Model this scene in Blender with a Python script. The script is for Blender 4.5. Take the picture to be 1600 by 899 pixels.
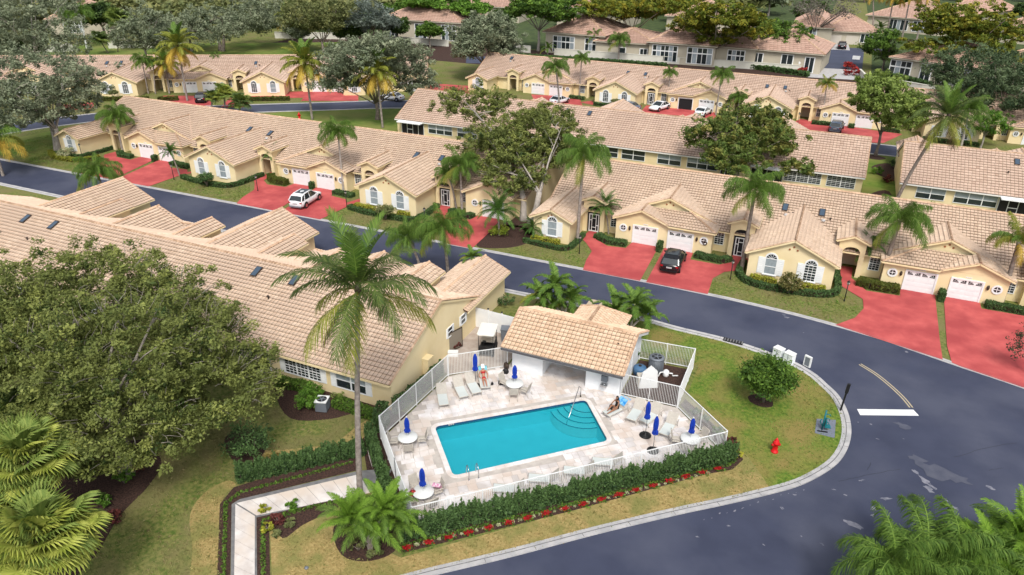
import bpy, bmesh, math, random
import numpy as np
from mathutils import Vector, Matrix
random.seed(7); RNG = np.random.default_rng(11)
for o in list(bpy.data.objects): bpy.data.objects.remove(o)
SC = bpy.context.scene; COL = SC.collection
PI = math.pi; R = math.radians

# ------------------------------------------------------------------ camera, world, sun, exposure
AZ = R(-23.7); FPX = 1141.8; PITCH = R(26.835); ROLL = R(0.616); CAMH = 32.27
def rot2(v): # photo frame to street frame
    c, s = math.cos(-AZ), math.sin(-AZ)
    return Vector((v[0]*c - v[1]*s, v[0]*s + v[1]*c, v[2]))
_F = rot2((0, math.cos(PITCH), -math.sin(PITCH))); _R0 = rot2((1, 0, 0)); _U0 = rot2((0, math.sin(PITCH), math.cos(PITCH)))
_R = _R0*math.cos(ROLL) + _U0*math.sin(ROLL); _U = -_R0*math.sin(ROLL) + _U0*math.cos(ROLL)
cam_d = bpy.data.cameras.new('camera'); cam = bpy.data.objects.new('camera', cam_d); COL.objects.link(cam)
cam.matrix_world = Matrix(((_R.x, _U.x, -_F.x, 0), (_R.y, _U.y, -_F.y, 0), (_R.z, _U.z, -_F.z, CAMH), (0, 0, 0, 1)))
cam_d.sensor_width = 36; cam_d.lens = 36*FPX/1600; cam_d.clip_start = 0.5; cam_d.clip_end = 3000
SC.camera = cam
CAM = Vector((0, 0, CAMH))

SUN_EL, SUN_AZ = R(52), R(-62)     # direction towards the sun, azimuth from +x
world = bpy.data.worlds.new('World'); SC.world = world; world.use_nodes = True
nt = world.node_tree; bg = nt.nodes['Background']
sky = nt.nodes.new('ShaderNodeTexSky'); sky.sky_type = 'NISHITA'; sky.sun_disc = False
sky.sun_elevation = SUN_EL; sky.sun_rotation = PI/2 - SUN_AZ
sky.air_density = 1.0; sky.dust_density = 4.0
hs = nt.nodes.new('ShaderNodeHueSaturation'); hs.inputs['Saturation'].default_value = 0.32
nt.links.new(sky.outputs[0], hs.inputs['Color']); nt.links.new(hs.outputs[0], bg.inputs[0]); bg.inputs[1].default_value = 0.135
sl = bpy.data.lights.new('sun', 'SUN'); sl.energy = 1.7; sl.angle = R(12); sl.color = (1, 0.95, 0.87)
sun = bpy.data.objects.new('sun', sl); COL.objects.link(sun)
sd = Vector((math.cos(SUN_EL)*math.cos(SUN_AZ), math.cos(SUN_EL)*math.sin(SUN_AZ), math.sin(SUN_EL)))
sun.rotation_euler = sd.to_track_quat('Z', 'Y').to_euler(); sun.location = (0, 0, 80)
SC.view_settings.view_transform = 'Standard'; SC.view_settings.look = 'None'; SC.view_settings.gamma = 1
SC.view_settings.exposure = 0.5
SC.render.engine = 'CYCLES'; SC.cycles.use_denoising = True; SC.cycles.max_bounces = 6; SC.cycles.transparent_max_bounces = 8

# ------------------------------------------------------------------ survey helpers: where a sight line meets the ground or a wall
def ray(x, y): return _F*FPX + _R*(x-800) - _U*(y-449.5)
def G(x, y, z=0.0):
    d = ray(x, y); t = (z-CAMH)/d.z; p = CAM + d*t; return (p.x, p.y)
def onY(x, y, Y):
    d = ray(x, y); p = CAM + d*(Y/d.y); return p.x, p.z
def top_over(P, x, y):
    """point seen at x,y on the upright plane through P that faces the viewer"""
    n = Vector((P[0], P[1], 0)).normalized(); d = ray(x, y); t = (n.x*P[0]+n.y*P[1])/(n.x*d.x+n.y*d.y)
    return CAM + d*t

# ------------------------------------------------------------------ materials
MATS = {}
def lin(c): return tuple(((v/12.92) if v <= 0.04045 else ((v+0.055)/1.055)**2.4) for v in c)
def mat(name, col, col2=None, scale=5, rough=0.8, metal=0, bump=0, bscale=None, attr=0, spec=0.3, col3=None, scale3=0.3, detail=6, coat=0):
    if name in MATS: return MATS[name]
    m = bpy.data.materials.new(name); m.use_nodes = True; n = m.node_tree; b = n.nodes['Principled BSDF']; L = n.links.new
    b.inputs['Roughness'].default_value = rough; b.inputs['Metallic'].default_value = metal; b.inputs['Specular IOR Level'].default_value = spec
    if coat: b.inputs['Coat Weight'].default_value = coat
    tc = n.nodes.new('ShaderNodeTexCoord'); out = None
    def rgb(c): q = n.nodes.new('ShaderNodeRGB'); q.outputs[0].default_value = (*c, 1); return q.outputs[0]
    def mix(f, a, c, mode='MIX'):
        q = n.nodes.new('ShaderNodeMix'); q.data_type = 'RGBA'; q.blend_type = mode
        if isinstance(f, float): q.inputs[0].default_value = f
        else: L(f, q.inputs[0])
        L(a, q.inputs[6]); L(c, q.inputs[7]); return q.outputs[2]
    def noise(s, d=6, lo=.35, hi=.65):
        q = n.nodes.new('ShaderNodeTexNoise'); q.inputs['Scale'].default_value = s; q.inputs['Detail'].default_value = d
        g = n.nodes.new('ShaderNodeNewGeometry'); L(g.outputs['Position'], q.inputs['Vector'])
        r = n.nodes.new('ShaderNodeMapRange'); r.inputs[1].default_value = lo; r.inputs[2].default_value = hi; L(q.outputs['Fac'], r.inputs[0]); return r.outputs[0]
    out = rgb(col)
    if col2 is not None:
        if attr:
            a = n.nodes.new('ShaderNodeAttribute'); a.attribute_name = 'rnd'; out = mix(a.outputs['Fac'], rgb(col), rgb(col2))
        else: out = mix(noise(scale, detail), rgb(col), rgb(col2))
    if col3 is not None: out = mix(noise(scale3, 5, .42, .62), out, rgb(col3))
    L(out, b.inputs['Base Color'])
    if bump:
        q = n.nodes.new('ShaderNodeTexNoise'); q.inputs['Scale'].default_value = bscale or scale*3; q.inputs['Detail'].default_value = 5
        g = n.nodes.new('ShaderNodeNewGeometry'); L(g.outputs['Position'], q.inputs['Vector'])
        u = n.nodes.new('ShaderNodeBump'); u.inputs['Strength'].default_value = bump; u.inputs['Distance'].default_value = 0.05
        L(q.outputs['Fac'], u.inputs['Height']); L(u.outputs[0], b.inputs['Normal'])
    MATS[name] = m; return m
def leafmat(name, c1, c2, c3=None, trans=0.25):
    if name in MATS: return MATS[name]
    m = mat(name, c1, c2, attr=1, rough=0.62, spec=0.25, col3=c3, scale3=0.55); n = m.node_tree; b = n.nodes['Principled BSDF']
    t = n.nodes.new('ShaderNodeBsdfTranslucent'); src = b.inputs['Base Color'].links[0].from_socket; n.links.new(src, t.inputs[0])
    mx = n.nodes.new('ShaderNodeMixShader'); mx.inputs[0].default_value = trans; o = n.nodes['Material Output']
    n.links.new(b.outputs[0], mx.inputs[1]); n.links.new(t.outputs[0], mx.inputs[2]); n.links.new(mx.outputs[0], o.inputs[0]); return m

M_wall = mat('stucco', (.70, .57, .33), (.76, .64, .40), scale=.5, rough=.9, bump=.15, bscale=14)
M_wallw = mat('white_stucco', (.70, .74, .78), (.78, .80, .82), scale=1.2, rough=.85, bump=.15, bscale=14)
M_tile = mat('roof_tile', (.52, .37, .26), (.78, .61, .47), attr=1, rough=.85, col3=(.60, .45, .34), scale3=.25)
M_tile2 = mat('roof_tile_far', (.50, .35, .26), (.72, .55, .44), attr=1, rough=.85, col3=(.56, .41, .32), scale3=.2)
M_tile3 = mat('roof_tile_orange', (.58, .39, .25), (.82, .63, .46), attr=1, rough=.85)
M_cap = mat('ridge_cap', (.40, .26, .17), (.60, .42, .29), attr=1, rough=.85)
M_deck = mat('roof_felt', (.10, .055, .035), rough=.9)
M_white = mat('white_paint', (.76, .77, .77), (.70, .72, .73), scale=2, rough=.5)
M_trim = mat('trim_paint', (.74, .73, .70), rough=.6)
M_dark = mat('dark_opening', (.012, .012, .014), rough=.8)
M_glass = mat('window_glass', (.02, .028, .032), rough=.08, spec=.8)
M_blind = mat('blind_glass', (.30, .35, .38), (.24, .28, .31), scale=3, rough=.2, spec=.8)
M_screen = mat('insect_screen', (.022, .021, .022), rough=.8)
M_brown = mat('bronze_metal', (.045, .03, .022), rough=.5)
M_clay = mat('clay_pipe', (.28, .09, .035), rough=.8)
M_door = mat('door_paint', (.55, .47, .36), rough=.5)
M_black = mat('black_metal', (.012, .012, .013), rough=.45)
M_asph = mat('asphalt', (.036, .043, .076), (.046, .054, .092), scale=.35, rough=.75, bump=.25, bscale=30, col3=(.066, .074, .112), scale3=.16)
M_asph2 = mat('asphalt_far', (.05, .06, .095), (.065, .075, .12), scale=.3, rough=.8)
M_conc = mat('concrete', (.36, .36, .37), (.47, .46, .46), scale=1.5, rough=.9, bump=.2, bscale=20)
M_gutt = mat('gutter_joint', (.13, .13, .14), (.2, .2, .2), scale=2, rough=.9)
M_red = mat('red_paving', (.43, .075, .075), (.52, .105, .10), scale=.9, rough=.75, bump=.15, bscale=20, col3=(.35, .055, .058), scale3=.34)
M_lawn = mat('lawn', (.07, .115, .018), (.20, .20, .06), scale=3.5, rough=1, bump=1, bscale=9, col3=(.17, .155, .06), scale3=.33)
M_lawn2 = mat('lawn_far', (.09, .16, .02), (.14, .20, .035), scale=1, rough=1, col3=(.18, .2, .05), scale3=.15)
M_lawnG = mat('lawn_green', (.06, .135, .012), (.17, .22, .035), scale=3.5, rough=1, bump=1, bscale=9, col3=(.22, .18, .055), scale3=.3)
M_dry = mat('dry_lawn', (.26, .19, .07), (.38, .29, .12), scale=6, rough=1, bump=1, bscale=9, col3=(.20, .19, .06), scale3=.7)
M_mulch = mat('mulch', (.028, .016, .013), (.075, .04, .03), scale=9, rough=1, bump=1, bscale=14)
M_trav = mat('travertine', (.52, .47, .44), (.72, .69, .67), scale=1.1, rough=.7, bump=.1, bscale=12, col3=(.60, .52, .45), scale3=.5)
M_pave = mat('patio_slab', (.34, .28, .24), (.44, .38, .33), scale=1.5, rough=.85)
M_pool = mat('pool_plaster', (.42, .72, .76), (.46, .76, .80), scale=1, rough=.6)
M_line = mat('waterline_tile', (.01, .035, .10), (.02, .06, .15), scale=20, rough=.3)
M_trunk = mat('bark', (.16, .13, .11), (.26, .22, .19), scale=3, rough=.95, bump=.5, bscale=10)
M_trunkw = mat('pale_bark', (.30, .27, .24), (.42, .38, .34), scale=3, rough=.95, bump=.4, bscale=10)
M_ptrunk = mat('palm_trunk', (.20, .17, .15), (.33, .29, .26), scale=4, rough=.95, bump=.5, bscale=8)
M_shaft = mat('crownshaft', (.20, .27, .08), (.30, .33, .12), scale=3, rough=.5)
M_strap = mat('sling_fabric', (.40, .37, .33), (.46, .43, .38), scale=8, rough=.8)
M_towelg = mat('cushion_pale', (.52, .56, .55), rough=.85)
M_frame = mat('beige_frame', (.52, .48, .42), rough=.45)
M_blue = mat('blue_canvas', (.004, .03, .30), (.006, .045, .38), scale=6, rough=.75)
M_tabtop = mat('table_top', (.66, .68, .67), rough=.4)
M_steel = mat('steel', (.55, .56, .58), rough=.25, metal=1)
M_rubber = mat('rubber', (.015, .015, .016), rough=.85)
M_grayc = mat('ac_case', (.17, .19, .22), rough=.5, metal=.2)

# ------------------------------------------------------------------ object helpers
def tag(o, label=None, cat=None, group=None, kind=None):
    if label: o['label'] = label
    if cat: o['category'] = cat
    if group: o['group'] = group
    if kind: o['kind'] = kind
    return o
def empty(name, loc=(0, 0, 0), rz=0, label=None, cat=None, group=None):
    o = bpy.data.objects.new(name, None); COL.objects.link(o); o.location = loc; o.rotation_euler = (0, 0, rz); o.empty_display_size = .2
    return tag(o, label, cat, group)
def put(name, me, parent=None, loc=(0, 0, 0), rot=(0, 0, 0), sc=(1, 1, 1)):
    o = bpy.data.objects.new(name, me); COL.objects.link(o); o.parent = parent; o.location = loc; o.rotation_euler = rot; o.scale = sc; return o
def copy_tree(o, parent=None):
    c = o.copy(); COL.objects.link(c); c.parent = parent
    for ch in list(o.children): copy_tree(ch, c)
    return c

class MB:
    def __init__(s): s.v = []; s.f = []; s.m = []; s.mats = []; s.sm = []
    def _mi(s, m):
        if m not in s.mats: s.mats.append(m)
        return s.mats.index(m)
    def add(s, vs, fs, m=None, smooth=False):
        b = len(s.v); s.v += [tuple(p) for p in vs]; k = s._mi(m) if m else 0
        for f in fs: s.f.append([b+i for i in f]); s.m.append(k); s.sm.append(smooth)
    def box(s, x0, x1, y0, y1, z0, z1, m=None):
        s.add([(x0,y0,z0),(x1,y0,z0),(x1,y1,z0),(x0,y1,z0),(x0,y0,z1),(x1,y0,z1),(x1,y1,z1),(x0,y1,z1)],
              [(0,3,2,1),(4,5,6,7),(0,1,5,4),(1,2,6,5),(2,3,7,6),(3,0,4,7)], m)
    def extrude(s, poly, vec, m=None):
        n = len(poly); v = Vector(vec); vs = [Vector(p) for p in poly] + [Vector(p)+v for p in poly]
        nn = Vector((0, 0, 0))
        for i in range(n): nn += vs[i].cross(vs[(i+1) % n])
        a = list(range(n)); b = [n+i for i in range(n)]
        if nn.dot(v) > 0: fs = [a[::-1], b] + [(i, (i+1) % n, n+(i+1) % n, n+i) for i in range(n)]
        else: fs = [a, b[::-1]] + [(i, n+i, n+(i+1) % n, (i+1) % n) for i in range(n)]
        s.add(vs, fs, m)
    def tube(s, pts, rad, seg=8, m=None, cap=True, smooth=True):
        pts = [Vector(p) for p in pts]; n = len(pts)
        if not hasattr(rad, '__len__'): rad = [rad]*n
        vs = []; ref = None
        for i, p in enumerate(pts):
            d = (pts[min(i+1, n-1)] - pts[max(i-1, 0)]).normalized()
            if ref is None: ref = Vector((0, 0, 1)) if abs(d.z) < .9 else Vector((1, 0, 0))
            a = d.cross(ref).normalized(); b = a.cross(d).normalized(); ref = b
            for k in range(seg): t = 2*PI*k/seg; vs.append(p + (a*math.cos(t)+b*math.sin(t))*rad[i])
        fs = [(i*seg+k, i*seg+(k+1) % seg, (i+1)*seg+(k+1) % seg, (i+1)*seg+k) for i in range(n-1) for k in range(seg)]
        if cap: fs += [tuple(range(seg))[::-1], tuple(range((n-1)*seg, n*seg))]
        s.add(vs, fs, m, smooth)
    def beam(s, a, b, w, h, m=None, up=(0, 0, 1)):
        a = Vector(a); b = Vector(b); d = (b-a).normalized(); u = Vector(up); x = d.cross(u).normalized()*w/2; z = x.cross(d).normalized()*h/2
        vs = [a-x-z, a+x-z, a+x+z, a-x+z, b-x-z, b+x-z, b+x+z, b-x+z]
        s.add(vs, [(0,1,2,3),(7,6,5,4),(0,4,5,1),(1,5,6,2),(2,6,7,3),(3,7,4,0)], m)
    def lathe(s, prof, seg=16, m=None, c=(0, 0, 0), smooth=True):
        vs = [(c[0]+r*math.cos(2*PI*k/seg), c[1]+r*math.sin(2*PI*k/seg), c[2]+z) for r, z in prof for k in range(seg)]; n = len(prof)
        fs = [(i*seg+k, i*seg+(k+1) % seg, (i+1)*seg+(k+1) % seg, (i+1)*seg+k) for i in range(n-1) for k in range(seg)]
        fs += [tuple(range(seg))[::-1], tuple(range((n-1)*seg, n*seg))]
        s.add(vs, fs, m, smooth)
    def mesh(s, name, m=None):
        me = bpy.data.meshes.new(name); me.from_pydata(s.v, [], s.f)
        for k in (s.mats if s.mats and s.mats[0] else [m]): me.materials.append(k if k else m)
        if s.mats: me.polygons.foreach_set('material_index', s.m)
        me.polygons.foreach_set('use_smooth', s.sm); me.update(); return me
    def build(s, name, m=None, parent=None, loc=(0, 0, 0), rot=(0, 0, 0)):
        return put(name, s.mesh(name, m), parent, loc, rot)

def fastmesh(name, V, F, m, rnd=None, mi=None):
    V = np.asarray(V, dtype=np.float32).reshape(-1, 3); F = np.asarray(F, dtype=np.int32); k = F.shape[1]
    me = bpy.data.meshes.new(name); me.vertices.add(len(V)); me.vertices.foreach_set('co', V.ravel())
    me.loops.add(F.size); me.loops.foreach_set('vertex_index', F.ravel())
    me.polygons.add(len(F)); me.polygons.foreach_set('loop_start', np.arange(0, F.size, k, dtype=np.int32))
    if rnd is not None:
        a = me.attributes.new('rnd', 'FLOAT', 'FACE'); a.data.foreach_set('value', np.asarray(rnd, dtype=np.float32))
    for q in (m if isinstance(m, (list, tuple)) else [m]): me.materials.append(q)
    if mi is not None: me.polygons.foreach_set('material_index', np.asarray(mi, dtype=np.int32))
    me.update(calc_edges=True); return me

def smooth_line(pts, n=6, closed=False):
    P = [np.array(p, float) for p in pts]; out = []; N = len(P)
    rng = range(N if closed else N-1)
    for i in rng:
        g = lambda j: P[j % N] if closed else P[max(0, min(N-1, j))]
        a, b, c, d = g(i-1), g(i), g(i+1), g(i+2)
        for k in range(n):
            t = k/n; out.append(.5*((2*b)+(c-a)*t+(2*a-5*b+4*c-d)*t*t+(3*b-a-3*c+d)*t**3))
    if not closed: out.append(P[-1])
    return [tuple(p) for p in out]
def sheet(name, poly, z, m, label=None, kind='structure', thick=0, parent=None):
    from mathutils.geometry import tessellate_polygon
    vs = [(p[0], p[1], z) for p in poly]; tris = tessellate_polygon([[Vector(v) for v in vs]])
    fs = []
    for t in tris:
        a, b, c = [Vector(vs[i]) for i in t]; fs.append(t if (b-a).cross(c-a).z > 0 else t[::-1])
    mb = MB(); mb.add(vs, fs)
    if thick:
        n = len(poly); area = sum(poly[i][0]*poly[(i+1) % n][1]-poly[(i+1) % n][0]*poly[i][1] for i in range(n))
        q = poly if area > 0 else poly[::-1]
        for i in range(n):
            a, b = q[i], q[(i+1) % n]; mb.add([(a[0],a[1],z-thick),(b[0],b[1],z-thick),(b[0],b[1],z),(a[0],a[1],z)], [(0,1,2,3)])
    o = mb.build(name, m, parent)
    if kind: o['kind'] = kind
    if label: o['label'] = label
    return o
def ribbon(name, pts, w0, w1, z, h, m, kind='structure', parent=None, bev=.0):
    """strip along a line; w0 to the left, w1 to the right, raised by h"""
    P = [Vector((p[0], p[1], 0)) for p in pts]; n = len(P); mb = MB(); vs = []
    for i in range(n):
        d = (P[min(i+1, n-1)]-P[max(i-1, 0)]).normalized(); nrm = Vector((-d.y, d.x, 0))
        A = P[i]+nrm*w0; B = P[i]-nrm*w1
        vs += [(A.x, A.y, z), (A.x, A.y, z+h), (B.x, B.y, z+h*(1-bev)), (B.x, B.y, z)]
    fs = []
    for i in range(n-1):
        a, b = i*4, (i+1)*4
        fs += [(a+1, a+2, b+2, b+1)[::-1][::-1], (a, a+1, b+1, b), (a+2, a+3, b+3, b+2)]
    mb.add(vs, fs); o = mb.build(name, m, parent)
    if kind: o['kind'] = kind
    return o

# ------------------------------------------------------------------ ground, roads, kerbs, drives
PQ = [(-21.69,36.03),(-13.0,43.59),(-10.03,39.66),(-18.08,32.05)]
def rounded(Q, r, n=6):
    out = []; N = len(Q)
    for i in range(N):
        p = Vector(Q[i]); a = (Vector(Q[i-1])-p).normalized(); b = (Vector(Q[(i+1) % N])-p).normalized(); h = math.acos(a.dot(b)); d = r/math.tan(h/2)
        s, e = p+a*d, p+b*d
        for k in range(n+1): t = k/n; out.append(tuple(s.lerp(p, t).lerp(p.lerp(e, t), t)))
    return out
from mathutils.geometry import tessellate_polygon
def holed(name, outer, hole, z, m, th=.0):
    vs = [(*p, z) for p in outer]+[(*p, z) for p in hole]; T = tessellate_polygon([[Vector((*p, 0)) for p in outer], [Vector((*p, 0)) for p in hole]])
    fs = []
    for t in T:
        a, b, c = [Vector(vs[i]) for i in t]; fs.append(t if (b-a).cross(c-a).z > 0 else t[::-1])
    mb = MB(); mb.add(vs, fs); n = len(outer); m2 = len(hole)
    if th:
        for i in range(n): a, b = outer[i], outer[(i+1) % n]; mb.add([(*a, z), (*b, z), (*b, z-th), (*a, z-th)], [(0, 1, 2, 3)])
    return mb.build(name, m)
pool = rounded(PQ, .42)
tag(holed('ground', [(-900, -200), (900, -200), (900, 1500), (-900, 1500)], pool, 0, M_lawn), 'lawn ground between the houses', kind='structure')
near = [(-16.98,58.01),(-12.5,57.9),(-9.06,57.5),(-5.2,57.3),(-2.06,56.7),(.6,55.9),(2.41,54.7),(3.5,53.4),(4.4,52.1),(5.05,50.19),(5.34,48.05),(5.2,45.93),(4.64,43.9),(3.6,42.01),(2.3,40.3),(.4,38.5),(-1.79,36.6),(-4.04,34.72),(-7.99,31.22),(-11.91,27.54),(-15.17,24.66)]
near_s = [(-150, 57.7), (-60, 57.7), (-26.35, 57.8)] + smooth_line(near, 5) + [(-30, 11), (-60, -16)]
far_s = [(-150, 64.4), (-108, 64.4), (-60, 64.75), (-30, 65.05), (-17, 65.05), (-10.74, 64.95)] + smooth_line([(-5.96,64.75),(.54,64.1),(6.7,62.9),(10.03,61.8),(13.16,60.7),(17.51,59.3),(26,56),(40,50)], 5) + [(80, 34)]
sheet('main_road', near_s + [(-40, -40), (130, -40), (130, 20)] + far_s[::-1], .004, M_asph, 'dark blue grey asphalt road past the pool')
r2 = smooth_line([(-129,55),(-127,72),(-121,86),(-112,96.5),(-99,106),(-88,113.4),(-78.3,120),(-65,125.5),(-50,127.5),(-20,127.5),(20,127.5),(90,127.5)], 6)
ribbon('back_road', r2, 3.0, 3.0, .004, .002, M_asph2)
def shift(pts, d):
    P = [Vector((p[0], p[1])) for p in pts]; o = []
    for i in range(len(P)):
        t = (P[min(i+1, len(P)-1)]-P[max(i-1, 0)]).normalized(); o.append((P[i].x-t.y*d, P[i].y+t.x*d))
    return o
ribbon('kerb', near_s, 0, .62, .0, .09, M_conc, bev=.75)
ribbon('kerb', far_s, .5, 0, .0, .05, M_conc)
ribbon('gutter_line', shift(near_s, -.33), .03, .02, .05, .022, M_gutt)
ribbon('gutter_line', shift(far_s, .22), .015, .015, .05, .004, M_gutt)
ribbon('kerb', shift(r2, 3.2), .22, .22, 0, .06, M_conc)
ribbon('kerb', shift(r2, -3.2), .22, .22, 0, .06, M_conc)
kj = MB(); acc = 0
for p, q in zip(near_s, near_s[1:]):
    p, q = Vector((*p, 0)), Vector((*q, 0)); Ls = (q-p).length; d = (q-p).normalized(); nn = Vector((d.y, -d.x, 0))
    while acc < Ls and Ls < 12: c_ = p+d*acc; kj.beam(c_+Vector((0, 0, .088)), c_+nn*.33+Vector((0, 0, .056)), .035, .012); acc += 3.0
    acc = max(0, acc-Ls) if Ls < 12 else 0
kj.build('kerb_joints', M_gutt)['kind'] = 'structure'
# lawns of their own shade
sheet('pool_lawn', [p for p in near_s if p[0] > -24 and p[1] > 38 and p[1] < 58.1] + [(-1.5,39.3),(-4,44),(-6.2,46),(-6.2,52),(-22,52.6),(-24,52.6)], .004, M_lawnG, 'green lawn on the corner beside the pool')
dry_edge = [p for p in near_s if -19 < p[0] and p[1] < 39.5 and p[1] > 20]
sheet('dry_lawn_strip', [(-1.6,42.6),(-.9,42.0),(.2,40.4),(1.0,39.1)] + dry_edge + [(-17.5,18.6),(-20.0,17.2),(-25.6,23.4),(-23.6,26.2),(-22.6,27.6),(-20.5,25.6),(-19.2,25.0),(-17.6,24.9),(-3,39.4)], .005, M_dry)
sheet('dry_lawn_strip', smooth_line([(-26.0,17.6),(-28.6,20.4),(-30.9,22.5),(-31.5,24.3),(-31.0,25.7),(-30.1,25.5),(-29.8,23.9),(-24.4,17.9)], 4, True), .008, M_dry)
sheet('dry_lawn_strip', smooth_line([(-26.0,30.7),(-25.4,33.8),(-26.0,35.3),(-26.7,34.2),(-27.2,31.6),(-29.8,29.6),(-31.0,28.9),(-30.2,28.3),(-28,29.4)], 4, True), .007, M_dry)
sheet('side_lawn', [(5.2,92),(9.4,92),(9.8,124),(5.4,124)], .004, M_lawn2)
sheet('side_lawn', [(-100,96),(-66,98),(-66,121),(-80,115),(-92,107)], .004, M_lawn2)
sheet('side_lawn', [(-150,66),(-121,66),(-117,84),(-106,97),(-97,103.5),(-96,98),(-105,90),(-106,66)], .004, M_lawn2)
sheet('side_lawn', smooth_line([(-33,44.6+22),(-28,66),(-24,66.2),(-21.4,67.2),(-23,71),(-26,70),(-31,71),(-33,70)], 3, True), .004, M_lawn)
MB_ = MB
ms = sheet('shrub_ground', [(-150,166),(90,166),(90,192.5),(-150,192.5)], .004, M_mulch)
# mulch beds
beds = [[(-34.24,28.9),(-31.9,27.3),(-30.6,28.0),(-31.4,29.9),(-33.5,30.4)],
        [(-36.5,25.5),(-35.2,23.4),(-34.6,20.6),(-33.2,17.6),(-33.4,15),(-37,13),(-41,19),(-40,26)],
        [(-35.5,36.6),(-34.6,34.6),(-31.6,32.6),(-29,33.7),(-27.6,35.2),(-26.2,35.0),(-25.2,33.6),(-24.6,34.4),(-24.3,36.6)],
        [(-26.2,24.5),(-24.6,23.3),(-24.2,24.6),(-23.3,26.4),(-22.4,28.6),(-23.6,28.5),(-25.4,27.2)],
        [(-22.6,25.6),(-20.8,23.7),(-19.0,24.0),(-18.2,25.6),(-20.3,28.2),(-22,28.4)],
        [(-1.9,49.4),(-1.1,49.9),(-.3,49.6),(-.1,48.7),(-.8,48.3),(-1.7,48.6)],
        [(6.0,123.6),(5.6,121.6),(7.4,121.2),(8.4,122.6),(7.2,123.8)], [(6.4,117),(8.6,120),(9.6,117),(9.4,112),(7.4,113)], [(7.4,96),(6.2,103),(8.6,106),(9.4,96)],
        [(-33.2,65.9),(-33.7,69.3),(-33.4,72.6),(-31,73.4),(-28.8,72),(-28.6,69),(-30.2,66.8)],
        [(-33.6,74),(-33.6,90),(-28.8,90),(-28.8,72.5),(-31,73)]]
for b in beds: sheet('mulch_bed', smooth_line(b, 4, True), .009, M_mulch)
bedf = [(-18.6,25.6),(-17.6,25.3),(-10,32.4),(-3.2,39.1),(-1.7,40.3),(-1.2,41.6),(-1.7,42.9),(-4.2,45.1),(-6.2,46.9),(-6.4,46.0),(-2.2,41.6),(-17.9,26.7)]
sheet('mulch_bed', bedf, .011, M_mulch)
sheet('mulch_bed', [(-24.4,33.9),(-17.9,27.0),(-18.4,26.2),(-23.2,29.9),(-25.6,32.8),(-25.3,35.6),(-25.9,36.4),(-24.2,36.6)], .012, M_mulch)
# travertine walk: each run laid in slabs
walk = [((-29.0,24.15), (-27.25,24.05), (-24.0,19.4), (-25.3,19.1)), ]
def slabs(name, a, b, c, d, n, k=1, m=M_trav, z=.035, th=.05, parent=None):
    """quad a-b (near side) to d-c (far side) cut in n by k slabs with open joints"""
    A, B, Cc, D = [Vector((*p, 0)) for p in (a, b, c, d)]; sh = {}
    def bl(u, v): return (A*(1-u)+B*u)*(1-v) + (D*(1-u)+Cc*u)*v
    for i in range(n):
        for j in range(k):
            e = .012; L = (B-A).length/n; W = (D-A).length/k
            u0, u1 = (i+e/L)/n, (i+1-e/L)/n; v0, v1 = (j+e/W)/k, (j+1-e/W)/k
            q = [bl(u0, v0), bl(u1, v0), bl(u1, v1), bl(u0, v1)]; mb = MB(); dz = random.uniform(-.003, .003)
            mb.extrude([(p.x, p.y, z-th) for p in q], (0, 0, th+dz)); mb.build(name, m, parent)
wk = sheet('walkway', [(-29.25,24.2),(-29.1,24.75),(-23.9,30.0),(-22.0,31.1),(-21.8,29.0),(-22.6,28.3),(-27.1,23.95),(-20.9,17.0),(-22.5,16.8)], .013, M_gutt, 'pale stone garden path')
slabs('paving_slab', (-29.05,24.3), (-27.25,24.0), (-21.1,17.0), (-22.3,16.8), 1, 10, parent=wk)
slabs('paving_slab', (-29.05,24.38), (-23.7,29.7), (-22.1,28.55), (-27.2,24.08), 9, 1, parent=wk)
slabs('paving_slab', (-24.9,32.3), (-23.9,31.2), (-23.2,30.5), (-24.3,31.7), 1, 1, parent=wk)
sheet('mulch_bed', [(-29.25,24.2),(-22.55,16.8),(-23.1,16.4),(-29.9,23.9),(-30.2,25.4),(-29.5,26.3),(-24.9,31.3),(-23.9,30.1),(-29.1,24.75)], .0155, M_mulch)
sheet('mulch_bed', [(-27.1,23.95),(-20.9,17.0),(-20.2,17.2),(-26.2,24.0),(-22.4,27.6),(-22.6,28.3)], .0165, M_mulch)
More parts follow.
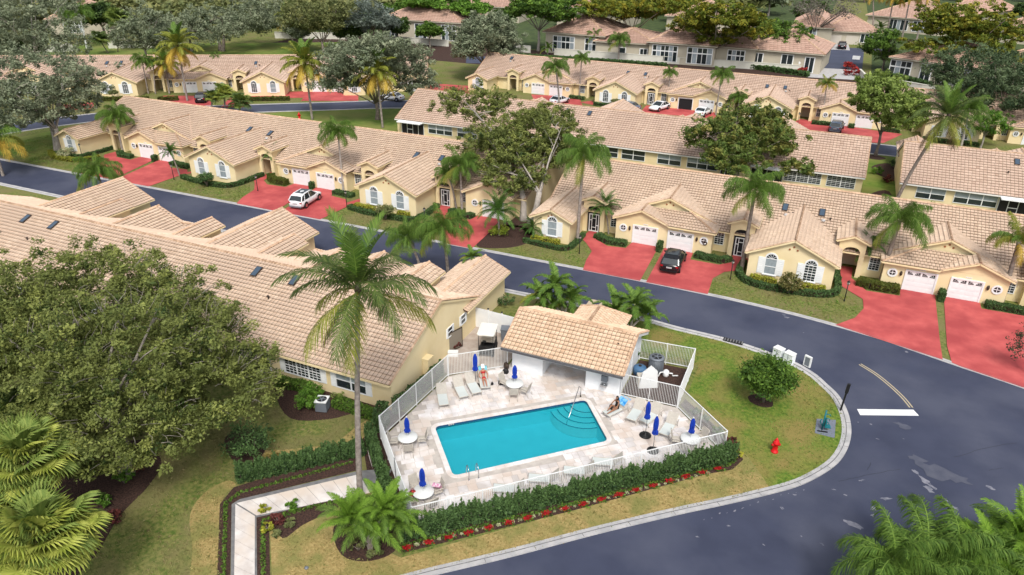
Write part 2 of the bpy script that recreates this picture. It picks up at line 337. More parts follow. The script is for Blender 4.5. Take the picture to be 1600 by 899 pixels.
# red drives, outlines surveyed from the kerb line
drives = [
 [(-23.4,75.4),(-22.5,75.4),(-22.1,73.5),(-20.2,72.1),(-18.2,72.4),(-18.0,74.25),(-15.0,74.25),(-14.62,65.05),(-20.63,65.05),(-21.1,67.5),(-21.3,70),(-22.6,71.9),(-23.6,73)],
 [(-14.35,74.25),(-11.2,74.25),(-11.1,72.4),(-8.1,72.35),(-7.0,73.6),(-7.2,75.5),(-5.35,75.5),(-5.5,73.3),(-6.3,71.6),(-7.3,70.8),(-8.1,68.8),(-7.91,65.0),(-14.0,65.05)],
 [(3.4,77.6),(4.75,77.6),(4.67,74.9),(6.1,72.4),(9.1,72.6),(9.12,74.25),(12.2,74.25),(12.0,64.5+.1),(12.0,61.3),(3.6,63.8),(5.2,66),(5.9,68.3),(5.8,70.3),(4.6,71.6),(3.7,72.6)],
 [(12.95,74.25),(16.0,74.25),(16.0,73),(19.4,73),(24,73),(24,56.6),(17.5,59.4),(13.2,60.8),(12.65,61.1),(12.5,64)],
 [(-70.9,77),(-70.2,77),(-69.4,73.6),(-67.8,72.4),(-64.9,72.6),(-64.8,74.25),(-61.8,74.25),(-60.1,65),(-66.3,65),(-67.2,67),(-67.9,70),(-69.6,72),(-71,73.4)],
 [(-61.2,74.25),(-58.2,74.25),(-57.4,72.4),(-54.9,72.1),(-54.1,71.2),(-52.6,75.5),(-51.9,75.5),(-53.2,70.4),(-53.56,65),(-59.5,65),(-60.2,70)],
 [(-98.6,75.6),(-97.9,75.8),(-97.6,74.4),(-96.4,72.7),(-93.2,72.6),(-93.1,74.25),(-90.2,74.25),(-88.4,67),(-88.2,65),(-94.2,65),(-94.6,68),(-96.6,71),(-98.8,72.6)],
 [(-89.4,74.25),(-86.4,74.25),(-85.3,72.3),(-82.2,72.6),(-81.3,71.7),(-79.9,75.5),(-79.3,75.5),(-81.2,69.8),(-81.3,65),(-87.6,65),(-88.0,67.2)],
 [(-42.9,75.7),(-41.7,75.7),(-40.9,73.2),(-38.6,72.1),(-37.4,72.6),(-37.2,74.25),(-34.2,74.25),(-33.6,69.3),(-33.4,65.05),(-37,65.05),(-38.1,67),(-39.1,69.6),(-41.2,71.6),(-42.9,73.2)],
 [(-36,55),(-33.2,55),(-32.9,57.9),(-40,57.9),(-39.5,55)], [(-50.5,53),(-45,53),(-44.6,57.8),(-52,57.8)],
]
for i, d in enumerate(drives): sheet('red_driveway', d, .052 if i < 9 else .01, M_red)
for X0, Y1 in ((6.0,137),(-8,137),(-22,137),(-36,137),(-50,137)):
    pass

# painted marks and wear on the road
sheet('stop_line', [G(1339,639.5), G(1427,640.5), G(1436,650), G(1344,649)], .009, M_white)
YL = mat('road_paint_yellow', (.42, .36, .24), rough=.8)
for off in (0, .22):
    pts = smooth_line([(5.75,57.75),(6.9,56.75),(7.9,55.5),(8.8,54.1),(9.35,52.9)], 5); ribbon('centre_line', shift(pts, off-.1), .05, .05, .008, .002, YL)
M_hump = mat('hump_paint', (.50, .42, .30), rough=.8)
hp = [(-17.9,59.35),(-13.7,59.35),(-14.2,57.6),(-17.9,57.6)]
hm = sheet('speed_hump', hp, .02, M_hump)
for k in range(5):
    x = -17.5 + k*.82; sheet('hump_stripe', [(x, 57.75), (x+.42, 57.75), (x+.82, 59.2), (x+.40, 59.2)], .024, M_asph, parent=hm, kind=None)
M_wear = mat('worn_asphalt', (.24, .24, .28), (.12, .13, .17), scale=3, rough=.9)
M_wear2 = mat('dusty_asphalt', (.085, .092, .125), (.065, .072, .105), scale=1.5, rough=.9)
PZ = [0]
def patch(cx, cy, r, z=.008, m=M_wear, asp=2.0, ang=0):
    pts = []
    for k in range(11):
        t = 2*PI*k/11; q = r*random.uniform(.35, 1.15); x, y = q*math.cos(t)*asp, q*math.sin(t)
        pts.append((cx+x*math.cos(ang)-y*math.sin(ang), cy+x*math.sin(ang)+y*math.cos(ang)))
    PZ[0] += 1; return sheet('worn_patch', pts, z+PZ[0]*.0002, m)
for (px_, py_, r_, a_, ang_) in ((1335,817,.32,1.6,-.2),(1364,794,.16,2,.3),(1385,782,.17,2.5,.5),(1362,805,.13,1.5,0),(1362,663,.1,1.5,0),(1427,738,.2,2.2,-.7),(1440,752,.22,2.6,-.6),(1455,763,.25,1.9,-.6),(1476,780,.16,2,-.5),(1545,762,.14,2,0),(1494,795,.15,1.8,-.4),(1345,752,.14,2.4,.7),(1320,773,.1,2,.2),(1303,765,.07,2,0),(1243,774,.1,2,.3),(1222,795,.07,2.6,-.9),(1285,851,.07,2,0),(1252,838,.05,2,0),(1226,493,.14,2,0),(1229,497,.17,1.4,1),(965,423,.1,1.5,0),(1256,520,.06,2,0),(1414,550,.1,2.4,-.2),(1035,503,.06,3,0),(195,293,.15,2,0),(208,297,.2,2,0),(220,300,.2,2,0),(307,310,.1,1.5,0),(1412,686,.05,2,0),(1371,686,.06,2,0),(1138,822,.06,2,0),(1090,839,.06,2,0),(1194,852,.05,2,0),(1340,660,.05,2,0)):
    gx, gy = G(px_, py_)
    for q in range(2): patch(gx+random.uniform(-.5,.5)*r_*a_, gy+random.uniform(-.5,.5)*r_*a_, r_*random.uniform(.6,1), asp=a_, ang=ang_, z=.008+.001*q)
for (px_, py_, r_) in ((1460,735,1.0),(1435,718,.6),(1410,665,.4),(1500,750,.5)): gx, gy = G(px_, py_); patch(gx, gy, r_, .007, M_wear2, 1.6, -.3)
# cracks
def crack(pts, w=.011):
    P = []
    for a, b in zip(pts, pts[1:]):
        for k in range(6):
            t = k/6; x, y = a[0]+(b[0]-a[0])*t, a[1]+(b[1]-a[1])*t; gx, gy = G(x, y); P.append((gx+random.uniform(-.02,.02), gy+random.uniform(-.05,.05)))
    ribbon('road_crack', P, w, w, .0065, .001, M_black)
crack([(1310,752),(1345,745),(1380,738),(1412,732)]); crack([(1490,715),(1540,700),(1599,690)]); crack([(1355,735),(1362,722)]); crack([(1545,735),(1570,731)])
for k in range(14):
    x = 1100+k*12; y = 806-k*3.6+random.uniform(-2, 2); gx, gy = G(x, y+6); patch(gx, gy, random.uniform(.02, .06), .008, M_wear, 2.5, random.uniform(.8, 1.3))
dr = MB()
for k in range(10): dr.box(k*.18, k*.18+.09, 0, .5, 0, .03)
g_ = sheet('storm_drain', [(-5.4,57.15),(-3.7,57.0),(-3.75,56.4),(-5.4,56.55)], .095, M_black)
g_.location = (.3, .2, 0)
for k in range(7): dm = MB(); dm.box(-5.3+k*.24, -5.2+k*.24, 56.6, 57.05, .096, .115); dm.build('drain_bar', M_gutt, g_)

# ------------------------------------------------------------------ roofs: every tile a real piece
class Tiles:
    def __init__(s, w=.33, e=.37, hgt=.085): s.V = []; s.F = []; s.R = []; s.n = 0; s.w = w; s.e = e; s.h = hgt
    def slope(s, P, skip=None):
        """P: planar outline, first edge is the low edge. lays courses of tiles up the slope"""
        P = [np.array(p, float) for p in P]; e = P[1]-P[0]; e /= np.linalg.norm(e)
        n = np.cross(P[1]-P[0], P[2]-P[0]); n /= np.linalg.norm(n)
        if n[2] < 0: n = -n
        t = np.cross(n, e)
        if t[2] < 0: t = -t
        O = P[0]; Q = [((p-O)@e, (p-O)@t) for p in P]; tm = max(q[1] for q in Q); k = 0; t0 = -.03
        while t0 < tm - .12:
            tc = min(max(t0+s.e*.5, .02), tm-.02); xs = []
            for i in range(len(Q)):
                a, b = Q[i], Q[(i+1) % len(Q)]
                if (a[1] > tc) != (b[1] > tc): xs.append(a[0]+(b[0]-a[0])*(tc-a[1])/(b[1]-a[1]))
            xs.sort(); t1 = min(t0+s.e*1.04, tm)
            for a, b in zip(xs[::2], xs[1::2]):
                off = random.random()*.05; x = a - off
                edges = np.arange(a-off, b, s.w); lo = np.maximum(edges+.014, a); hi = np.minimum(edges+s.w-.014, b)
                ok = hi-lo > .07; lo = lo[ok]; hi = hi[ok]; N = len(lo)
                if N == 0: continue
                h = s.h + RNG.uniform(-.005, .006, N); md = (lo+hi)/2; ta = t0+RNG.uniform(-.006, .006, N)
                def pt(x, tt, z): return O + np.outer(x, e) + np.outer(tt if hasattr(tt, '__len__') else np.full(N, tt), t) + np.outer(z if hasattr(z, '__len__') else np.full(N, z), n)
                r0, r1, r2 = pt(lo, ta, h), pt(md, ta, h+.034), pt(hi, ta, h)
                b0, b1, b2 = pt(lo, t1, .004), pt(md, t1, .024), pt(hi, t1, .004)
                f0, f1, f2 = pt(lo, ta+.004, h-.026), pt(md, ta+.004, h), pt(hi, ta+.004, h-.026)
                s.V.append(np.stack([r0, r1, r2, b0, b1, b2, f0, f1, f2], 1).reshape(-1, 3))
                base = s.n + 9*np.arange(N)[:, None]
                F = np.concatenate([base+np.array(q) for q in ([0, 1, 4, 3], [1, 2, 5, 4], [6, 7, 1, 0], [7, 8, 2, 1])], 1).reshape(-1, 4)
                s.F.append(F); s.R.append(np.repeat(np.clip(RNG.normal(.5, .15, N), 0, 1), 4)); s.n += 9*N
            t0 += s.e; k += 1
    def build(s, name, m, parent):
        if not s.V: return
        V = np.concatenate(s.V); F = np.concatenate(s.F)
        a = V[F[:, 1]]-V[F[:, 0]]; b = V[F[:, 2]]-V[F[:, 0]]; nz = a[:, 0]*b[:, 1]-a[:, 1]*b[:, 0]; fl = nz < 0; F[fl] = F[fl][:, ::-1]
        o = put(name, fastmesh(name, V, F, m, np.concatenate(s.R)), parent); o['kind'] = 'stuff'; return o
class Caps:
    def __init__(s): s.V = []; s.F = []; s.R = []; s.n = 0
    def line(s, a, b, w=.26, h=.10, L=.38):
        a = np.array(a, float); b = np.array(b, float); d = b-a; ln = np.linalg.norm(d); d /= ln; x = np.cross(d, [0, 0, 1.]); x /= np.linalg.norm(x); z = np.cross(x, d)
        n = max(1, int(ln/L))
        for k in range(n):
            p = a+d*(k*ln/n); q = a+d*((k+1)*ln/n+.02); r = random.random()
            for P, g, dz in ((p, 1.0, .02), (q, .86, 0.)):
                for c, hh in ((-.5, -.03), (-.28, h*.8), (0, h), (.28, h*.8), (.5, -.03)): s.V.append(P+x*c*w*g+z*(hh*g+dz))
            o = s.n; s.F += [[o+i, o+i+1, o+6+i, o+5+i] for i in range(4)]+[[o, o+1, o+3, o+4]]; s.R += [r]*5; s.n += 10
    def build(s, name, parent):
        if s.V: o = put(name, fastmesh(name, s.V, s.F, M_cap, s.R), parent); o['kind'] = 'stuff'

# shared window / door meshes, all in the x-z plane facing -y
def arch_pts(w, h, n=8, y=0, inset=0):
    r = w/2-inset; zc = h-w/2
    return [(-r, y, inset), (r, y, inset)] + [(r*math.cos(t), y, zc+r*math.sin(t)) for t in np.linspace(0, PI, n+1)]
def frame_from(outer, inner, y0, y1, mb):
    n = len(outer)
    for i in range(n):
        j = (i+1) % n; o0, o1, i0, i1 = outer[i], outer[j], inner[i], inner[j]
        mb.add([(o0[0],y0,o0[2]),(o1[0],y0,o1[2]),(i1[0],y0,i1[2]),(i0[0],y0,i0[2]),(i0[0],y1,i0[2]),(i1[0],y1,i1[2]),(o0[0],y1,o0[2]),(o1[0],y1,o1[2])],
               [(0,1,2,3),(3,2,5,4),(1,0,6,7)])
def arch_window(w=1.12, h=2.25):
    mb = MB(); frame_from(arch_pts(w+.16, h+.1), arch_pts(w, h, inset=.05), -.07, .0, mb)
    mb.box(-w/2, w/2, -.06, -.02, h-w/2-.04, h-w/2+.03); mb.box(-w/2, w/2, -.055, -.02, (h-w/2)/2-.03, (h-w/2)/2+.03)
    zc = h-w/2
    for t in np.linspace(0, PI, 6)[1:-1]: mb.beam((0, -.045, zc), (w*.48*math.cos(t), -.045, zc+w*.48*math.sin(t)), .035, .03)
    for t0 in (0,): pass
    mb.box(-w/2-.12, w/2+.12, -.13, 0, -.09, 0.0)
    fr = mb.mesh('window', M_white)
    p = MB(); p.add(arch_pts(w, h, y=-.012), [tuple(range(11))]); gl = p.mesh('pane', M_glass)
    q = MB(); q.box(-w/2+.04, w/2-.04, -.02, -.014, .05, h-w/2-.04); bl = q.mesh('blind', M_blind)
    g = MB()
    for x in (-w/6, w/6): g.box(x-.018, x+.018, -.05, -.02, .05, h-w/2-.04)
    for z in (.28, .56, 1.12, 1.40): 
        if z < h-w/2-.1: g.box(-w/2+.04, w/2-.04, -.05, -.02, z-.015, z+.015)
    gr = g.mesh('glazing_bars', M_white)
    return fr, gl, bl, gr
ARCH = arch_window()
sh_ = MB(); sh_.box(-.29, .29, -.06, 0, 0, 1.75)
for k in range(8): sh_.box(-.22, .22, -.075, -.06, .10+k*.2, .20+k*.2)
ME_shutter = sh_.mesh('shutter', M_white)
def rect_window(w, h, nv=2, grid=False, cas=True):
    mb = MB(); f = .07
    mb.box(-w/2-f, w/2+f, -.08, 0, -f, 0); mb.box(-w/2-f, w/2+f, -.08, 0, h, h+f); mb.box(-w/2-f, -w/2, -.08, 0, 0, h); mb.box(w/2, w/2+f, -.08, 0, 0, h)
    for k in range(1, nv): x = -w/2+w*k/nv; mb.box(x-.05, x+.05, -.07, 0, 0, h)
    if cas: mb.box(-w/2, w/2, -.06, 0, h*.48, h*.48+.06)
    fr = mb.mesh('window', M_white)
    panes = []
    for k in range(nv):
        x0 = -w/2+w*k/nv+(.05 if k else 0); x1 = -w/2+w*(k+1)/nv-(.05 if k < nv-1 else 0); p = MB(); p.box(x0, x1, -.02, -.012, 0, h)
        panes.append(p.mesh('pane', M_glass))
    bl = MB(); bl.box(-w/2+.02, w/2-.02, -.03, -.022, h*.5, h-.02); b = bl.mesh('blind', M_blind)
    g = MB()
    for k in range(nv):
        for j in (1, 2): x = -w/2+w*(k+j/3)/nv; g.box(x-.015, x+.015, -.05, -.02, 0, h)
    for j in (1, 2, 4, 5): g.box(-w/2, w/2, -.05, -.02, h*j/6-.012, h*j/6+.012)
    return fr, panes, b, g.mesh('glazing_bars', M_white)
RECT = {}
def rw(w, h, nv): 
    k = (round(w, 1), round(h, 1), nv)
    if k not in RECT: RECT[k] = rect_window(k[0], k[1], nv)
    return RECT[k]
def round_window():
    mb = MB(); N = 16; r0, r1 = .46, .30
    o = [(r0*math.cos(2*PI*k/N), 0, r0*math.sin(2*PI*k/N)) for k in range(N)]; i_ = [(r1*math.cos(2*PI*k/N), 0, r1*math.sin(2*PI*k/N)) for k in range(N)]
    frame_from(o, i_, -.07, 0, mb); mb.box(-.3, .3, -.05, -.02, -.025, .025); mb.box(-.025, .025, -.05, -.02, -.3, .3)
    p = MB(); p.add([(r1*math.cos(2*PI*k/N), -.012, r1*math.sin(2*PI*k/N)) for k in range(N)], [tuple(range(N))])
    return mb.mesh('round_window', M_white), p.mesh('pane', M_glass)
ROUND = round_window()
def garage_meshes():
    w, h = 2.55, 2.05; mb = MB()
    for k in range(4):
        z0 = k*h/4; mb.box(-w/2, w/2, -.03, .0, z0+.012, z0+h/4-.012)
        for j in range(4):
            x = -w/2+w*(j+.5)/4
            if k < 3: mb.box(x-.25, x+.25, -.042, -.03, z0+.1, z0+h/4-.1)
    mb.box(-w/2, w/2, -.012, 0, 0, h)
    d = mb.mesh('garage_door', M_white)
    f = MB(); f.box(-w/2-.14, -w/2, -.09, 0, 0, h+.14); f.box(w/2, w/2+.14, -.09, 0, 0, h+.14); f.box(-w/2, w/2, -.09, 0, h, h+.14)
    fr = f.mesh('door_frame', M_white)
    g = MB(); z = h*7/8-.13
    for j in range(4):
        x = -w/2+w*(j+.5)/4; s = 1 if j % 2 else -1
        # sunburst lights: a fan of three wedges
        for a0, a1 in ((5, 30), (36, 58), (64, 88)):
            c = (x+s*.24, -.034, z); g.add([c, (c[0]-s*.5*math.cos(R(a0)), -.034, c[2]+.34*math.sin(R(a0))), (c[0]-s*.5*math.cos(R(a1)), -.034, c[2]+.34*math.sin(R(a1)))], [(0, 1, 2) if s < 0 else (0, 2, 1)])
    gl = g.mesh('fan_light', M_glass); return d, fr, gl
GAR = garage_meshes()
pl_ = MB(); pl_.box(-.26, .26, -.03, 0, 0, .14); ME_plate = pl_.mesh('number_plate', M_trim)
pd_ = MB()
for k in range(5): 
    x = -.19+k*.095
    if k % 2: pd_.box(x-.03, x+.03, -.036, -.03, .03, .045); pd_.box(x-.03, x+.03, -.036, -.03, .095, .11); pd_.box(x+.015, x+.03, -.0365, -.03, .045, .095)
    else: pd_.box(x-.012, x+.012, -.036, -.03, .03, .11)
ME_digits = pd_.mesh('digits', M_brown)
lm_ = MB(); lm_.lathe([(.02, -.26), (.10, -.18), (.13, 0), (.10, .18), (.02, .26)], 8); ME_sconce = lm_.mesh('wall_lamp', M_brown)
vt_ = MB(); vt_.tube([(0, -.05, 0), (0, .02, 0)], .10, 8, smooth=False); ME_vent = vt_.mesh('gable_vent', M_clay)
def gate_mesh():
    g = MB(); w, h = 1.2, 2.15
    for x0, x1, z0, z1 in ((-w/2, -w/2+.1, 0, h), (w/2-.1, w/2, 0, h), (-w/2, w/2, 0, .14), (-w/2, w/2, h-.1, h), (-.28, -.22, .14, h), (.22, .28, .14, h), (-w/2, -.25, 1.35, 1.43), (.25, w/2, .75, .83), (-.25, .25, .5, .56), (-.25, .25, 1.6, 1.66)):
        g.box(x0, x1, -.05, 0, z0, z1)
    for k in range(5): g.beam((-.2+.1*k, -.025, .56), (-.2+.1*k, -.025, 1.6), .02, .02)
    return g.mesh('screen_gate', M_white)
ME_gate = gate_mesh()
dd_ = MB(); dd_.box(-.62, .62, -.05, 0, 0, 2.3)
for x in (-.3, .3):
    for z0, z1 in ((.15, .95), (1.1, 2.1)): dd_.box(x-.2, x+.2, -.065, -.05, z0, z1)
dd_.box(-.03, .03, -.075, -.05, 0, 2.3); ME_fdoor = dd_.mesh('front_door', M_door)
hd_ = MB(); hd_.beam((.08, -.1, .95), (.08, -.1, 1.2), .03, .03); hd_.beam((-.08, -.1, .95), (-.08, -.1, 1.2), .03, .03); ME_hand = hd_.mesh('door_handle', M_black)
def skylight_mesh():
    m = MB(); w, l = .62, 1.15
    m.box(-w/2, w/2, -l/2, l/2, 0, .10); return m.mesh('skylight', M_brown)
ME_sky = skylight_mesh(); sg = MB(); sg.box(-.24, .24, -.5, .5, .1, .125); ME_skyg = sg.mesh('pane', mat('skylight_glass', (.05, .08, .12), rough=.15, spec=.9))
pv = MB(); pv.tube([(0, 0, 0), (0, 0, .35)], .06, 8); pv.lathe([(.12, .3), (.12, .38), (.02, .42)], 8); ME_pipe = pv.mesh('vent_pipe', M_brown)
pc_ = MB(); pc_.lathe([(.22, 0), (.22, .12), (.12, .22), (.02, .26)], 10); ME_capv = pc_.mesh('vent_cap', M_conc)

def villa(name, label, loc, rot, x0, x1, feats, rear=(), lod=0, ry=12.4, rz=5.9, y_re=20.1, tile_rear=False, tile_front=True, skyl=(), ends=(1, 1), zr0=2.55):
    """a row of attached bungalows. local frame: front faces -y, wings stand forward to y=0"""
    H = empty(name, (*loc, 0), rot, label, 'house'); H['group'] = 'rows of attached bungalows'
    T = Tiles(w=.33 if lod == 0 else .42, e=.40 if lod == 0 else .50); C = Caps(); W = MB(); D = MB(); FA = MB()
    ye = 4.75; sl = (rz-zr0)/(ry-ye); slr = (rz-zr0)/(y_re-ry); ywall = 5.3; yrw = y_re-.45
    def roofz(y): return rz-(ry-y)*sl if y < ry else rz-(y-ry)*slr
    a, b = x0-.15, x1+.15
    def plane(P, tiles=True):
        n = len(P); vs = [Vector(p) for p in P]; nn = (vs[1]-vs[0]).cross(vs[2]-vs[0]).normalized()
        if nn.z < 0: nn = -nn
        D.extrude([v-nn*.004 for v in vs], -nn*.10)
        if tiles: T.slope(P)
    plane([(a, ye, zr0), (b, ye, zr0), (b, ry, rz), (a, ry, rz)], tile_front)
    plane([(a, y_re, zr0), (b, y_re, zr0), (b, ry, rz), (a, ry, rz)], tile_rear)
    C.line((a, ry, rz+.03), (b, ry, rz+.03))
    for x in ([a] if ends[0] else []) + ([b] if ends[1] else []):
        C.line((x, ye, zr0+.03), (x, ry, rz+.03), .2, .07); C.line((x, y_re, zr0+.03), (x, ry, rz+.03), .2, .07)
        FA.beam((x, ye, zr0-.16), (x, ry, rz-.16), .05, .16); FA.beam((x, ry, rz-.16), (x, y_re, zr0-.16), .05, .16)
    FA.box(a, b, y_re-.02, y_re+.1, zr0-.17, zr0-.02); FA.box(a, b, ye-.06, ye+.02, zr0-.17, zr0-.02)
    # footprint of the body, with the porch recesses
    notch = []
    front = [(x0, ywall)]
    for f in sorted([f for f in feats if f[0] == 'E'], key=lambda f: f[1]):
        _, c, side = f[:3]; l, r = (c-1.0, c+1.0)
        front += [(l, ywall), (l, 7.7), (r, 7.7), (r, ywall)]
    front += [(x1, ywall), (x1, yrw), (x0, yrw)]
    n = len(front)
    for i in range(n-1):
        p, q = front[i], front[i+1]; W.add([(p[0],p[1],-.05),(q[0],q[1],-.05),(q[0],q[1],3.9 if 7.7 in (p[1], q[1]) else zr0-.06),(p[0],p[1],3.9 if 7.7 in (p[1], q[1]) else zr0-.06)], [(0, 1, 2, 3)])
    p, q = front[-1], front[0]; W.add([(p[0],p[1],-.05),(q[0],q[1],-.05),(q[0],q[1],zr0-.06),(p[0],p[1],zr0-.06)], [(0, 1, 2, 3)])
    for x in (x0, x1): 
        s = 1 if x == x1 else -1; z0 = zr0-.06
        W.extrude([(x-s*.12, ywall, z0), (x-s*.12, yrw, z0), (x-s*.12, yrw, roofz(yrw)-.13), (x-s*.12, ry, rz-.13), (x-s*.12, ywall, roofz(ywall)-.13)], (s*.12, 0, 0))
    for q0, q1 in ((ye+.05, ywall-.01), (yrw+.01, y_re-.05)): D.add([(a, q0, zr0-.06), (b, q0, zr0-.06), (b, q1, zr0-.06), (a, q1, zr0-.06)], [(0, 3, 2, 1)])
    def gable_roof(cx, y0, y1, hw, apex, slope, left=True, right=True, wallhw=None, zback=None, rakes=True):
        ze = apex-slope*hw
        if left: plane([(cx-hw, y1, ze), (cx-hw, y0, ze), (cx, y0, apex), (cx, y1, apex)])
        if right: plane([(cx+hw, y0, ze), (cx+hw, y1, ze), (cx, y1, apex), (cx, y0, apex)])
        C.line((cx, y0, apex+.03), (cx, y1, apex+.03), .24)
        for s, on in ((-1, left), (1, right)):
            if on:
                C.line((cx+s*hw, y0+.06, ze+.015), (cx, y0+.06, apex+.015), .16, .06)
                FA.beam((cx+s*(hw-.02), y0+.02, ze-.13), (cx, y0+.02, apex-.13), .05, .17); FA.box(min(cx+s*hw, cx+s*(hw+.08)), max(cx+s*hw, cx+s*(hw+.08)), y0, y1, ze-.14, ze-.02)
    for f in feats:
        k, c = f[0], f[1]
        if k == 'W2' or k == 'W1':
            hw = 4.0 if k == 'W2' else 2.15; o = .38; apex = 4.85 if k == 'W2' else 3.9; s = .46; yb = ye+(apex-zr0)/sl+.3
            gable_roof(c, -.4, yb, hw+o, apex, s)
            ze = apex-s*hw-.12
            W.extrude([(c-hw, 0, -.05), (c+hw, 0, -.05), (c+hw, 0, ze), (c, 0, apex-.12), (c-hw, 0, ze)], (0, ywall+.6, 0))
            for dx, dz in ((-.37, 0), (0, .3), (.37, 0)): put('gable_vent', ME_vent, H, (c+dx, 0, (3.7 if k == 'W2' else 2.95)+dz*(1 if k == 'W2' else .6)))
            ww = f[2] if len(f) > 2 else ('b', 'g')
            for i, dx in enumerate((-1.85, 1.85) if k == 'W2' else (0.1,)):
                if ww[i] == '-': continue
                w_ = put('window', ARCH[0], H, (c+dx, -.005, .72)); put('pane', ARCH[1], w_)
                if ww[i] == 'b': put('blind', ARCH[2], w_)
                if lod == 0 or ww[i] == 'g': put('glazing_bars', ARCH[3], w_) if ww[i] == 'g' else None
                for s2 in (-1, 1): put('shutter', ME_shutter, H, (c+dx+s2*.93, -.005, .72))
        elif k == 'E':
            side = f[2]; st = f[3] if len(f) > 3 else 'door'; hw = 1.25; apex = 4.5; s = .42; yf = 4.55
            gable_roof(c, yf-.35, ye+(apex-zr0)/sl+.2, hw+.32, apex, s)
            zt = apex-.12-s*hw; ow = .78; sp = 2.75; oc = c
            # arched porch wall
            def topz(x): return apex-.12-s*abs(x-c)
            for xa, xb in ((c-hw, oc-ow), (oc+ow, c+hw)):
                W.extrude([(xa, yf, -.05), (xb, yf, -.05), (xb, yf, topz(xb)), (xa, yf, topz(xa))], (0, .32, 0))
            N = 8; A = [oc-ow+2*ow*i/N for i in range(N+1)]
            az = lambda x: sp+.42*math.sqrt(max(0, 1-((x-oc)/ow)**2))
            for xa, xb in zip(A, A[1:]):
                W.extrude([(xa, yf, az(xa)), (xb, yf, az(xb)), (xb, yf, topz(xb)), (xa, yf, topz(xa))], (0, .32, 0))
            for xx in (c-hw, c+hw-.12): W.extrude([(xx, yf+.32, 2.2), (xx, 8.4, 2.2), (xx, 8.4, zt), (xx, yf+.32, zt)], (.12, 0, 0))
            W.box(c-hw, c-hw+.14, yf+.32, 5.3, -.05, 2.4); W.box(c+hw-.14, c+hw, yf+.32, 5.3, -.05, 2.4)
            FA.extrude([(c-hw+.12, yf+.32, 3.5), (c+hw-.12, yf+.32, 3.5), (c+hw-.12, 7.6, 3.5), (c-hw+.12, 7.6, 3.5)], (0, 0, .03), M_wall)
            if st == 'gate':
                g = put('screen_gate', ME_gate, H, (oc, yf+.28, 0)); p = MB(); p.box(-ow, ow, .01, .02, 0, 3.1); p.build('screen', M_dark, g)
            elif st == 'door':
                d = put('front_door', ME_fdoor, H, (oc, 7.66, .05)); put('door_handle', ME_hand, d)
            else:
                d = put('front_door', ME_fdoor, H, (oc, 7.66, .05))
            # window bay beside it
            wx = c + side*2.35
            if lod == 0 or True:
                fr, panes, bl, gr = rw(.95, 1.45, 1); w_ = put('window', fr, H, (wx, ywall-.005, .85)); [put('pane', p, w_) for p in panes]; put('glazing_bars', gr, w_)
        elif k in ('G2', 'G1'):
            s = .41; yg = 3.6
            if k == 'G2':
                m = f[2] if len(f) > 2 else 1  # +1: gable over the right-hand door
                apex = 5.1; hw = 5.65; ye2 = 5.55; ze = apex-s*hw; yb = ye+(apex-zr0)/sl+.2
                gable_roof(c, ye2, yb, hw, apex, s)
                pk = 2.45; pz = apex-s*pk; y0 = yg-.4
                # forward gable, its outer slope runs on from the big one
                P = [(c+m*hw, y0, ze), (c+m*hw, ye2, ze), (c+m*pk, ye2, pz), (c+m*pk, y0, pz)]
                plane(P if m > 0 else [P[1], P[0], P[3], P[2]])
                lx = pk-(pz-ze+0.0)/s; lx = -.55
                P = [(c+m*lx, y0, pz-s*(pk-lx)), (c+m*pk, y0, pz), (c+m*pk, ye2, pz), (c+m*lx, ye2, pz-s*(pk-lx))]
                P = [P[0], P[3], P[2], P[1]]; plane(P)
                C.line((c+m*pk, y0, pz+.03), (c+m*pk, ye2, pz+.03))
                for q in (hw, lx): C.line((c+m*q, y0+.06, pz-s*abs(pk-q)+.015), (c+m*pk, y0+.06, pz+.015), .16, .06); FA.beam((c+m*q, y0+.02, pz-s*abs(pk-q)-.13), (c+m*pk, y0+.02, pz-.13), .05, .17)
                # skirt roof over the other door
                zs = ze-.02; zp = apex-s*2.35-.34
                P = [(c-m*hw, y0, zs), (c+m*(lx+.05), y0, zs), (c+m*(pk-.05), ye2+.08, zp), (c-m*2.35, ye2+.08, zp)]; T.slope(P); D.extrude([Vector(p)-Vector((0, 0, .01)) for p in P], (0, 0, -.08))
                P2 = [(c-m*hw, ye2+.1, zs), (c-m*hw, y0, zs), (c-m*2.35, ye2+.08, zp)]
                D.extrude(P2, (0, 0, -.1)); T.slope([(c-m*hw, ye2, zs), (c-m*hw, y0, zs), (c-m*2.35, ye2+.08, zp), (c-m*2.4, ye2+.09, zp)])
                C.line((c-m*hw, y0, zs+.04), (c-m*2.3, ye2+.05, zp+.12)); FA.box(min(c-m*hw, c+m*lx), max(c-m*hw, c+m*lx), y0-.08, y0+.02, zs-.17, zs-.02)
                FA.box(min(c-m*hw, c-m*(hw+.08)), max(c-m*hw, c-m*(hw+.08)), y0, ye2, zs-.15, zs-.02)
                # pediment
                W.extrude([(c-2.5, ye2+.36, zp-.5), (c+2.5, ye2+.36, zp-.5), (c+2.5, ye2+.36, apex-.14-s*2.5), (c, ye2+.36, apex-.14), (c-2.5, ye2+.36, apex-.14-s*2.5)], (0, .2, 0))
                for dx, dz in ((-.37, 0), (0, .26), (.37, 0)): put('gable_vent', ME_vent, H, (c+dx, ye2+.36, 4.22+dz))
                W.extrude([(c-5.3, yg, -.05), (c+5.3, yg, -.05), (c+5.3, yg, ze-.02), (c-5.3, yg, ze-.02)], (0, ywall-yg+.5, 0))
                W.extrude([(c+m*lx, yg, ze-.02), (c+m*5.3, yg, ze-.02), (c+m*5.3, yg, pz-s*(5.3-pk)-.13), (c+m*pk, yg, pz-.13), (c+m*lx, yg, pz-s*(pk-lx)-.13)], (0, .2, 0))
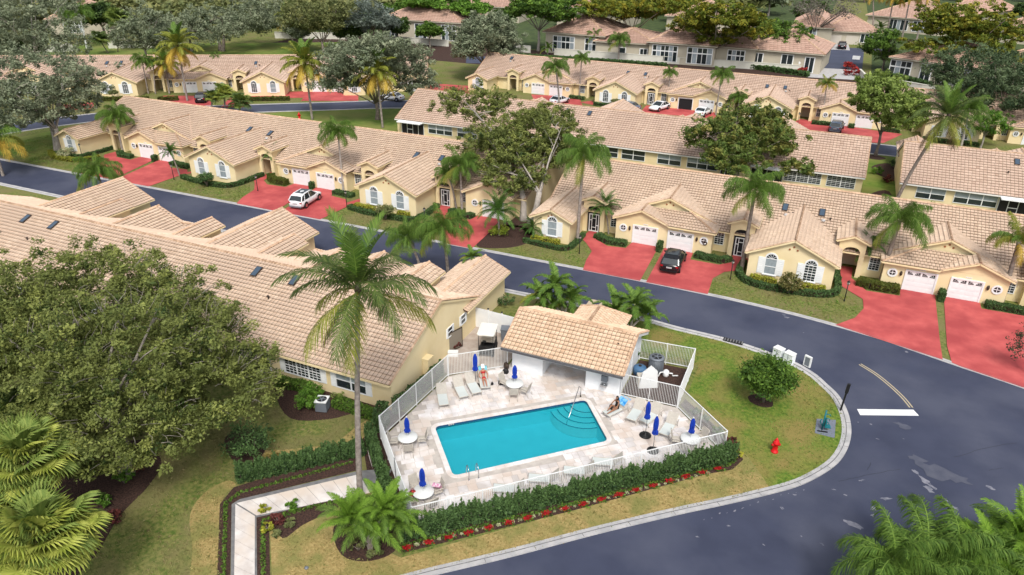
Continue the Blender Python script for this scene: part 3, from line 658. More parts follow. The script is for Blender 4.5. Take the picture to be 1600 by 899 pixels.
                drs = [(-1.95, 1), (1.95, 1)]; rwn = (-4.45, 4.45); cars = f[3] if len(f) > 3 else ''
            else:
                apex = 4.45; hw = 3.3; ze = apex-.46*hw
                gable_roof(c, yg-.4, ye+(apex-zr0)/sl+.2, hw, apex, .46)
                W.extrude([(c-2.95, yg, -.05), (c+2.95, yg, -.05), (c+2.95, yg, ze+.05), (c, yg, apex-.12), (c-2.95, yg, ze+.05)], (0, ywall-yg+.5, 0))
                drs = [(f[2]*.75, 1)]; rwn = (-f[2]*1.7,); cars = ''
            for i, (dx, _) in enumerate(drs):
                if cars and cars[i] == 'o':
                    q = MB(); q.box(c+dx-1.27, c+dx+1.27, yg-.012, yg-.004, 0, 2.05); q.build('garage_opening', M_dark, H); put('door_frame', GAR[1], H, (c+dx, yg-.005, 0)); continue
                d = put('garage_door', GAR[0], H, (c+dx, yg-.005, .01)); put('fan_light', GAR[2], d); put('door_frame', GAR[1], H, (c+dx, yg-.004, 0))
                pp = put('number_plate', ME_plate, H, (c+dx, yg-.004, 2.28))
                if lod == 0: put('digits', ME_digits, pp)['kind'] = 'stuff'
            for dx in rwn:
                w_ = put('round_window', ROUND[0], H, (c+dx, yg-.005, 1.62)); put('pane', ROUND[1], w_)
                put('wall_lamp', ME_sconce, H, (c+dx-math.copysign(.75, dx), yg-.12, 1.7))
    for x, y in skyl:
        ang = math.atan(sl) if y < ry else -math.atan(slr); o = put('skylight', ME_sky, H, (x, y, roofz(y)+.05), (ang, 0, 0)); put('pane', ME_skyg, o)
        put('vent_pipe', ME_pipe, H, (x+.9, y-.9, roofz(y-.9)-.05) if y < ry else (x+1, y+2.2, roofz(y+2.2)-.05))
        if y < ry: put('vent_cap', ME_capv, H, (x+.25, y-1.1, roofz(y-1.1)+.02))
    W.build('wall', M_wall, H); D.build('roof', M_deck, H); FA.build('fascia', M_trim, H)
    T.build('roof_tiles', M_tile if lod == 0 else M_tile2, H); C.build('ridge_tiles', H)
    # rear elevation, features given in local x
    for f in rear:
        k, xc, w = f[:3]
        if k == 'win':
            nv, style = f[3], f[4]; fr, panes, bl, gr = rw(w, 1.35, nv); w_ = put('window', fr, H, (xc, yrw+.005, .82), (0, 0, PI)); [put('pane', p, w_) for p in panes]
            if 'b' in style: put('blind', bl, w_)
            if 'g' in style: put('glazing_bars', gr, w_)
            if 's' in style:
                for s2 in (-1, 1): put('shutter', ME_shutter, H, (xc+s2*(w/2+.3), yrw+.005, .75), (0, 0, PI), (.75, 1, .85))
        elif k == 'scr':
            e = put('screen_porch', (lambda q: (q.box(-w/2, w/2, 0, .08, 0, 2.2), q.mesh('screen_porch', M_screen))[1])(MB()), H, (xc, yrw+.02, 0))
            fm = MB()
            for k2 in range(5): x = -w/2+w*k2/4; fm.box(x-.04, x+.04, .06, .12, 0, 2.25)
            fm.box(-w/2, w/2, .06, .12, 2.15, 2.3); fm.box(-w/2, w/2, .06, .12, .0, .1); fm.box(w*.0, w/4, .06, .13, 1.0, 1.1); fm.build('frame', M_white, e)
            if len(f) > 3: 
                r_ = MB(); r_.box(-w/2-.1, w/2+.1, 0, 1.5, 2.32, 2.42)
                for k2 in range(5): r_.box(-w/2-.1+(w+.1)*k2/4, -w/2+(w+.1)*k2/4, 0, 1.5, 2.42, 2.46)
                r_.build('awning', M_white, e)
        elif k == 'door':
            q = MB(); q.box(-w/2, w/2, 0, .06, 0, 2.1); q.build('patio_door', M_glass, H, (xc, yrw, 0))
    return H

R1 = villa('house_row', 'long bungalow row with two red driveway pairs right of the bare-trunked oak', (0, 70.7), 0, -28.5, 34,
    [('W1', -26.35, 'b'), ('E', -22.95, 1, 'gate'), ('G2', -14.7, -1), ('E', -6.55, -1, 'gate'), ('W2', -1.15, 'bg'), ('E', 4.15, 1, 'door'), ('G2', 12.55, 1), ('E', 20.6, -1, 'door'), ('W2', 26)],
    ry=13.0, rz=6.1, y_re=21, skyl=[(-3.0, 9.4), (.75, 9.4)], ends=(1, 0))
R0 = villa('house_row', 'bungalow row with five garage doors and a white SUV on its drive', (0, 70.7), 0, -105.2, -31.6,
    [('W1', -103.0, 'b'), ('E', -98.6, 1, 'door'), ('G2', -89.6, -1), ('E', -81.1, -1, 'open'), ('W2', -75.4, 'bb'), ('E', -70.1, 1, 'open'), ('G2', -61.5, 1), ('E', -53.2, -1, 'open'), ('W2', -47.7, 'bb'), ('E', -42.3, 1, 'gate'), ('G1', -35.9, 1)],
    ry=12.9, rz=6.0, y_re=21, skyl=[(-76.9, 9.5), (-73, 9.3), (-48.9, 9.2), (-45.2, 9.3)])
R3 = villa('house_row', 'bungalow row seen from behind beside the pool, rear windows over a lawn', (0, 56.0), PI, 25.4, 84,
    [('W1', 27.5, '-'), ('E', 30.9, 1, 'open'), ('G2', 38.8, -1), ('W2', 51.2), ('E', 46.0, -1, 'open'), ('E', 56.5, 1, 'open'), ('G2', 62.6, 1), ('W2', 74.4), ('E', 69.3, -1, 'open')],
    rear=[('win', 28.9, 2.6, 2, 'bs'), ('win', 33.3, 3.3, 3, 'gs'), ('scr', 38.2, 3.6), ('win', 43, 3, 3, 'g'), ('win', 47.6, 2.6, 2, 'b'), ('win', 56, 3, 3, 'g'), ('win', 64, 3, 3, 'g')],
    ry=12.2, rz=5.65, y_re=20.0, tile_rear=True, skyl=[(38.4, 13.5), (42.4, 13.5), (67.4, 13.6), (71.4, 13.6)], ends=(1, 0))
R2 = villa('house_row', 'bungalow row with its back windows above the middle roof ridge', (0, 122.2), PI, -5.0, 66.0,
    [('W2', 7.2), ('G2', 20), ('W2', 33.5), ('G2', 46)],
    rear=[('win', -2.4, 3.4, 2, 'g'), ('win', 2.4, 4.6, 3, 'g'), ('scr', 7.0, 4.2, 1), ('scr', 11.9, 2.6), ('win', 15.8, 4.2, 3, 'b'), ('win', 20.5, 3.3, 2, 'b'), ('win', 25.8, 3.4, 2, 'n'), ('win', 30.2, 4.1, 2, 'n'), ('win', 53, 3.4, 2, 'b'), ('win', 57.9, 4.3, 3, 'b'), ('scr', 63.0, 4.2, 1)],
    ry=12.5, rz=6.0, y_re=20.3, tile_rear=True, tile_front=False, skyl=[(38.3, 14.0), (34.7, 14.0)], lod=1)
R2b = villa('house_row', 'bungalow row end behind the leaning palm, blue skylight near its ridge', (0, 122.2), PI, -70, -9.4,
    [('W1', -11.8, '-'), ('G2', -24), ('W2', -38)],
    rear=[('win', -13.0, 3.2, 2, 'b'), ('win', -18.0, 4.6, 3, 'b'), ('scr', -22.6, 4.2, 1)], ry=12.5, rz=6.0, y_re=20.3, tile_rear=True, tile_front=False, skyl=[(-22.2, 14.2)], lod=1)
R4 = villa('house_row', 'far bungalow row with open garage and parked cars before the walled road', (0, 137.4), 0, -71.6, 44,
    [('W1', -68.6, 'b'), ('E', -62.6, 1, 'open'), ('G2', -54.6, -1), ('E', -45.2, -1, 'open'), ('W2', -39.2, 'gg'), ('E', -33.3, 1, 'gate'), ('G2', -24.4, 1, 'oc'), ('E', -16.6, -1, 'open'), ('W2', -11.2, 'bg'), ('E', -5.0, 1, 'door'), ('G2', 2.9, -1), ('E', 11.8, -1, 'open'), ('W2', 18, 'gg'), ('E', 24, 1), ('G2', 32, 1)],
    skyl=[(-65.8, 11), (-39.6, 9.6), (-36, 9.6), (-12.6, 9.2), (-9.4, 9.3)], lod=1)
_o = Vector(G(152, 152)); _d = Vector((math.cos(R(28.3)), math.sin(R(28.3)))); _n = Vector((-_d.y, _d.x))
R4L = villa('house_row', 'far bungalow row turned to the curve, behind the yellow coconut palms', (_o.x-_d.x*20, _o.y-_d.y*20), R(28.3), -4, 84.5,
    [('G2', 4.5, 1), ('E', 14, -1, 'open'), ('W2', 23.9, 'bg'), ('E', 30.4, 1, 'door'), ('G2', 38.8, 1), ('E', 46.6, -1, 'door'), ('W2', 52.3, 'gb'), ('E', 58, 1), ('G2', 64.5, -1), ('E', 73.2, -1), ('W1', 70.0, 'g'), ('G1', 81.2, 1)],
    skyl=[(19, 9.8), (21.8, 9.9), (49, 9.6)], lod=1)

# ------------------------------------------------------------------ leaves and crowns
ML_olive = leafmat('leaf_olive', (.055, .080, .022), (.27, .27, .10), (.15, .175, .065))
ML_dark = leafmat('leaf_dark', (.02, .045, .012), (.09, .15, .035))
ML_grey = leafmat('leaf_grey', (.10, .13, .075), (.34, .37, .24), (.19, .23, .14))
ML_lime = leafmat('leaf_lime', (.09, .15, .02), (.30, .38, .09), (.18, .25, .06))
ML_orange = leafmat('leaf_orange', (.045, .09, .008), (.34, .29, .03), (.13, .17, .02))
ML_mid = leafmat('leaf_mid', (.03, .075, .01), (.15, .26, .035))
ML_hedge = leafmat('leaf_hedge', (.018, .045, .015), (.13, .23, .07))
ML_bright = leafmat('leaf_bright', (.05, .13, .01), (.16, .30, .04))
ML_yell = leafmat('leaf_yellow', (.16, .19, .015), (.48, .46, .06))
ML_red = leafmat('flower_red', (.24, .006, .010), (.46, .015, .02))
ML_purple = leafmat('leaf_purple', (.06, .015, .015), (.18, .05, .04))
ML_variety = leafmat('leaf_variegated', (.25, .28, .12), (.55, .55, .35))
def leaves(name, C, size, m, rnd=None, up=.5, asp=.5, sd=.35):
    """one small folded leaf face at every point of C"""
    C = np.asarray(C, float); N = len(C)
    nrm = RNG.normal(size=(N, 3)); nrm[:, 2] = np.abs(nrm[:, 2])+up; nrm /= np.linalg.norm(nrm, axis=1)[:, None]
    t = np.cross(nrm, RNG.normal(size=(N, 3))); t /= np.linalg.norm(t, axis=1)[:, None]; b = np.cross(nrm, t)
    s = (size*np.exp(RNG.normal(0, sd, N)))[:, None]
    V = np.stack([C-t*s, C+b*s*asp+nrm*s*.1, C+t*s, C-b*s*asp+nrm*s*.1], 1).reshape(-1, 3)
    F = np.arange(4*N).reshape(N, 4)
    if rnd is None: rnd = RNG.uniform(0, 1, N)
    return fastmesh(name, V, F, m, np.clip(rnd, 0, 1))
def clumps(blobs, ncl, per, cr, shell=.5, flat=.75, under=.25):
    """leaf points gathered in clumps through the volume of several rounded masses"""
    vol = np.array([b[3]*b[4]*b[5] for b in blobs])**.75; vol /= vol.sum(); out = []; rn = []
    for b, v in zip(blobs, vol):
        n = max(3, int(ncl*v)); d = RNG.normal(size=(n, 3)); d /= np.linalg.norm(d, axis=1)[:, None]; lo = d[:, 2] < 0
        d[lo, 2] *= .55; r = (shell+(1-shell)*RNG.uniform(0, 1, n)**.5)*(1+.17*RNG.normal(size=n).clip(-1.6, 1.6))
        c = np.array(b[:3])+d*np.array(b[3:6])*r[:, None]; cs = cr*np.exp(RNG.normal(0, .25, n)); cv = RNG.normal(.46, .27, n)
        p = RNG.normal(size=(n, per, 3)); p /= np.linalg.norm(p, axis=2)[:, :, None]; p *= (RNG.uniform(0, 1, (n, per, 1))**.45); p[:, :, 2] *= flat
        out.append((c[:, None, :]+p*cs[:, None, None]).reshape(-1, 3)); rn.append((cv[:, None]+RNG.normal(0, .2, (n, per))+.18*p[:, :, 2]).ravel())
    return np.concatenate(out), np.concatenate(rn)
def limb_mesh(name, blobs, h0, r0, m, base=(0, 0, 0), n=9, lean=(0, 0), fork=.35, sub=2, stems=1):
    mb = MB(); B = Vector(base)
    for s in range(stems):
        o = Vector((0, 0, 0)) if stems == 1 else Vector((math.cos(s*2.4)*r0*1.6, math.sin(s*2.4)*r0*1.6, 0)); L = Vector((lean[0], lean[1], 0)) + o*1.5
        top = B+o+L+Vector((0, 0, h0)); mb.tube([B+o+Vector((0, 0, -.3)), B+o+L*.2+Vector((0, 0, h0*.15)), B+o+L*.5+Vector((r0*.4, 0, h0*.5)), top], [r0*1.6, r0*1.1, r0*.9, r0*.8], 8)
        k = max(2, n//stems)
        for i in range(k):
            b = blobs[i % len(blobs)]; a = 2*PI*(i/k)+random.uniform(-.4, .4)+s; rr = random.uniform(.45, .8)
            e = Vector((b[0]+b[3]*rr*math.cos(a), b[1]+b[4]*rr*math.sin(a), b[2]+b[5]*random.uniform(-.1, .6)))
            st = top-Vector((0, 0, random.uniform(0, fork*h0*.5))); mid = st.lerp(e, .5)+Vector((random.uniform(-.4, .4), random.uniform(-.4, .4), random.uniform(.1, .7)))
            r = r0*random.uniform(.28, .42); mb.tube([st, mid, e], [r, r*.65, r*.25], 6)
            for j in range(sub):
                t = random.uniform(.3, .9); p = mid.lerp(e, t); q = p+Vector((random.uniform(-1, 1)*b[3]*.4, random.uniform(-1, 1)*b[4]*.4, random.uniform(.1, .5)*b[5])); mb.tube([p, p.lerp(q, .5)+Vector((0, 0, .15)), q], [r*.4, r*.25, r*.1], 4)
    return mb.mesh(name, m)
def twigs(mb, blobs, n, L=1.2, r=.018):
    for i in range(n):
        b = random.choice(blobs); d = Vector((random.gauss(0, 1), random.gauss(0, 1), abs(random.gauss(0, .8)))).normalized()
        q = Vector((b[0]+d.x*b[3]*1.02, b[1]+d.y*b[4]*1.02, b[2]+d.z*b[5]*1.04)); p = q-Vector((d.x, d.y, d.z*.8))*L*random.uniform(.6, 1.4)+Vector((random.uniform(-.4, .4), random.uniform(-.4, .4), -.1))
        mb.tube([p, p.lerp(q, .5)+Vector((random.uniform(-.12, .12), random.uniform(-.12, .12), .08)), q], [r*1.6, r, r*.4], 3, cap=False)
# --- big trees, each surveyed: blobs in world metres
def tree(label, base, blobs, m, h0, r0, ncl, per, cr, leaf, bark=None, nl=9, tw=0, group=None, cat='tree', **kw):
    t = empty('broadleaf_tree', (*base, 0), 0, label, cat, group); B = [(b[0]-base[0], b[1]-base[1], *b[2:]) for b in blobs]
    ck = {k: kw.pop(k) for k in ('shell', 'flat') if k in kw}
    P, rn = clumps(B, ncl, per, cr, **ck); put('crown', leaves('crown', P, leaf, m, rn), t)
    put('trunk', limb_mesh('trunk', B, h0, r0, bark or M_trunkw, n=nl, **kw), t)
    if tw: mb = MB(); twigs(mb, B, tw); mb.build('twigs', bark or M_trunkw, t)['kind'] = 'stuff'
    return t
BASE = None; NB = [0]
def blob_px(x, y, z, rpx, rypx=None, depth=1.0):
    """rounded mass seen centred at x,y whose centre stands z above ground"""
    if BASE:
        NB[0] += 1; T_ = top_over(BASE, x, y); d = (T_-CAM).length; r = rpx*d/FPX; n = Vector((BASE[0], BASE[1], 0)).normalized()*r*.45*((-1)**NB[0]); return (T_.x+n.x, T_.y+n.y, max(T_.z, 1.2), r*depth, r*depth, (rypx or rpx)*d/FPX)
    p = G(x, y, z); d = math.sqrt(p[0]**2+p[1]**2+(CAMH-z)**2); s = d/FPX; r = rpx*s; return (p[0], p[1], z, r*depth, r*depth, (rypx or rpx)*s)
bT1 = [blob_px(150, 455, 7.2, 102, 60), blob_px(60, 500, 7.2, 105, 78), blob_px(250, 482, 7.4, 84, 60), blob_px(322, 538, 6.6, 80, 66), blob_px(200, 560, 7.6, 120, 90), blob_px(70, 590, 6.5, 110, 80), blob_px(330, 610, 5.2, 90, 65), blob_px(200, 650, 5.2, 110, 75), blob_px(392, 578, 4.9, 44, 36), blob_px(10, 530, 6, 80, 80), blob_px(120, 690, 3.8, 70, 45)]
tree('huge olive green oak filling the near left, grey twigs showing', G(200, 735), bT1, leafmat('leaf_oak', (.03, .06, .012), (.28, .31, .08), (.16, .19, .05)), 4.2, .42, 2300, 95, .5, .088, bark=mat('twig_bark', (.20, .18, .15), (.30, .27, .23), scale=3, rough=.95), tw=700, nl=16, shell=.6)
bT2 = [blob_px(825, 215, 7.2, 72, 45), blob_px(770, 235, 6.6, 60, 42), blob_px(880, 240, 6.2, 42, 36), blob_px(800, 275, 5.2, 55, 32), blob_px(740, 165, 8.2, 55, 28, 1), blob_px(855, 190, 7.4, 50, 24)]
tree('tall oak with several pale trunks between the two middle rows', G(822, 347), bT2, leafmat('leaf_oak', (0,)*3, (0,)*3), 4.0, .40, 900, 85, .52, .13, nl=12, tw=120, stems=2, shell=.5)
bT3 = [blob_px(1120, 215, 6.2, 45, 30), blob_px(1170, 190, 7.0, 50, 26), blob_px(1210, 225, 6.0, 40, 30), blob_px(1150, 245, 5.2, 45, 24), blob_px(1245, 262, 4.0, 26, 12), blob_px(1195, 200, 6.4, 40, 26)]
tree('brown green spreading tree over the rear windows of the bungalow row', (-10.6, 97.5), bT3, leafmat('leaf_rust', (.04, .075, .012), (.27, .25, .06), (.11, .17, .035)), 3.2, .34, 540, 70, .6, .17, bark=M_trunk, nl=12, shell=.45)
BASE = G(1368, 243)
bT4 = [blob_px(1385, 150, 7.4, 42, 22), blob_px(1355, 165, 6.2, 24, 20), blob_px(1405, 180, 5.2, 36, 18), blob_px(1380, 135, 8, 34, 14), blob_px(1425, 160, 6, 26, 16)]
tree('light green airy tree in a mulch ring at the far kerb gap', G(1368, 243), bT4, ML_lime, 3.6, .22, 420, 60, .6, .18, bark=M_trunk, nl=10, shell=.4)
BASE = G(88, 236)
bT5 = [blob_px(50, 125, 7, 85, 34), blob_px(10, 165, 5.5, 60, 38), blob_px(95, 165, 5.4, 55, 34), blob_px(125, 130, 6, 34, 28), blob_px(60, 170, 6, 60, 30)]
tree('broad grey green tree by the left bend, trunks over the lawn', G(88, 236), bT5, ML_grey, 3.6, .34, 620, 75, .75, .16, bark=M_trunkw, nl=12, tw=60, stems=2)
BASE = G(60, 110)
bT6 = [blob_px(50, 35, 8, 65, 40), blob_px(-10, 60, 7, 60, 40), blob_px(90, 60, 5.5, 36, 28), blob_px(20, 10, 9, 70, 30)]
tree('large grey green tree in the upper left corner', G(60, 110), bT6, ML_grey, 4, .4, 520, 70, 1.0, .2, nl=10)
BASE = G(590, 187)
bT8 = [blob_px(560, 90, 8, 55, 26), blob_px(620, 100, 7, 50, 28), blob_px(530, 120, 6, 36, 26), blob_px(650, 130, 5.5, 32, 24), blob_px(590, 70, 9, 50, 18)]
tree('wide grey oak with dark limbs behind the central coconut palms', G(590, 187), bT8, ML_grey, 3.0, .36, 560, 80, .85, .18, bark=M_trunk, nl=14, shell=.4, sub=3)
BASE = G(757, 125)
bT9 = [blob_px(760, 55, 7, 48, 28), blob_px(730, 75, 5.6, 26, 20), blob_px(790, 78, 5.6, 26, 20)]
tree('round dusty grey tree in the gap of the far row', G(757, 125), bT9, ML_grey, 3.4, .36, 400, 70, .9, .24, bark=M_trunk, nl=12, shell=.4, sub=3)
BASE = G(345, 80)
bT7 = [blob_px(330, 40, 7, 50, 30), blob_px(390, 35, 7, 45, 30), blob_px(420, 25, 7, 36, 26), blob_px(280, 45, 5.5, 36, 22)]
tree('grey tree clump with two trunks on the far lawn', G(345, 80), bT7, ML_grey, 4, .45, 480, 60, 1.1, .22, bark=M_trunk, nl=12, stems=2)
BASE = G(575, 75)
bT10 = [blob_px(575, 25, 8, 38, 20), blob_px(545, 45, 6.5, 28, 18), blob_px(605, 35, 6.5, 20, 16)]
tree('silver grey tree top centre left of the green flat tree', G(575, 75), bT10, leafmat('leaf_silver', (.09, .12, .10), (.22, .26, .22)), 3, .35, 260, 50, 1.1, .24, bark=M_trunk)
BASE = G(1487, 125)
bT11 = [blob_px(1510, 30, 8, 75, 16), blob_px(1460, 70, 5.5, 42, 12), blob_px(1540, 55, 7, 70, 14), blob_px(1570, 80, 5.5, 45, 12), blob_px(1490, 48, 7, 55, 12)]
tree('flat topped tree with orange green layers above the walled houses', G(1487, 125), bT11, ML_orange, 4, .38, 480, 70, 1.1, .28, bark=M_trunk, nl=12, flat=.4, shell=.3)
BASE = G(1112, 103)
bT12 = [blob_px(1130, 22, 9, 60, 18), blob_px(1090, 40, 7, 42, 16), blob_px(1165, 45, 7, 36, 14), blob_px(1120, 62, 5.5, 40, 11)]
tree('orange green layered tree over the long white wall', G(1112, 103), bT12, ML_orange, 4, .35, 420, 70, 1.1, .28, bark=M_trunkw, nl=12, flat=.45, shell=.3)
BASE = G(841, 80)
bT13 = [blob_px(850, 8, 8, 55, 16), blob_px(815, 18, 7, 30, 12), blob_px(870, 22, 7, 30, 12)]
tree('dark flat tree on one pale forked trunk by the white wall', G(841, 80), bT13, ML_mid, 5.5, .4, 330, 65, 1.1, .28, bark=M_trunkw, nl=10, flat=.45, shell=.3, fork=.2)
BASE = G(1560, 205)
bT14 = [blob_px(1530, 120, 7, 70, 32), blob_px(1580, 140, 5.5, 50, 34), blob_px(1475, 120, 5.8, 26, 18), blob_px(1500, 150, 5, 36, 24)]
tree('dense dark evergreen at the right edge before the walled houses', G(1560, 205), bT14, leafmat('leaf_ficus', (.03, .06, .025), (.14, .19, .09)), 3.2, .35, 620, 70, .8, .16, bark=M_trunk, nl=12)
BASE = G(1232, 105)
bT15 = [blob_px(1232, 62, 5, 32, 22)]
tree('round dark green tree left of the far side street', G(1232, 105), bT15, ML_mid, 2.6, .3, 200, 60, .8, .2, bark=M_trunk)
BASE = G(1378, 110)
bT16 = [blob_px(1380, 62, 5.4, 24, 16), blob_px(1370, 78, 4, 22, 14)]
tree('small green tree right of the far side street', G(1378, 110), bT16, ML_mid, 2.4, .25, 140, 55, .8, .2, bark=M_trunk)
BASE = G(1270, 68)
bT17 = [blob_px(1290, 8, 9, 42, 14), blob_px(1260, 15, 8, 26, 12), blob_px(1320, 18, 7, 20, 10)]
tree('thin bare limbed tree in front of the hip roofed far house', G(1270, 68), bT17, leafmat('leaf_thin', (.11, .10, .08), (.2, .19, .15)), 3.5, .4, 120, 22, 1.4, .22, bark=M_trunk, nl=16, sub=4)
BASE = G(705, 60)
bT18 = [blob_px(700, 8, 8, 40, 12), blob_px(740, 12, 7, 30, 10), blob_px(660, 5, 8, 30, 10)]
tree('bright green flat tree above the tall back windows', G(705, 60), bT18, ML_bright, 4.5, .35, 330, 60, 1.2, .32, bark=M_trunk, flat=.4, shell=.3)
BASE = G(985, 78)
bT19 = [blob_px(940, 12, 8, 40, 14), blob_px(985, 20, 7.5, 45, 15), blob_px(1030, 8, 8, 40, 14)]
tree('yellow green flat tree right of the pale forked trunk', G(985, 78), bT19, ML_orange, 4.5, .35, 380, 65, 1.2, .32, bark=M_trunk, flat=.4, shell=.3)
BASE = G(505, 85)
bT20 = [blob_px(505, 35, 7, 34, 22), blob_px(470, 25, 7, 30, 20), blob_px(530, 20, 7, 20, 16)]
tree('dark olive tree between two silver grey trees', G(505, 85), bT20, ML_olive, 3, .35, 300, 50, 1.1, .23, bark=M_trunk)
BASE = G(230, 95)
bT22 = [blob_px(232, 40, 6, 34, 26), blob_px(205, 60, 5, 26, 20), blob_px(250, 62, 4, 30, 16)]
tree('grey shrubby tree behind the far left row', G(230, 95), bT22, ML_grey, 2.6, .3, 260, 50, 1.0, .22)
BASE = G(1532, 232)
bT23 = [blob_px(1540, 198, 3.4, 24, 16), blob_px(1560, 188, 3.6, 18, 12)]
tree('small bright green tree before the right far garages', G(1532, 232), bT23, ML_bright, 2.0, .14, 110, 45, .5, .13, bark=M_trunkw)
BASE = G(1612, 590)
bT24 = [blob_px(1597, 545, 3.4, 18, 32)]
tree('thin branched tree cut by the right edge over the drive', G(1612, 590), bT24, leafmat('leaf_sparse', (.03, .04, .02), (.12, .10, .06)), 1.5, .1, 60, 16, .5, .08, bark=M_trunk)
BASE = None
# prototypes copied for the background
def proto(m, bark, seed, flat=.75, per=55, leaf=.31, cl=200):
    t = empty('broadleaf_tree'); B = [(0, 0, 6.2, 3.6, 3.6, 2.2), (1.8, .8, 5.2, 2.6, 2.6, 1.8), (-1.8, -.6, 5.2, 2.6, 2.6, 1.8), (.2, -1.6, 6.4, 2.4, 2.4, 1.8)]
    P, rn = clumps(B, cl, per, 1.0, flat=flat); put('crown', leaves('crown', P, leaf, m, rn), t); put('trunk', limb_mesh('trunk', B, 3.4, .3, bark), t); return t
PR = [proto(ML_dark, M_trunk, 1), proto(ML_grey, M_trunkw, 2), proto(ML_mid, M_trunk, 3), proto(ML_olive, M_trunk, 4)]
used = [False]*4
def bgtree(k, x, y, s, label):
    t = PR[k] if not used[k] else copy_tree(PR[k]); used[k] = True
    p = G(x, y); t.location = (*p, 0); t.scale = (s, s, s*.95); t.rotation_euler = (0, 0, random.uniform(0, 6)); tag(t, label, 'tree', 'background trees')
for a in [(0, 165, 62, 1.2, 'dark tree behind the leaning white palm trunk'), (0, 215, 30, 1.5, 'black green tree at the top edge above the grey shrubby tree'), (0, 275, 18, 1.3, 'dark tree at the top edge left of the grey clump'),
          (2, 120, 52, 1.0, 'mid green tree right of the upper left corner tree'), (2, 620, 52, 1.1, 'green tree at the left end of the back windows'), (0, 660, 40, 1.2, 'dark tree behind the bright flat tree'), (0, 785, 55, .9, 'dark tree left of the pale forked trunk'),
          (0, 900, 62, .8, 'low dark tree before the tall back windows'), (1, 1200, 25, 1.3, 'grey tree at the top edge left of the bare limbed tree'), (0, 1215, 75, .8, 'dark tree behind the round green tree'),
          (1, 450, 60, 1.0, 'grey tree under the top centre coconut palm'), (3, 310, 62, 1.1, 'olive tree behind the yellow coconut palm pair'), (0, 585, 62, .9, 'dark tree below the silver grey tree'), (1, 1440, 12, 1.3, 'grey green tree beyond the leaning palm trunks'),
          (0, 1560, 12, 1.3, 'dark tree in the upper right corner'), (2, 1350, 4, 1.2, 'green tree at the top edge beyond the far roofs'), (1, 1180, 8, 1.2, 'grey tree at the top edge over the orange layered tree'), (0, 60, 100, .8, 'dark tree under the upper left corner tree'),
          (0, 1595, 40, .9, 'dark tree by the last far roof on the right'), (0, 25, 110, .9, 'dark tree at the left edge below the corner tree'), (3, 360, 10, 1.5, 'olive tree at the top edge above the grey clump'), (2, 1500, 2, 1.4, 'green tree beyond the orange flat tree'), (0, 622, 70, .9, 'dark tree before the left windows of the estate'), (2, 672, 74, .8, 'green tree at the left estate wall end'), (1, 300, 80, 1.0, 'grey tree on the far lawn edge'), (1, 470, 78, .9, 'grey tree on the far lawn under the coconut palm'), (0, 545, 76, .8, 'dark tree at the right end of the far lawn'), (0, 1260, 50, 1.2, 'dark tree behind the bare limbed tree'), (2, 1410, 30, 1.2, 'green tree behind the leaning palm trunks'), (0, 960, 40, 1.2, 'dark tree behind the estate roofs'), (2, 1060, 36, 1.2, 'green tree behind the layered estate tree')]: bgtree(*a)
# far wood beyond: one mass
pts = []; rr = []
for k in range(620):
    x = random.uniform(-80, 1680); y = random.uniform(-70, 12) if k < 360 else random.uniform(0, 48)
    if k >= 360: x = random.uniform(-60, 640) if k < 540 else random.uniform(620, 1230); y = y if x < 620 else y*.62
    if 1215 < x < 1530 and y > -14: continue
    if 60 < x < 175 and y > 30: continue
    gx, gy = G(x, y); d = math.hypot(gx, gy); s = random.uniform(4.5, 8)
    q = RNG.normal(size=(150, 3)); q /= np.linalg.norm(q, axis=1)[:, None]; q[:, 2] = np.abs(q[:, 2])*.9
    pts.append(np.array([gx, gy, 3.5])+q*np.array([s, s, s*.75])*RNG.uniform(.75, 1.05, (150, 1))); rr.append(RNG.normal(random.uniform(.2, .8), .2, 150))
fw = put('far_woods', leaves('far_woods', np.concatenate(pts), 1.0, ML_olive, np.concatenate(rr), asp=.7)); tag(fw, 'wood of mixed trees closing the far distance', 'woods', kind='stuff')

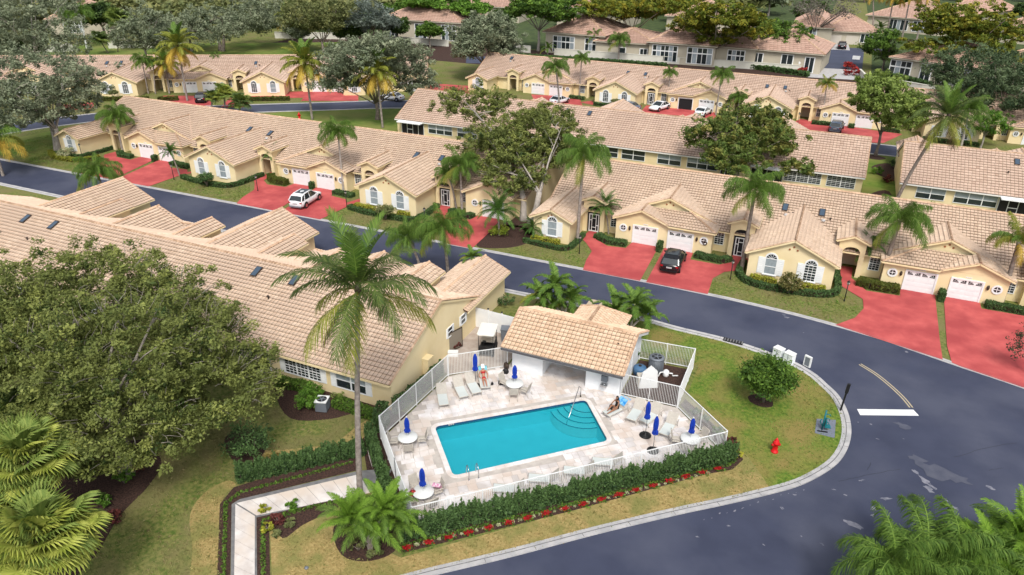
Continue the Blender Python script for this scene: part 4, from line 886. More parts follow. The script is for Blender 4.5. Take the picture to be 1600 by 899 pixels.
# ------------------------------------------------------------------ palms
def frond_mesh(name, L, e0, droop, ll, m, n=30, hang=.5, wid=.05, rach=None, fluff=0, start=.14, vshape=.25, twist=0):
    """a feather leaf running along +x from the crown, e0 start angle, droop total bend"""
    pts = []; x = z = 0.; a = e0
    for i in range(n+1):
        pts.append((x, z, a)); st = L/n; x += st*math.cos(a); z += st*math.sin(a); a -= droop*(1.4*(i/n)**.8+.2)/n
    V = []; F = []; Rn = []
    def q(vs, r):
        o = len(V); V.extend(vs); F.append([o, o+1, o+2, o+3]); Rn.append(r)
    for i in range(n): # midrib
        r = .035*L/3*(1-i/n*.85); p0, p1 = pts[i], pts[i+1]; q([(p0[0], -r, p0[1]), (p1[0], -r*.9, p1[1]), (p1[0], r*.9, p1[1]), (p0[0], r, p0[1])], .95); q([(p0[0], -r, p0[1]), (p0[0], 0, p0[1]-r*1.3), (p1[0], 0, p1[1]-r*1.3), (p1[0], -r, p1[1])], .8)
    i0 = int(start*n)
    for i in range(i0, n):
        for sub in ((0, .5) if n < 60 else (0,)):
            t = (i+sub)/n; p = pts[i]; px = p[0]+(pts[min(i+1, n)][0]-p[0])*sub; pz = p[1]+(pts[min(i+1, n)][1]-p[1])*sub; a = p[2]
            u = (t-start)/(1-start); le = ll*(math.sin(PI*(.18+.74*u))**.8)*random.uniform(.85, 1.1)
            T = Vector((math.cos(a), 0, math.sin(a))); Nn = Vector((-math.sin(a), 0, math.cos(a)))
            for s in (-1, 1):
                for f in range(1+fluff):
                    sw = .35+.75*u+random.uniform(-.1, .1); v = vshape+(random.uniform(-.9, .9) if fluff else 0)
                    d = (Vector((0, s, 0))*math.cos(sw)+T*math.sin(sw)+Nn*v).normalized(); o = Vector((px, 0, pz)); h = hang*random.uniform(.6, 1.3)
                    m1 = o+d*le*.5+Vector((0, 0, -h*le*.16)); m2 = o+d*le*.9+Vector((0, 0, -h*le*.62)); w = wid*.5; ax = T
                    rv = random.uniform(.1, .75); q([o-ax*w*.6, m1-ax*w, m1+ax*w, o+ax*w*.6], rv); q([m1-ax*w, m2-ax*w*.25, m2+ax*w*.25, m1+ax*w], rv)
    return fastmesh(name, V, F, m, Rn)
MF_g = leafmat('frond_green', (.045, .11, .015), (.19, .30, .05))
MF_c = leafmat('frond_coconut', (.035, .075, .016), (.17, .22, .055))
MF_yg = leafmat('frond_yellow_green', (.13, .17, .02), (.34, .34, .06))
MF_y = leafmat('frond_yellow', (.36, .24, .03), (.62, .45, .08))
MF_b = leafmat('frond_brown', (.12, .08, .04), (.28, .20, .10))
MF_d = leafmat('frond_dark', (.025, .08, .012), (.12, .23, .04))
FR = {}
def fr(key, *a, **k):
    if key not in FR: FR[key] = frond_mesh('frond', *a, **k)
    return FR[key]
SPEC = {}
def species(name):
    if name in SPEC: return SPEC[name]
    r = R
    if name == 'coco':   # length scale 1 = 3.6 m leaves
        g = [(fr('c%d'%i, 3.9, r(e), r(dr), .92, m, hang=hg*1.15, wid=.062, n=38), n, 1) for i, (e, dr, hg, n, m) in enumerate([(80, 35, .2, 4, MF_g), (60, 72, .45, 5, MF_c), (36, 85, .7, 6, MF_c), (10, 75, 1.0, 5, MF_c), (-18, 55, 1.3, 4, MF_yg), (-42, 35, 1.3, 2, MF_b)])]
        sh = None
    elif name == 'cocoy':
        g = [(fr('y%d'%i, 3.7, r(e), r(dr), 1.0, m, hang=hg*1.1, wid=.10, n=30), n, 1) for i, (e, dr, hg, n, m) in enumerate([(80, 40, .3, 4, MF_g), (60, 70, .6, 6, MF_yg), (35, 80, .9, 6, MF_yg), (10, 70, 1.1, 6, MF_yg), (-20, 55, 1.3, 5, MF_y), (-45, 35, 1.3, 3, MF_y)])]
        sh = None
    elif name == 'queen':
        g = [(fr('q%d'%i, 3.0, r(e), r(dr), .62, m, hang=1.5, wid=.036, n=34, fluff=1, vshape=.05), n, 1) for i, (e, dr, n, m) in enumerate([(76, 95, 3, MF_g), (60, 140, 5, MF_g), (38, 140, 6, MF_g), (12, 110, 5, MF_g), (-18, 65, 2, MF_yg)])]
        sh = (.8, .13)
    elif name == 'queeny':
        g = [(fr('z%d'%i, 3.0, r(e), r(dr), .62, m, hang=1.4, wid=.045, n=30, fluff=1, vshape=.1), n, 1) for i, (e, dr, n, m) in enumerate([(75, 60, 3, MF_yg), (55, 105, 5, MF_g), (30, 120, 5, MF_yg), (5, 100, 4, MF_y)])]
        sh = (.8, .13)
    elif name == 'pygmy':
        g = [(fr('p%d'%i, 1.5, r(e), r(dr), .30, MF_d, hang=.5, wid=.03, n=24), n, 1) for i, (e, dr, n) in enumerate([(75, 60, 6), (50, 85, 9), (22, 90, 9), (-5, 70, 7)])]
        sh = None
    elif name == 'adon':
        g = [(fr('a%d'%i, 1.9, r(e), r(dr), .55, m, hang=.55, wid=.085, n=18, vshape=.5), n, 1) for i, (e, dr, n, m) in enumerate([(70, 75, 3, MF_g), (45, 100, 4, MF_g), (18, 95, 4, MF_g), (-5, 60, 2, MF_yg)])]
        sh = (.6, .09)
    elif name == 'areca':
        g = [(fr('r%d'%i, 2.3, r(e), r(dr), .50, m, hang=.8, wid=.045, n=30, vshape=.3), n, 1) for i, (e, dr, n, m) in enumerate([(80, 45, 5, leafmat('frond_bright', (.09, .20, .015), (.24, .38, .05))), (62, 75, 7, leafmat('frond_bright', (0,)*3, (0,)*3)), (40, 90, 7, MF_g), (18, 80, 4, leafmat('frond_bright', (0,)*3, (0,)*3))])]
        sh = None
    SPEC[name] = (g, sh); return SPEC[name]
def palm(sp, base, top, s, label, trunk_r=.15, bend=0, group=None, hide_trunk=False, mat_t=None, yaw=0):
    """base: ground point; top: crown point"""
    s *= {'queen': 1.24, 'queeny': 1.2, 'pygmy': 1.25, 'adon': 1.1, 'coco': 1.08, 'cocoy': 1.12, 'areca': 1.15}[sp]
    g, sh = species(sp); B = Vector((*base, 0)); T = Vector(top); t = empty('palm_tree', B, 0, label, 'palm', group); rel = T-B
    side = Vector((rel.y, -rel.x, 0)); side = side.normalized() if side.length > .01 else Vector((1, 0, 0))
    pts = [Vector((0, 0, -.2))]+[rel*u+side*bend*math.sin(PI*u)-Vector((rel.x, rel.y, 0))*(u-u*u)*.5 for u in np.linspace(.04, 1, 12)]
    rad = [trunk_r*1.7]+[trunk_r*(1.3-.45*u) for u in np.linspace(0, 1, 12)]
    mb = MB(); mb.tube(pts, rad, 10)
    for k in range(int(rel.z/.45)):
        u = (k+.5)*.45/rel.z; i = min(int(u*11)+1, 11); p = pts[i].lerp(pts[min(i+1, 12)], (u*11) % 1); mb.tube([p, p+Vector((0, 0, .05))], trunk_r*(1.36-.45*u), 10, cap=False)
    mb.build('trunk', mat_t or M_ptrunk, t)
    if sh:
        m2 = MB(); m2.tube([rel-Vector((0, 0, sh[0]*s)), rel-Vector((0, 0, sh[0]*.5*s)), rel+Vector((0, 0, .1))], [sh[1]*s*1.1, sh[1]*s*1.15, sh[1]*s*.6], 8); m2.build('crownshaft', M_shaft, t)
    else:
        m2 = MB(); m2.lathe([(trunk_r*.7, -.4), (trunk_r*1.5, -.1), (trunk_r*1.2, .2), (.03, .4)], 8); m2.build('crown_fibre', M_brown, t, rel)
    k = 0; ga = 2.39996
    for me, n, sc in g:
        for i in range(n):
            az = yaw+k*ga+random.uniform(-.25, .25); k += 1; z = s*random.uniform(.88, 1.1)
            put('frond', me, t, rel+Vector((0, 0, random.uniform(-.12, .12)*s)), (random.uniform(-.15, .15), random.uniform(-.12, .12), az), (z, z, z))
    return t
def palm_px(sp, b, c, s, label, **k):
    B = b if k.pop('world', False) else G(*b); return palm(sp, B, top_over(B, *c), s, label, **k)
P_ = palm_px
P_('coco', (563, 780), (560, 452), 1.08, 'tall coconut palm rising through the garden path beside the pool fence', trunk_r=.15, bend=.3, yaw=.3)
P_('coco', (8.2, 93.5), (1482, 182), 1.0, 'coconut palm with long dark leaning trunk before the blue skylight roof', trunk_r=.17, bend=-.8, world=True, mat_t=M_trunk)
P_('cocoy', (293, 158), (278, 72), 1.05, 'tallest yellow green coconut palm left of the far garages', trunk_r=.16)
P_('cocoy', (265, 147), (258, 98), .8, 'shorter yellow coconut palm touching the tallest one', trunk_r=.13)
P_('cocoy', (488, 187), (476, 98), 1.1, 'coconut palm with yellow skirt by the hydrant on the back road', trunk_r=.16, bend=.3)
P_('cocoy', (598, 200), (588, 112), 1.0, 'orange skirted coconut palm in front of the wide grey oak', trunk_r=.15)
P_('cocoy', (458, 68), (447, 25), 1.05, 'top centre coconut palm standing beyond the far lawn', trunk_r=.16)
P_('queen', (232, 147), (222, 95), .72, 'drooping palm beside the far left arched windows', trunk_r=.11)
P_('queen', (243, 147), (240, 98), .6, 'second drooping palm by the far left front door', trunk_r=.1)
P_('queen', (347, 131), (338, 90), .5, 'small ball headed palm before the far left garage', trunk_r=.13)
P_('queen', (537, 301), (528, 208), .85, 'thin tall palm with pale tips between garage and hedge', trunk_r=.12, mat_t=M_trunkw)
P_('queen', (192, 237), (181, 182), .9, 'full green palm at the corner of the leftmost drive', trunk_r=.14)
P_('queen', G(165, 312), (152, 270), .95, 'loose palm beside the street above the near roof', trunk_r=.13, world=True)
P_('pygmy', (436, 272), (424, 240), .95, 'short palm by the porch left of the white SUV', trunk_r=.11)
P_('pygmy', (297, 240), (295, 220), .95, 'small palm in the planter of the second porch', trunk_r=.1)
P_('pygmy', (281, 275), (266, 238), .95, 'small dark palm leaning over the red drive', trunk_r=.08)
P_('pygmy', (563, 283), (561, 263), .95, 'small palm in the planter right of the third garage pair', trunk_r=.1)
P_('queen', (722, 332), (719, 258), .8, 'green palm beside the iron screen gate', trunk_r=.13)
P_('queen', (713, 326), (700, 272), .55, 'lower palm leaning against the screen gate palm', trunk_r=.1)
P_('queen', (902, 379), (912, 242), 1.0, 'tall smooth palm in front of the single arched window', trunk_r=.15, yaw=1)
P_('pygmy', (951, 366), (944, 322), 1.15, 'small palm with bent trunk in the planter left of the garages', trunk_r=.07)
P_('queen', (1158, 424), (1180, 298), .98, 'heavy headed palm leaning beside the screened arch', trunk_r=.17, mat_t=M_trunk)
P_('queen', (1376, 441), (1406, 345), .98, 'palm with drooping crown left of the paired garages', trunk_r=.19, mat_t=M_trunk)
P_('pygmy', (1133, 384), (1133, 362), .85, 'round palm over the two patio chairs', trunk_r=.08)
P_('pygmy', (1358, 428), (1358, 385), 1.1, 'slender palm in the planter by the beige front door', trunk_r=.06)
P_('queeny', (1563, 476), (1592, 378), .8, 'yellowing palm right of the last garage door', trunk_r=.19, mat_t=M_trunk)
P_('pygmy', (780, 368), (778, 330), 1.5, 'bushy dark palm over the yellow shrub bed', trunk_r=.1)
P_('pygmy', (833, 372), (834, 355), .95, 'low palm at the left corner of the arched window wing', trunk_r=.07)
P_('queen', (-31.9, 57.0), (692, 358), .95, 'palm hanging over the street beside the hidden car', trunk_r=.14, world=True)
P_('queen', (-35.2, 57.4), (637, 372), .8, 'pale drooping palm left of the hidden car', trunk_r=.12, world=True)
P_('adon', (-28.3, 56.9), (738, 402), .7, 'small palm peeping over the end wing roof', trunk_r=.08, world=True)
P_('queen', (874, 168), (868, 105), .85, 'wide palm over the white sedan in the far row', trunk_r=.14)
P_('queen', (905, 152), (909, 92), .6, 'yellow green palm right of the far garage pair', trunk_r=.12)
P_('queen', (1043, 163), (1047, 114), .5, 'small yellow green palm by the far open garage', trunk_r=.11)
P_('queen', (1118, 180), (1128, 118), .75, 'drooping palm left of the shaded far wing', trunk_r=.12)
P_('queen', (1152, 178), (1155, 152), .65, 'lower green palm beside the shaded far wing', trunk_r=.12)
P_('queeny', (1283, 191), (1292, 132), .62, 'bright yellow palm before the grey SUV', trunk_r=.11)
P_('queen', (966, 98), (968, 62), .95, 'green palm before the long white wall', trunk_r=.16)
P_('queen', (929, 88), (929, 56), .75, 'small palm between the tall back windows', trunk_r=.14)
P_('adon', (856, 90), (856, 76), 1.2, 'low bushy palm at the wall behind the far ridge', trunk_r=.1)
P_('queen', (1196, 100), (1202, 42), .95, 'palm left of the round dark tree at the side street', trunk_r=.14)
P_('queeny', (1362, 60), (1364, -6), 1.2, 'leftmost of the leaning palms above the far roofs', trunk_r=.2)
P_('queeny', (1384, 62), (1396, -2), 1.2, 'second leaning palm from the left above the far roofs', trunk_r=.2)
P_('queeny', (1408, 66), (1422, -4), 1.2, 'third leaning palm from the left above the far roofs', trunk_r=.2)
P_('queeny', (1430, 70), (1450, -4), 1.2, 'rightmost leaning palm above the far roofs', trunk_r=.2)
P_('queeny', (1431, 46), (1434, 18), .7, 'small thin palm between the leaning palms', trunk_r=.14)
P_('adon', (1376, 58), (1376, 44), 1.5, 'fan of green palm leaves over the small street tree', trunk_r=.12)
P_('queen', (136, 76), (124, 20), 1.1, 'palm with leaning white trunk in the dark upper left', trunk_r=.2, mat_t=M_white)
P_('queen', (104, 70), (112, 30), .9, 'hidden palm left of the white leaning trunk', trunk_r=.2, mat_t=M_trunkw)
P_('queeny', (5, 275), (-12, 222), 1.3, 'palm reaching in from the left edge over the street', trunk_r=.15)
P_('queen', (1500, 235), (1515, 170), .9, 'dark palm behind the coconut crown on the right', trunk_r=.14, mat_t=M_trunkw)
# palms with several trunks
def cluster(name, base, tops, sp, s, label, r=.09, mat_t=None):
    for i, (x, y) in enumerate(tops):
        t = palm(sp, base, top_over(base, x, y), s*random.uniform(.9, 1.05), label, trunk_r=r, mat_t=mat_t)
        if i == 0: root = t
        else:
            for ch in list(t.children): ch.parent = root
            bpy.data.objects.remove(t)
    return root
cluster('p', G(880, 496), [(845, 462), (868, 446), (893, 468), (860, 476)], 'adon', 1.12, 'multi trunk christmas palm left of the speed hump', mat_t=M_trunkw)
cluster('p', G(985, 516), [(962, 485), (992, 476), (1010, 492)], 'adon', 1.1, 'multi trunk christmas palm behind the pool house ridge', mat_t=M_trunkw)
cluster('p', G(578, 858), [(548, 812), (575, 822), (600, 800), (618, 816)], 'areca', .85, 'feathery clump palm in the round bed at the hedge corner')
cluster('p', G(1612, 945), [(1604, 862), (1580, 880), (1618, 900)], 'areca', 1.35, 'bright feathery palm clump in the lower right corner', r=.1)
cluster('p', G(1480, 965), [(1448, 868), (1490, 892)], 'queen', 1.0, 'green palm with yellow stalks left of the corner clump', r=.1)
cluster('p', G(1410, 985), [(1398, 880), (1440, 915)], 'queen', .85, 'low arching palm at the bottom edge over the road', r=.1)
cluster('p', G(1540, 940), [(1515, 905), (1548, 885)], 'areca', 1.2, 'middle feathery palm of the lower right corner', r=.1)
cluster('p', G(1590, 990), [(1560, 925), (1600, 930)], 'queen', .9, 'dark green palm under the corner clump at the bottom edge', r=.1)
# fan palms
def fan_mesh(m, r=.95, n=26):
    V = []; F = []; Rn = []
    for k in range(n):
        a = R(-150)+R(300)*k/(n-1); L = r*(1-.12*abs(a)/2.6)*random.uniform(.92, 1.05); w = R(300)/n*.55
        c = np.array([.75, 0, 0]); d = np.array([math.cos(a), math.sin(a), 0]); e1 = np.array([math.cos(a-w), math.sin(a-w), 0]); e2 = np.array([math.cos(a+w), math.sin(a+w), 0])
        p0 = c; p1 = c+e1*L*.6+[0, 0, .02]; pm = c+d*L*.6+[0, 0, .07]; p2 = c+e2*L*.6+[0, 0, .02]; tip = c+d*L*.85+[0, 0, -.08]; t2 = c+d*L*1.05+[0, 0, -.36*L]
        o = len(V); V += [p0, p1, pm, p2, tip, t2]; F += [[o, o+1, o+2, o+2], [o, o+2, o+3, o+3]]; F[-2:] = []; rv = random.uniform(.15, .8)
        o2 = len(V); V += [p0, p0, p1*1.0, tip-d*.0]; V[-4:] = []
        F += [[o, o+1, o+4, o+2], [o, o+2, o+4, o+3], [o+1, o+5, o+4, o+2]]; Rn += [rv, rv*.8, rv]
    o = len(V); V += [(0, -.02, 0), (.75, -.012, 0), (.75, .012, 0), (0, .02, 0)]; F.append([o, o+1, o+2, o+3]); Rn.append(.9)
    return fastmesh('fan_leaf', V, F, m, Rn)
MFan = [fan_mesh(leafmat('fan_green', (.10, .17, .03), (.32, .38, .09))), fan_mesh(leafmat('fan_lime', (.20, .26, .03), (.50, .52, .12))), fan_mesh(leafmat('fan_dark', (.04, .08, .02), (.16, .22, .06)))]
def fanpalm(base, c, s, label, n=30, mats=(0, 0, 1), trunk_r=.14):
    B = base; T = top_over(B, *c); t = empty('fan_palm', (*B, 0), 0, label, 'palm'); rel = T-Vector((*B, 0)); mb = MB(); mb.tube([(0, 0, -.2), rel*.5, rel], trunk_r, 8); mb.build('trunk', M_ptrunk, t)
    for k in range(n):
        el = R(78-112*k/n); az = k*2.39996; q = s*random.uniform(.85, 1.15)
        d = Vector((math.cos(az)*math.cos(el), math.sin(az)*math.cos(el), math.sin(el))); put('fan_leaf', MFan[mats[k % len(mats)] if k > 4 else mats[0]], t, rel+d*random.uniform(.0, .75)*s*(n > 50)+d*.1, (random.uniform(-.3, .3), -el, az), (q, q, q))
    return t
fanpalm(G(95, 960), (68, 845), 1.2, 'large lime fan palm nearest the lower left corner', 64, (0, 1, 1))
fanpalm(G(52, 850), (42, 722), 1.15, 'bright fan palm just above the lower left one', 60, (0, 1, 0))
fanpalm(G(-20, 900), (-15, 820), 1.1, 'fan palm with brown leaves at the left edge', 24, (0, 2, 1))
fanpalm(G(15, 690), (30, 640), 1.0, 'shaded fan palm below the big oak at left', 30, (2, 0, 2))
fanpalm(G(352, 172), (350, 148), 1.3, 'yellow fan palm beside the black car of the far left row', 26, (0, 1, 1))
fanpalm(G(375, 180), (374, 160), 1.2, 'darker fan palm on the back road bend', 24, (2, 2, 0))
fanpalm(G(330, 172), (332, 152), .9, 'small fan palm left of the yellow one', 20, (2, 1))
fanpalm(G(184, 82), (185, 32), 2.0, 'round headed fan palm behind the far left row', 30, (0, 0, 2))
fanpalm(G(170, 84), (155, 62), 1.5, 'low fan palm beside the white leaning trunk', 20, (2, 0, 2))
fanpalm(G(1377, 110), (1386, 88), 1.5, 'dark fan palm at the white wall end by the side street', 20, (2, 2, 2))

# ------------------------------------------------------------------ hedges and shrubs
def hedge(label, path, w, h, m, dens=900, leaf=.055, name='hedge', lump=.08, z0=0, group=None, cat='hedge', core=M_mulch):
    """clipped hedge along a line on the ground: leaf faces over its skin and through its outer part"""
    P = [Vector((p[0], p[1], 0)) for p in path]; L = [(P[i+1]-P[i]).length for i in range(len(P)-1)]; tot = sum(L); t = empty(name, (P[0].x, P[0].y, 0), 0, label, cat, group); O = P[0]
    N = int(tot*dens*(h+w)/1.2); u = RNG.uniform(0, tot, N); acc = np.concatenate([[0], np.cumsum(L)]); idx = np.clip(np.searchsorted(acc, u)-1, 0, len(L)-1)
    A = np.array([(p.x, p.y) for p in P]); D = A[1:]-A[:-1]; f = (u-acc[idx])/np.array(L)[idx]; c = A[idx]+D[idx]*f[:, None]; nn = np.stack([-D[:, 1], D[:, 0]], 1); nn /= np.linalg.norm(nn, axis=1)[:, None]
    side = RNG.uniform(-1, 1, N); zz = RNG.uniform(0, 1, N); top = RNG.uniform(0, 1, N) < w/(w+2*h)*1.3
    zz[top] = RNG.uniform(.9, 1.05, top.sum()); side[~top] = np.sign(side[~top])*RNG.uniform(.82, 1.06, (~top).sum())
    wob = 1+lump*np.sin(u*3.1)+lump*np.sin(u*7.3+1); off = nn[idx]*(side*w/2*wob)[:, None]
    ends = RNG.uniform(0, 1, N)
    Pp = np.stack([c[:, 0]+off[:, 0]-O.x, c[:, 1]+off[:, 1]-O.y, z0+zz*h*(1+lump*.8*np.sin(u*4.3))], 1)
    e = int(dens*w*h*1.2); 
    for k, (a, dr) in enumerate(((P[0], P[0]-P[1]), (P[-1], P[-1]-P[-2]))):
        dr = dr.normalized(); q = RNG.uniform(-1, 1, e); ex = np.stack([a.x-O.x-dr.y*q*w/2+dr.x*.04, a.y-O.y+dr.x*q*w/2+dr.y*.04, RNG.uniform(0, 1, e)*h], 1); Pp = np.concatenate([Pp, ex])
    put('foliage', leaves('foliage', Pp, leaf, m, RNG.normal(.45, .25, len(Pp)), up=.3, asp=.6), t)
    mb = MB()
    for i in range(len(P)-1):
        a, b = P[i]-O, P[i+1]-O; d = (b-a).normalized(); mb.beam(a-d*.0+Vector((0, 0, h*.42)), b+d*.0+Vector((0, 0, h*.42)), w*.7, h*.84)
    mb.build('stems', core, t); return t
def shrub(label, p, r, h, m, leaf=.07, n=1600, name='shrub', cat='shrub', stem=True, z=None, group=None):
    t = empty(name, (*p, 0), 0, label, cat, group); zc = (z or h*.55); B = [(0, 0, zc, r, r, h-zc if h > zc else h*.5)]
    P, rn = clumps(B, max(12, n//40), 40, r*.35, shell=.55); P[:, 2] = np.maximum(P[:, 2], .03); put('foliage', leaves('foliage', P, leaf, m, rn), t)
    mb = MB()
    for k in range(5): a = k*1.3; mb.tube([(0, 0, -.05), (math.cos(a)*r*.2, math.sin(a)*r*.2, zc*.5), (math.cos(a)*r*.5, math.sin(a)*r*.5, zc)], [.04, .03, .015], 5)
    if h > 3: mb.tube([(0, 0, -.05), (0, 0, zc)], [.12, .08], 8)
    mb.build('stem', M_trunk, t); return t
# hedge of upright bushes in front of the pool fence
def along(path, step):
    P = [Vector((p[0], p[1])) for p in path]; out = []; d = 0.
    for a, b in zip(P, P[1:]):
        L = (b-a).length
        while d < L: out.append(tuple(a.lerp(b, d/L))); d += step
        d -= L
    return out
def upright(h, r, m, n=900):
    t = empty('upright_bush'); z = RNG.uniform(0, 1, n); a = RNG.uniform(0, 2*PI, n); rr = r*(.3+.75*np.sin(PI*(.22+.72*z)))*RNG.uniform(.5, 1.08, n); rn = RNG.normal(.4, .25, n)
    C = np.stack([np.cos(a)*rr, np.sin(a)*rr, z*h], 1)
    ex = []
    for k in range(12): # leading shoots
        q = RNG.uniform(-.8, .8, 2)*r; ht = random.uniform(.9, 1.3); ex.append(np.stack([q[0]+RNG.normal(0, .03, 34), q[1]+RNG.normal(0, .03, 34), h*(ht-.4+RNG.uniform(0, .4, 34))], 1))
    C = np.concatenate([C]+ex); put('foliage', leaves('foliage', C, .075, m, np.concatenate([rn, RNG.uniform(.4, .9, len(C)-n)]), up=.1, asp=.42), t)
    mb = MB(); mb.tube([(0, 0, -.05), (0, 0, h*.85)], [.05, .02], 5); mb.build('stem', M_trunk, t); return t
UP = [upright(1.22, .36, ML_hedge), upright(1.4, .34, ML_hedge), upright(1.12, .38, ML_hedge)]; UPu = [0, 0, 0]
def place_up(p, label, group, s=1):
    k = random.randrange(3); t = UP[k] if not UPu[k] else copy_tree(UP[k]); UPu[k] = 1; t.location = (*p, 0); t.rotation_euler = (0, 0, random.uniform(0, 6)); q = s*random.uniform(.9, 1.1); t.scale = (q, q, q); tag(t, label, 'bush', group)
for p in along([(-18.3, 26.45), (-2.6, 41.0), (-2.0, 41.9)], .50): place_up((p[0]+random.uniform(-.08, .08)+.22, p[1]+random.uniform(-.08, .08)-.22), 'dark green upright bush of the pool fence hedge above the red flowers', 'bushes along the pool fence')
for p in along([(-24.75, 33.3), (-22.4, 30.9), (-18.6, 27.1)], .6): place_up((p[0]-.35, p[1]-.3), 'upright bush between the left pool fence and the palm bed', 'bushes left of the pool fence', 1.0)
for p in along([(-30.1, 26.0), (-24.5, 31.6)], .55): 
    for o in (0, .5): place_up((p[0]-o*.6, p[1]+o*.6), 'blue green bush of the double row behind the garden path', 'bushes behind the garden path', .85)
# low edging plants: dots of green along the path and bed
def edging(label, path, step, r, m, name='edging_plant'):
    P = along(path, step); C = []; 
    for p in P: q = RNG.normal(size=(34, 3)); q /= np.linalg.norm(q, axis=1)[:, None]; q[:, 2] = np.abs(q[:, 2]); C.append(np.array([p[0], p[1], 0])+q*r*random.uniform(.7, 1.15)*RNG.uniform(.6, 1, (34, 1)))
    o = put('edging_plants', leaves('edging_plants', np.concatenate(C), .06, m)); return tag(o, label, 'ground cover', kind='stuff')
edging('row of low green plants along the garden path foot', [(-23.4, 17.2), (-29.6, 24.1), (-29.5, 25.2), (-24.7, 30.6)], .30, .17, ML_mid)
edging('row of low plants on the inner side of the path', [(-20.7, 17.2), (-26.6, 23.95), (-22.7, 27.9)], .30, .17, ML_mid)
edging('low white dotted plants under the pool hedge', [(-17.9, 25.75), (-10.2, 32.9), (-3.2, 39.6), (-1.8, 40.9), (-1.6, 42.2), (-3.6, 44.2)], .3, .17, ML_mid)
edging('low plants with pale tips in the flower bed', [(-17.6, 25.75), (-10.1, 32.7), (-3.0, 39.4)], .45, .12, ML_variety)
# red flowers: patches between green
for k, p in enumerate(along([(-17.6, 25.6), (-10, 32.65), (-3.3, 39.2), (-2.0, 40.35)], 1.22)):
    t = empty('flower_clump', (*p, 0), 0, 'patch of red flowers at the front edge of the pool hedge', 'flowers', 'red flower patches under the pool hedge')
    q = RNG.normal(size=(110, 3))*[.14, .085, .03]; a = .74; C = np.stack([q[:, 0]*math.cos(a)-q[:, 1]*math.sin(a), q[:, 0]*math.sin(a)+q[:, 1]*math.cos(a), +.13+np.abs(q[:, 2])], 1); put('flowers', leaves('flowers', C, .04, ML_red, asp=.9, up=1.5), t)['kind'] = 'stuff'; q[:, 2] = np.abs(q[:, 2]); put('foliage', leaves('foliage', q*[1.3, 1.3, 1.6]+[0, 0, .04], .06, ML_mid), t)
shrub('yellow croton at the end of the pool flower bed', (-1.65, 41.6), .3, .6, ML_yell, .07, 300)
shrub('dark red croton behind the yellow one', (-2.2, 42.9), .35, .6, ML_purple, .07, 300)
shrub('low dark plant by the fence corner bed', (-3.2, 43.7), .35, .5, ML_mid, .06, 300)
for a, l in (((-5.1, 45.2), 'small dark shrub outside the sloping fence'), ((-4.4, 44.6), 'small shrub nearer the fence corner')): shrub(l, a, .35, .55, ML_hedge, .06, 300)
# big round bush
shrub('large round dark green bush beside the utility boxes', (-.8, 49.0), 1.75, 3.5, ML_mid, .10, 10000, z=2.25)
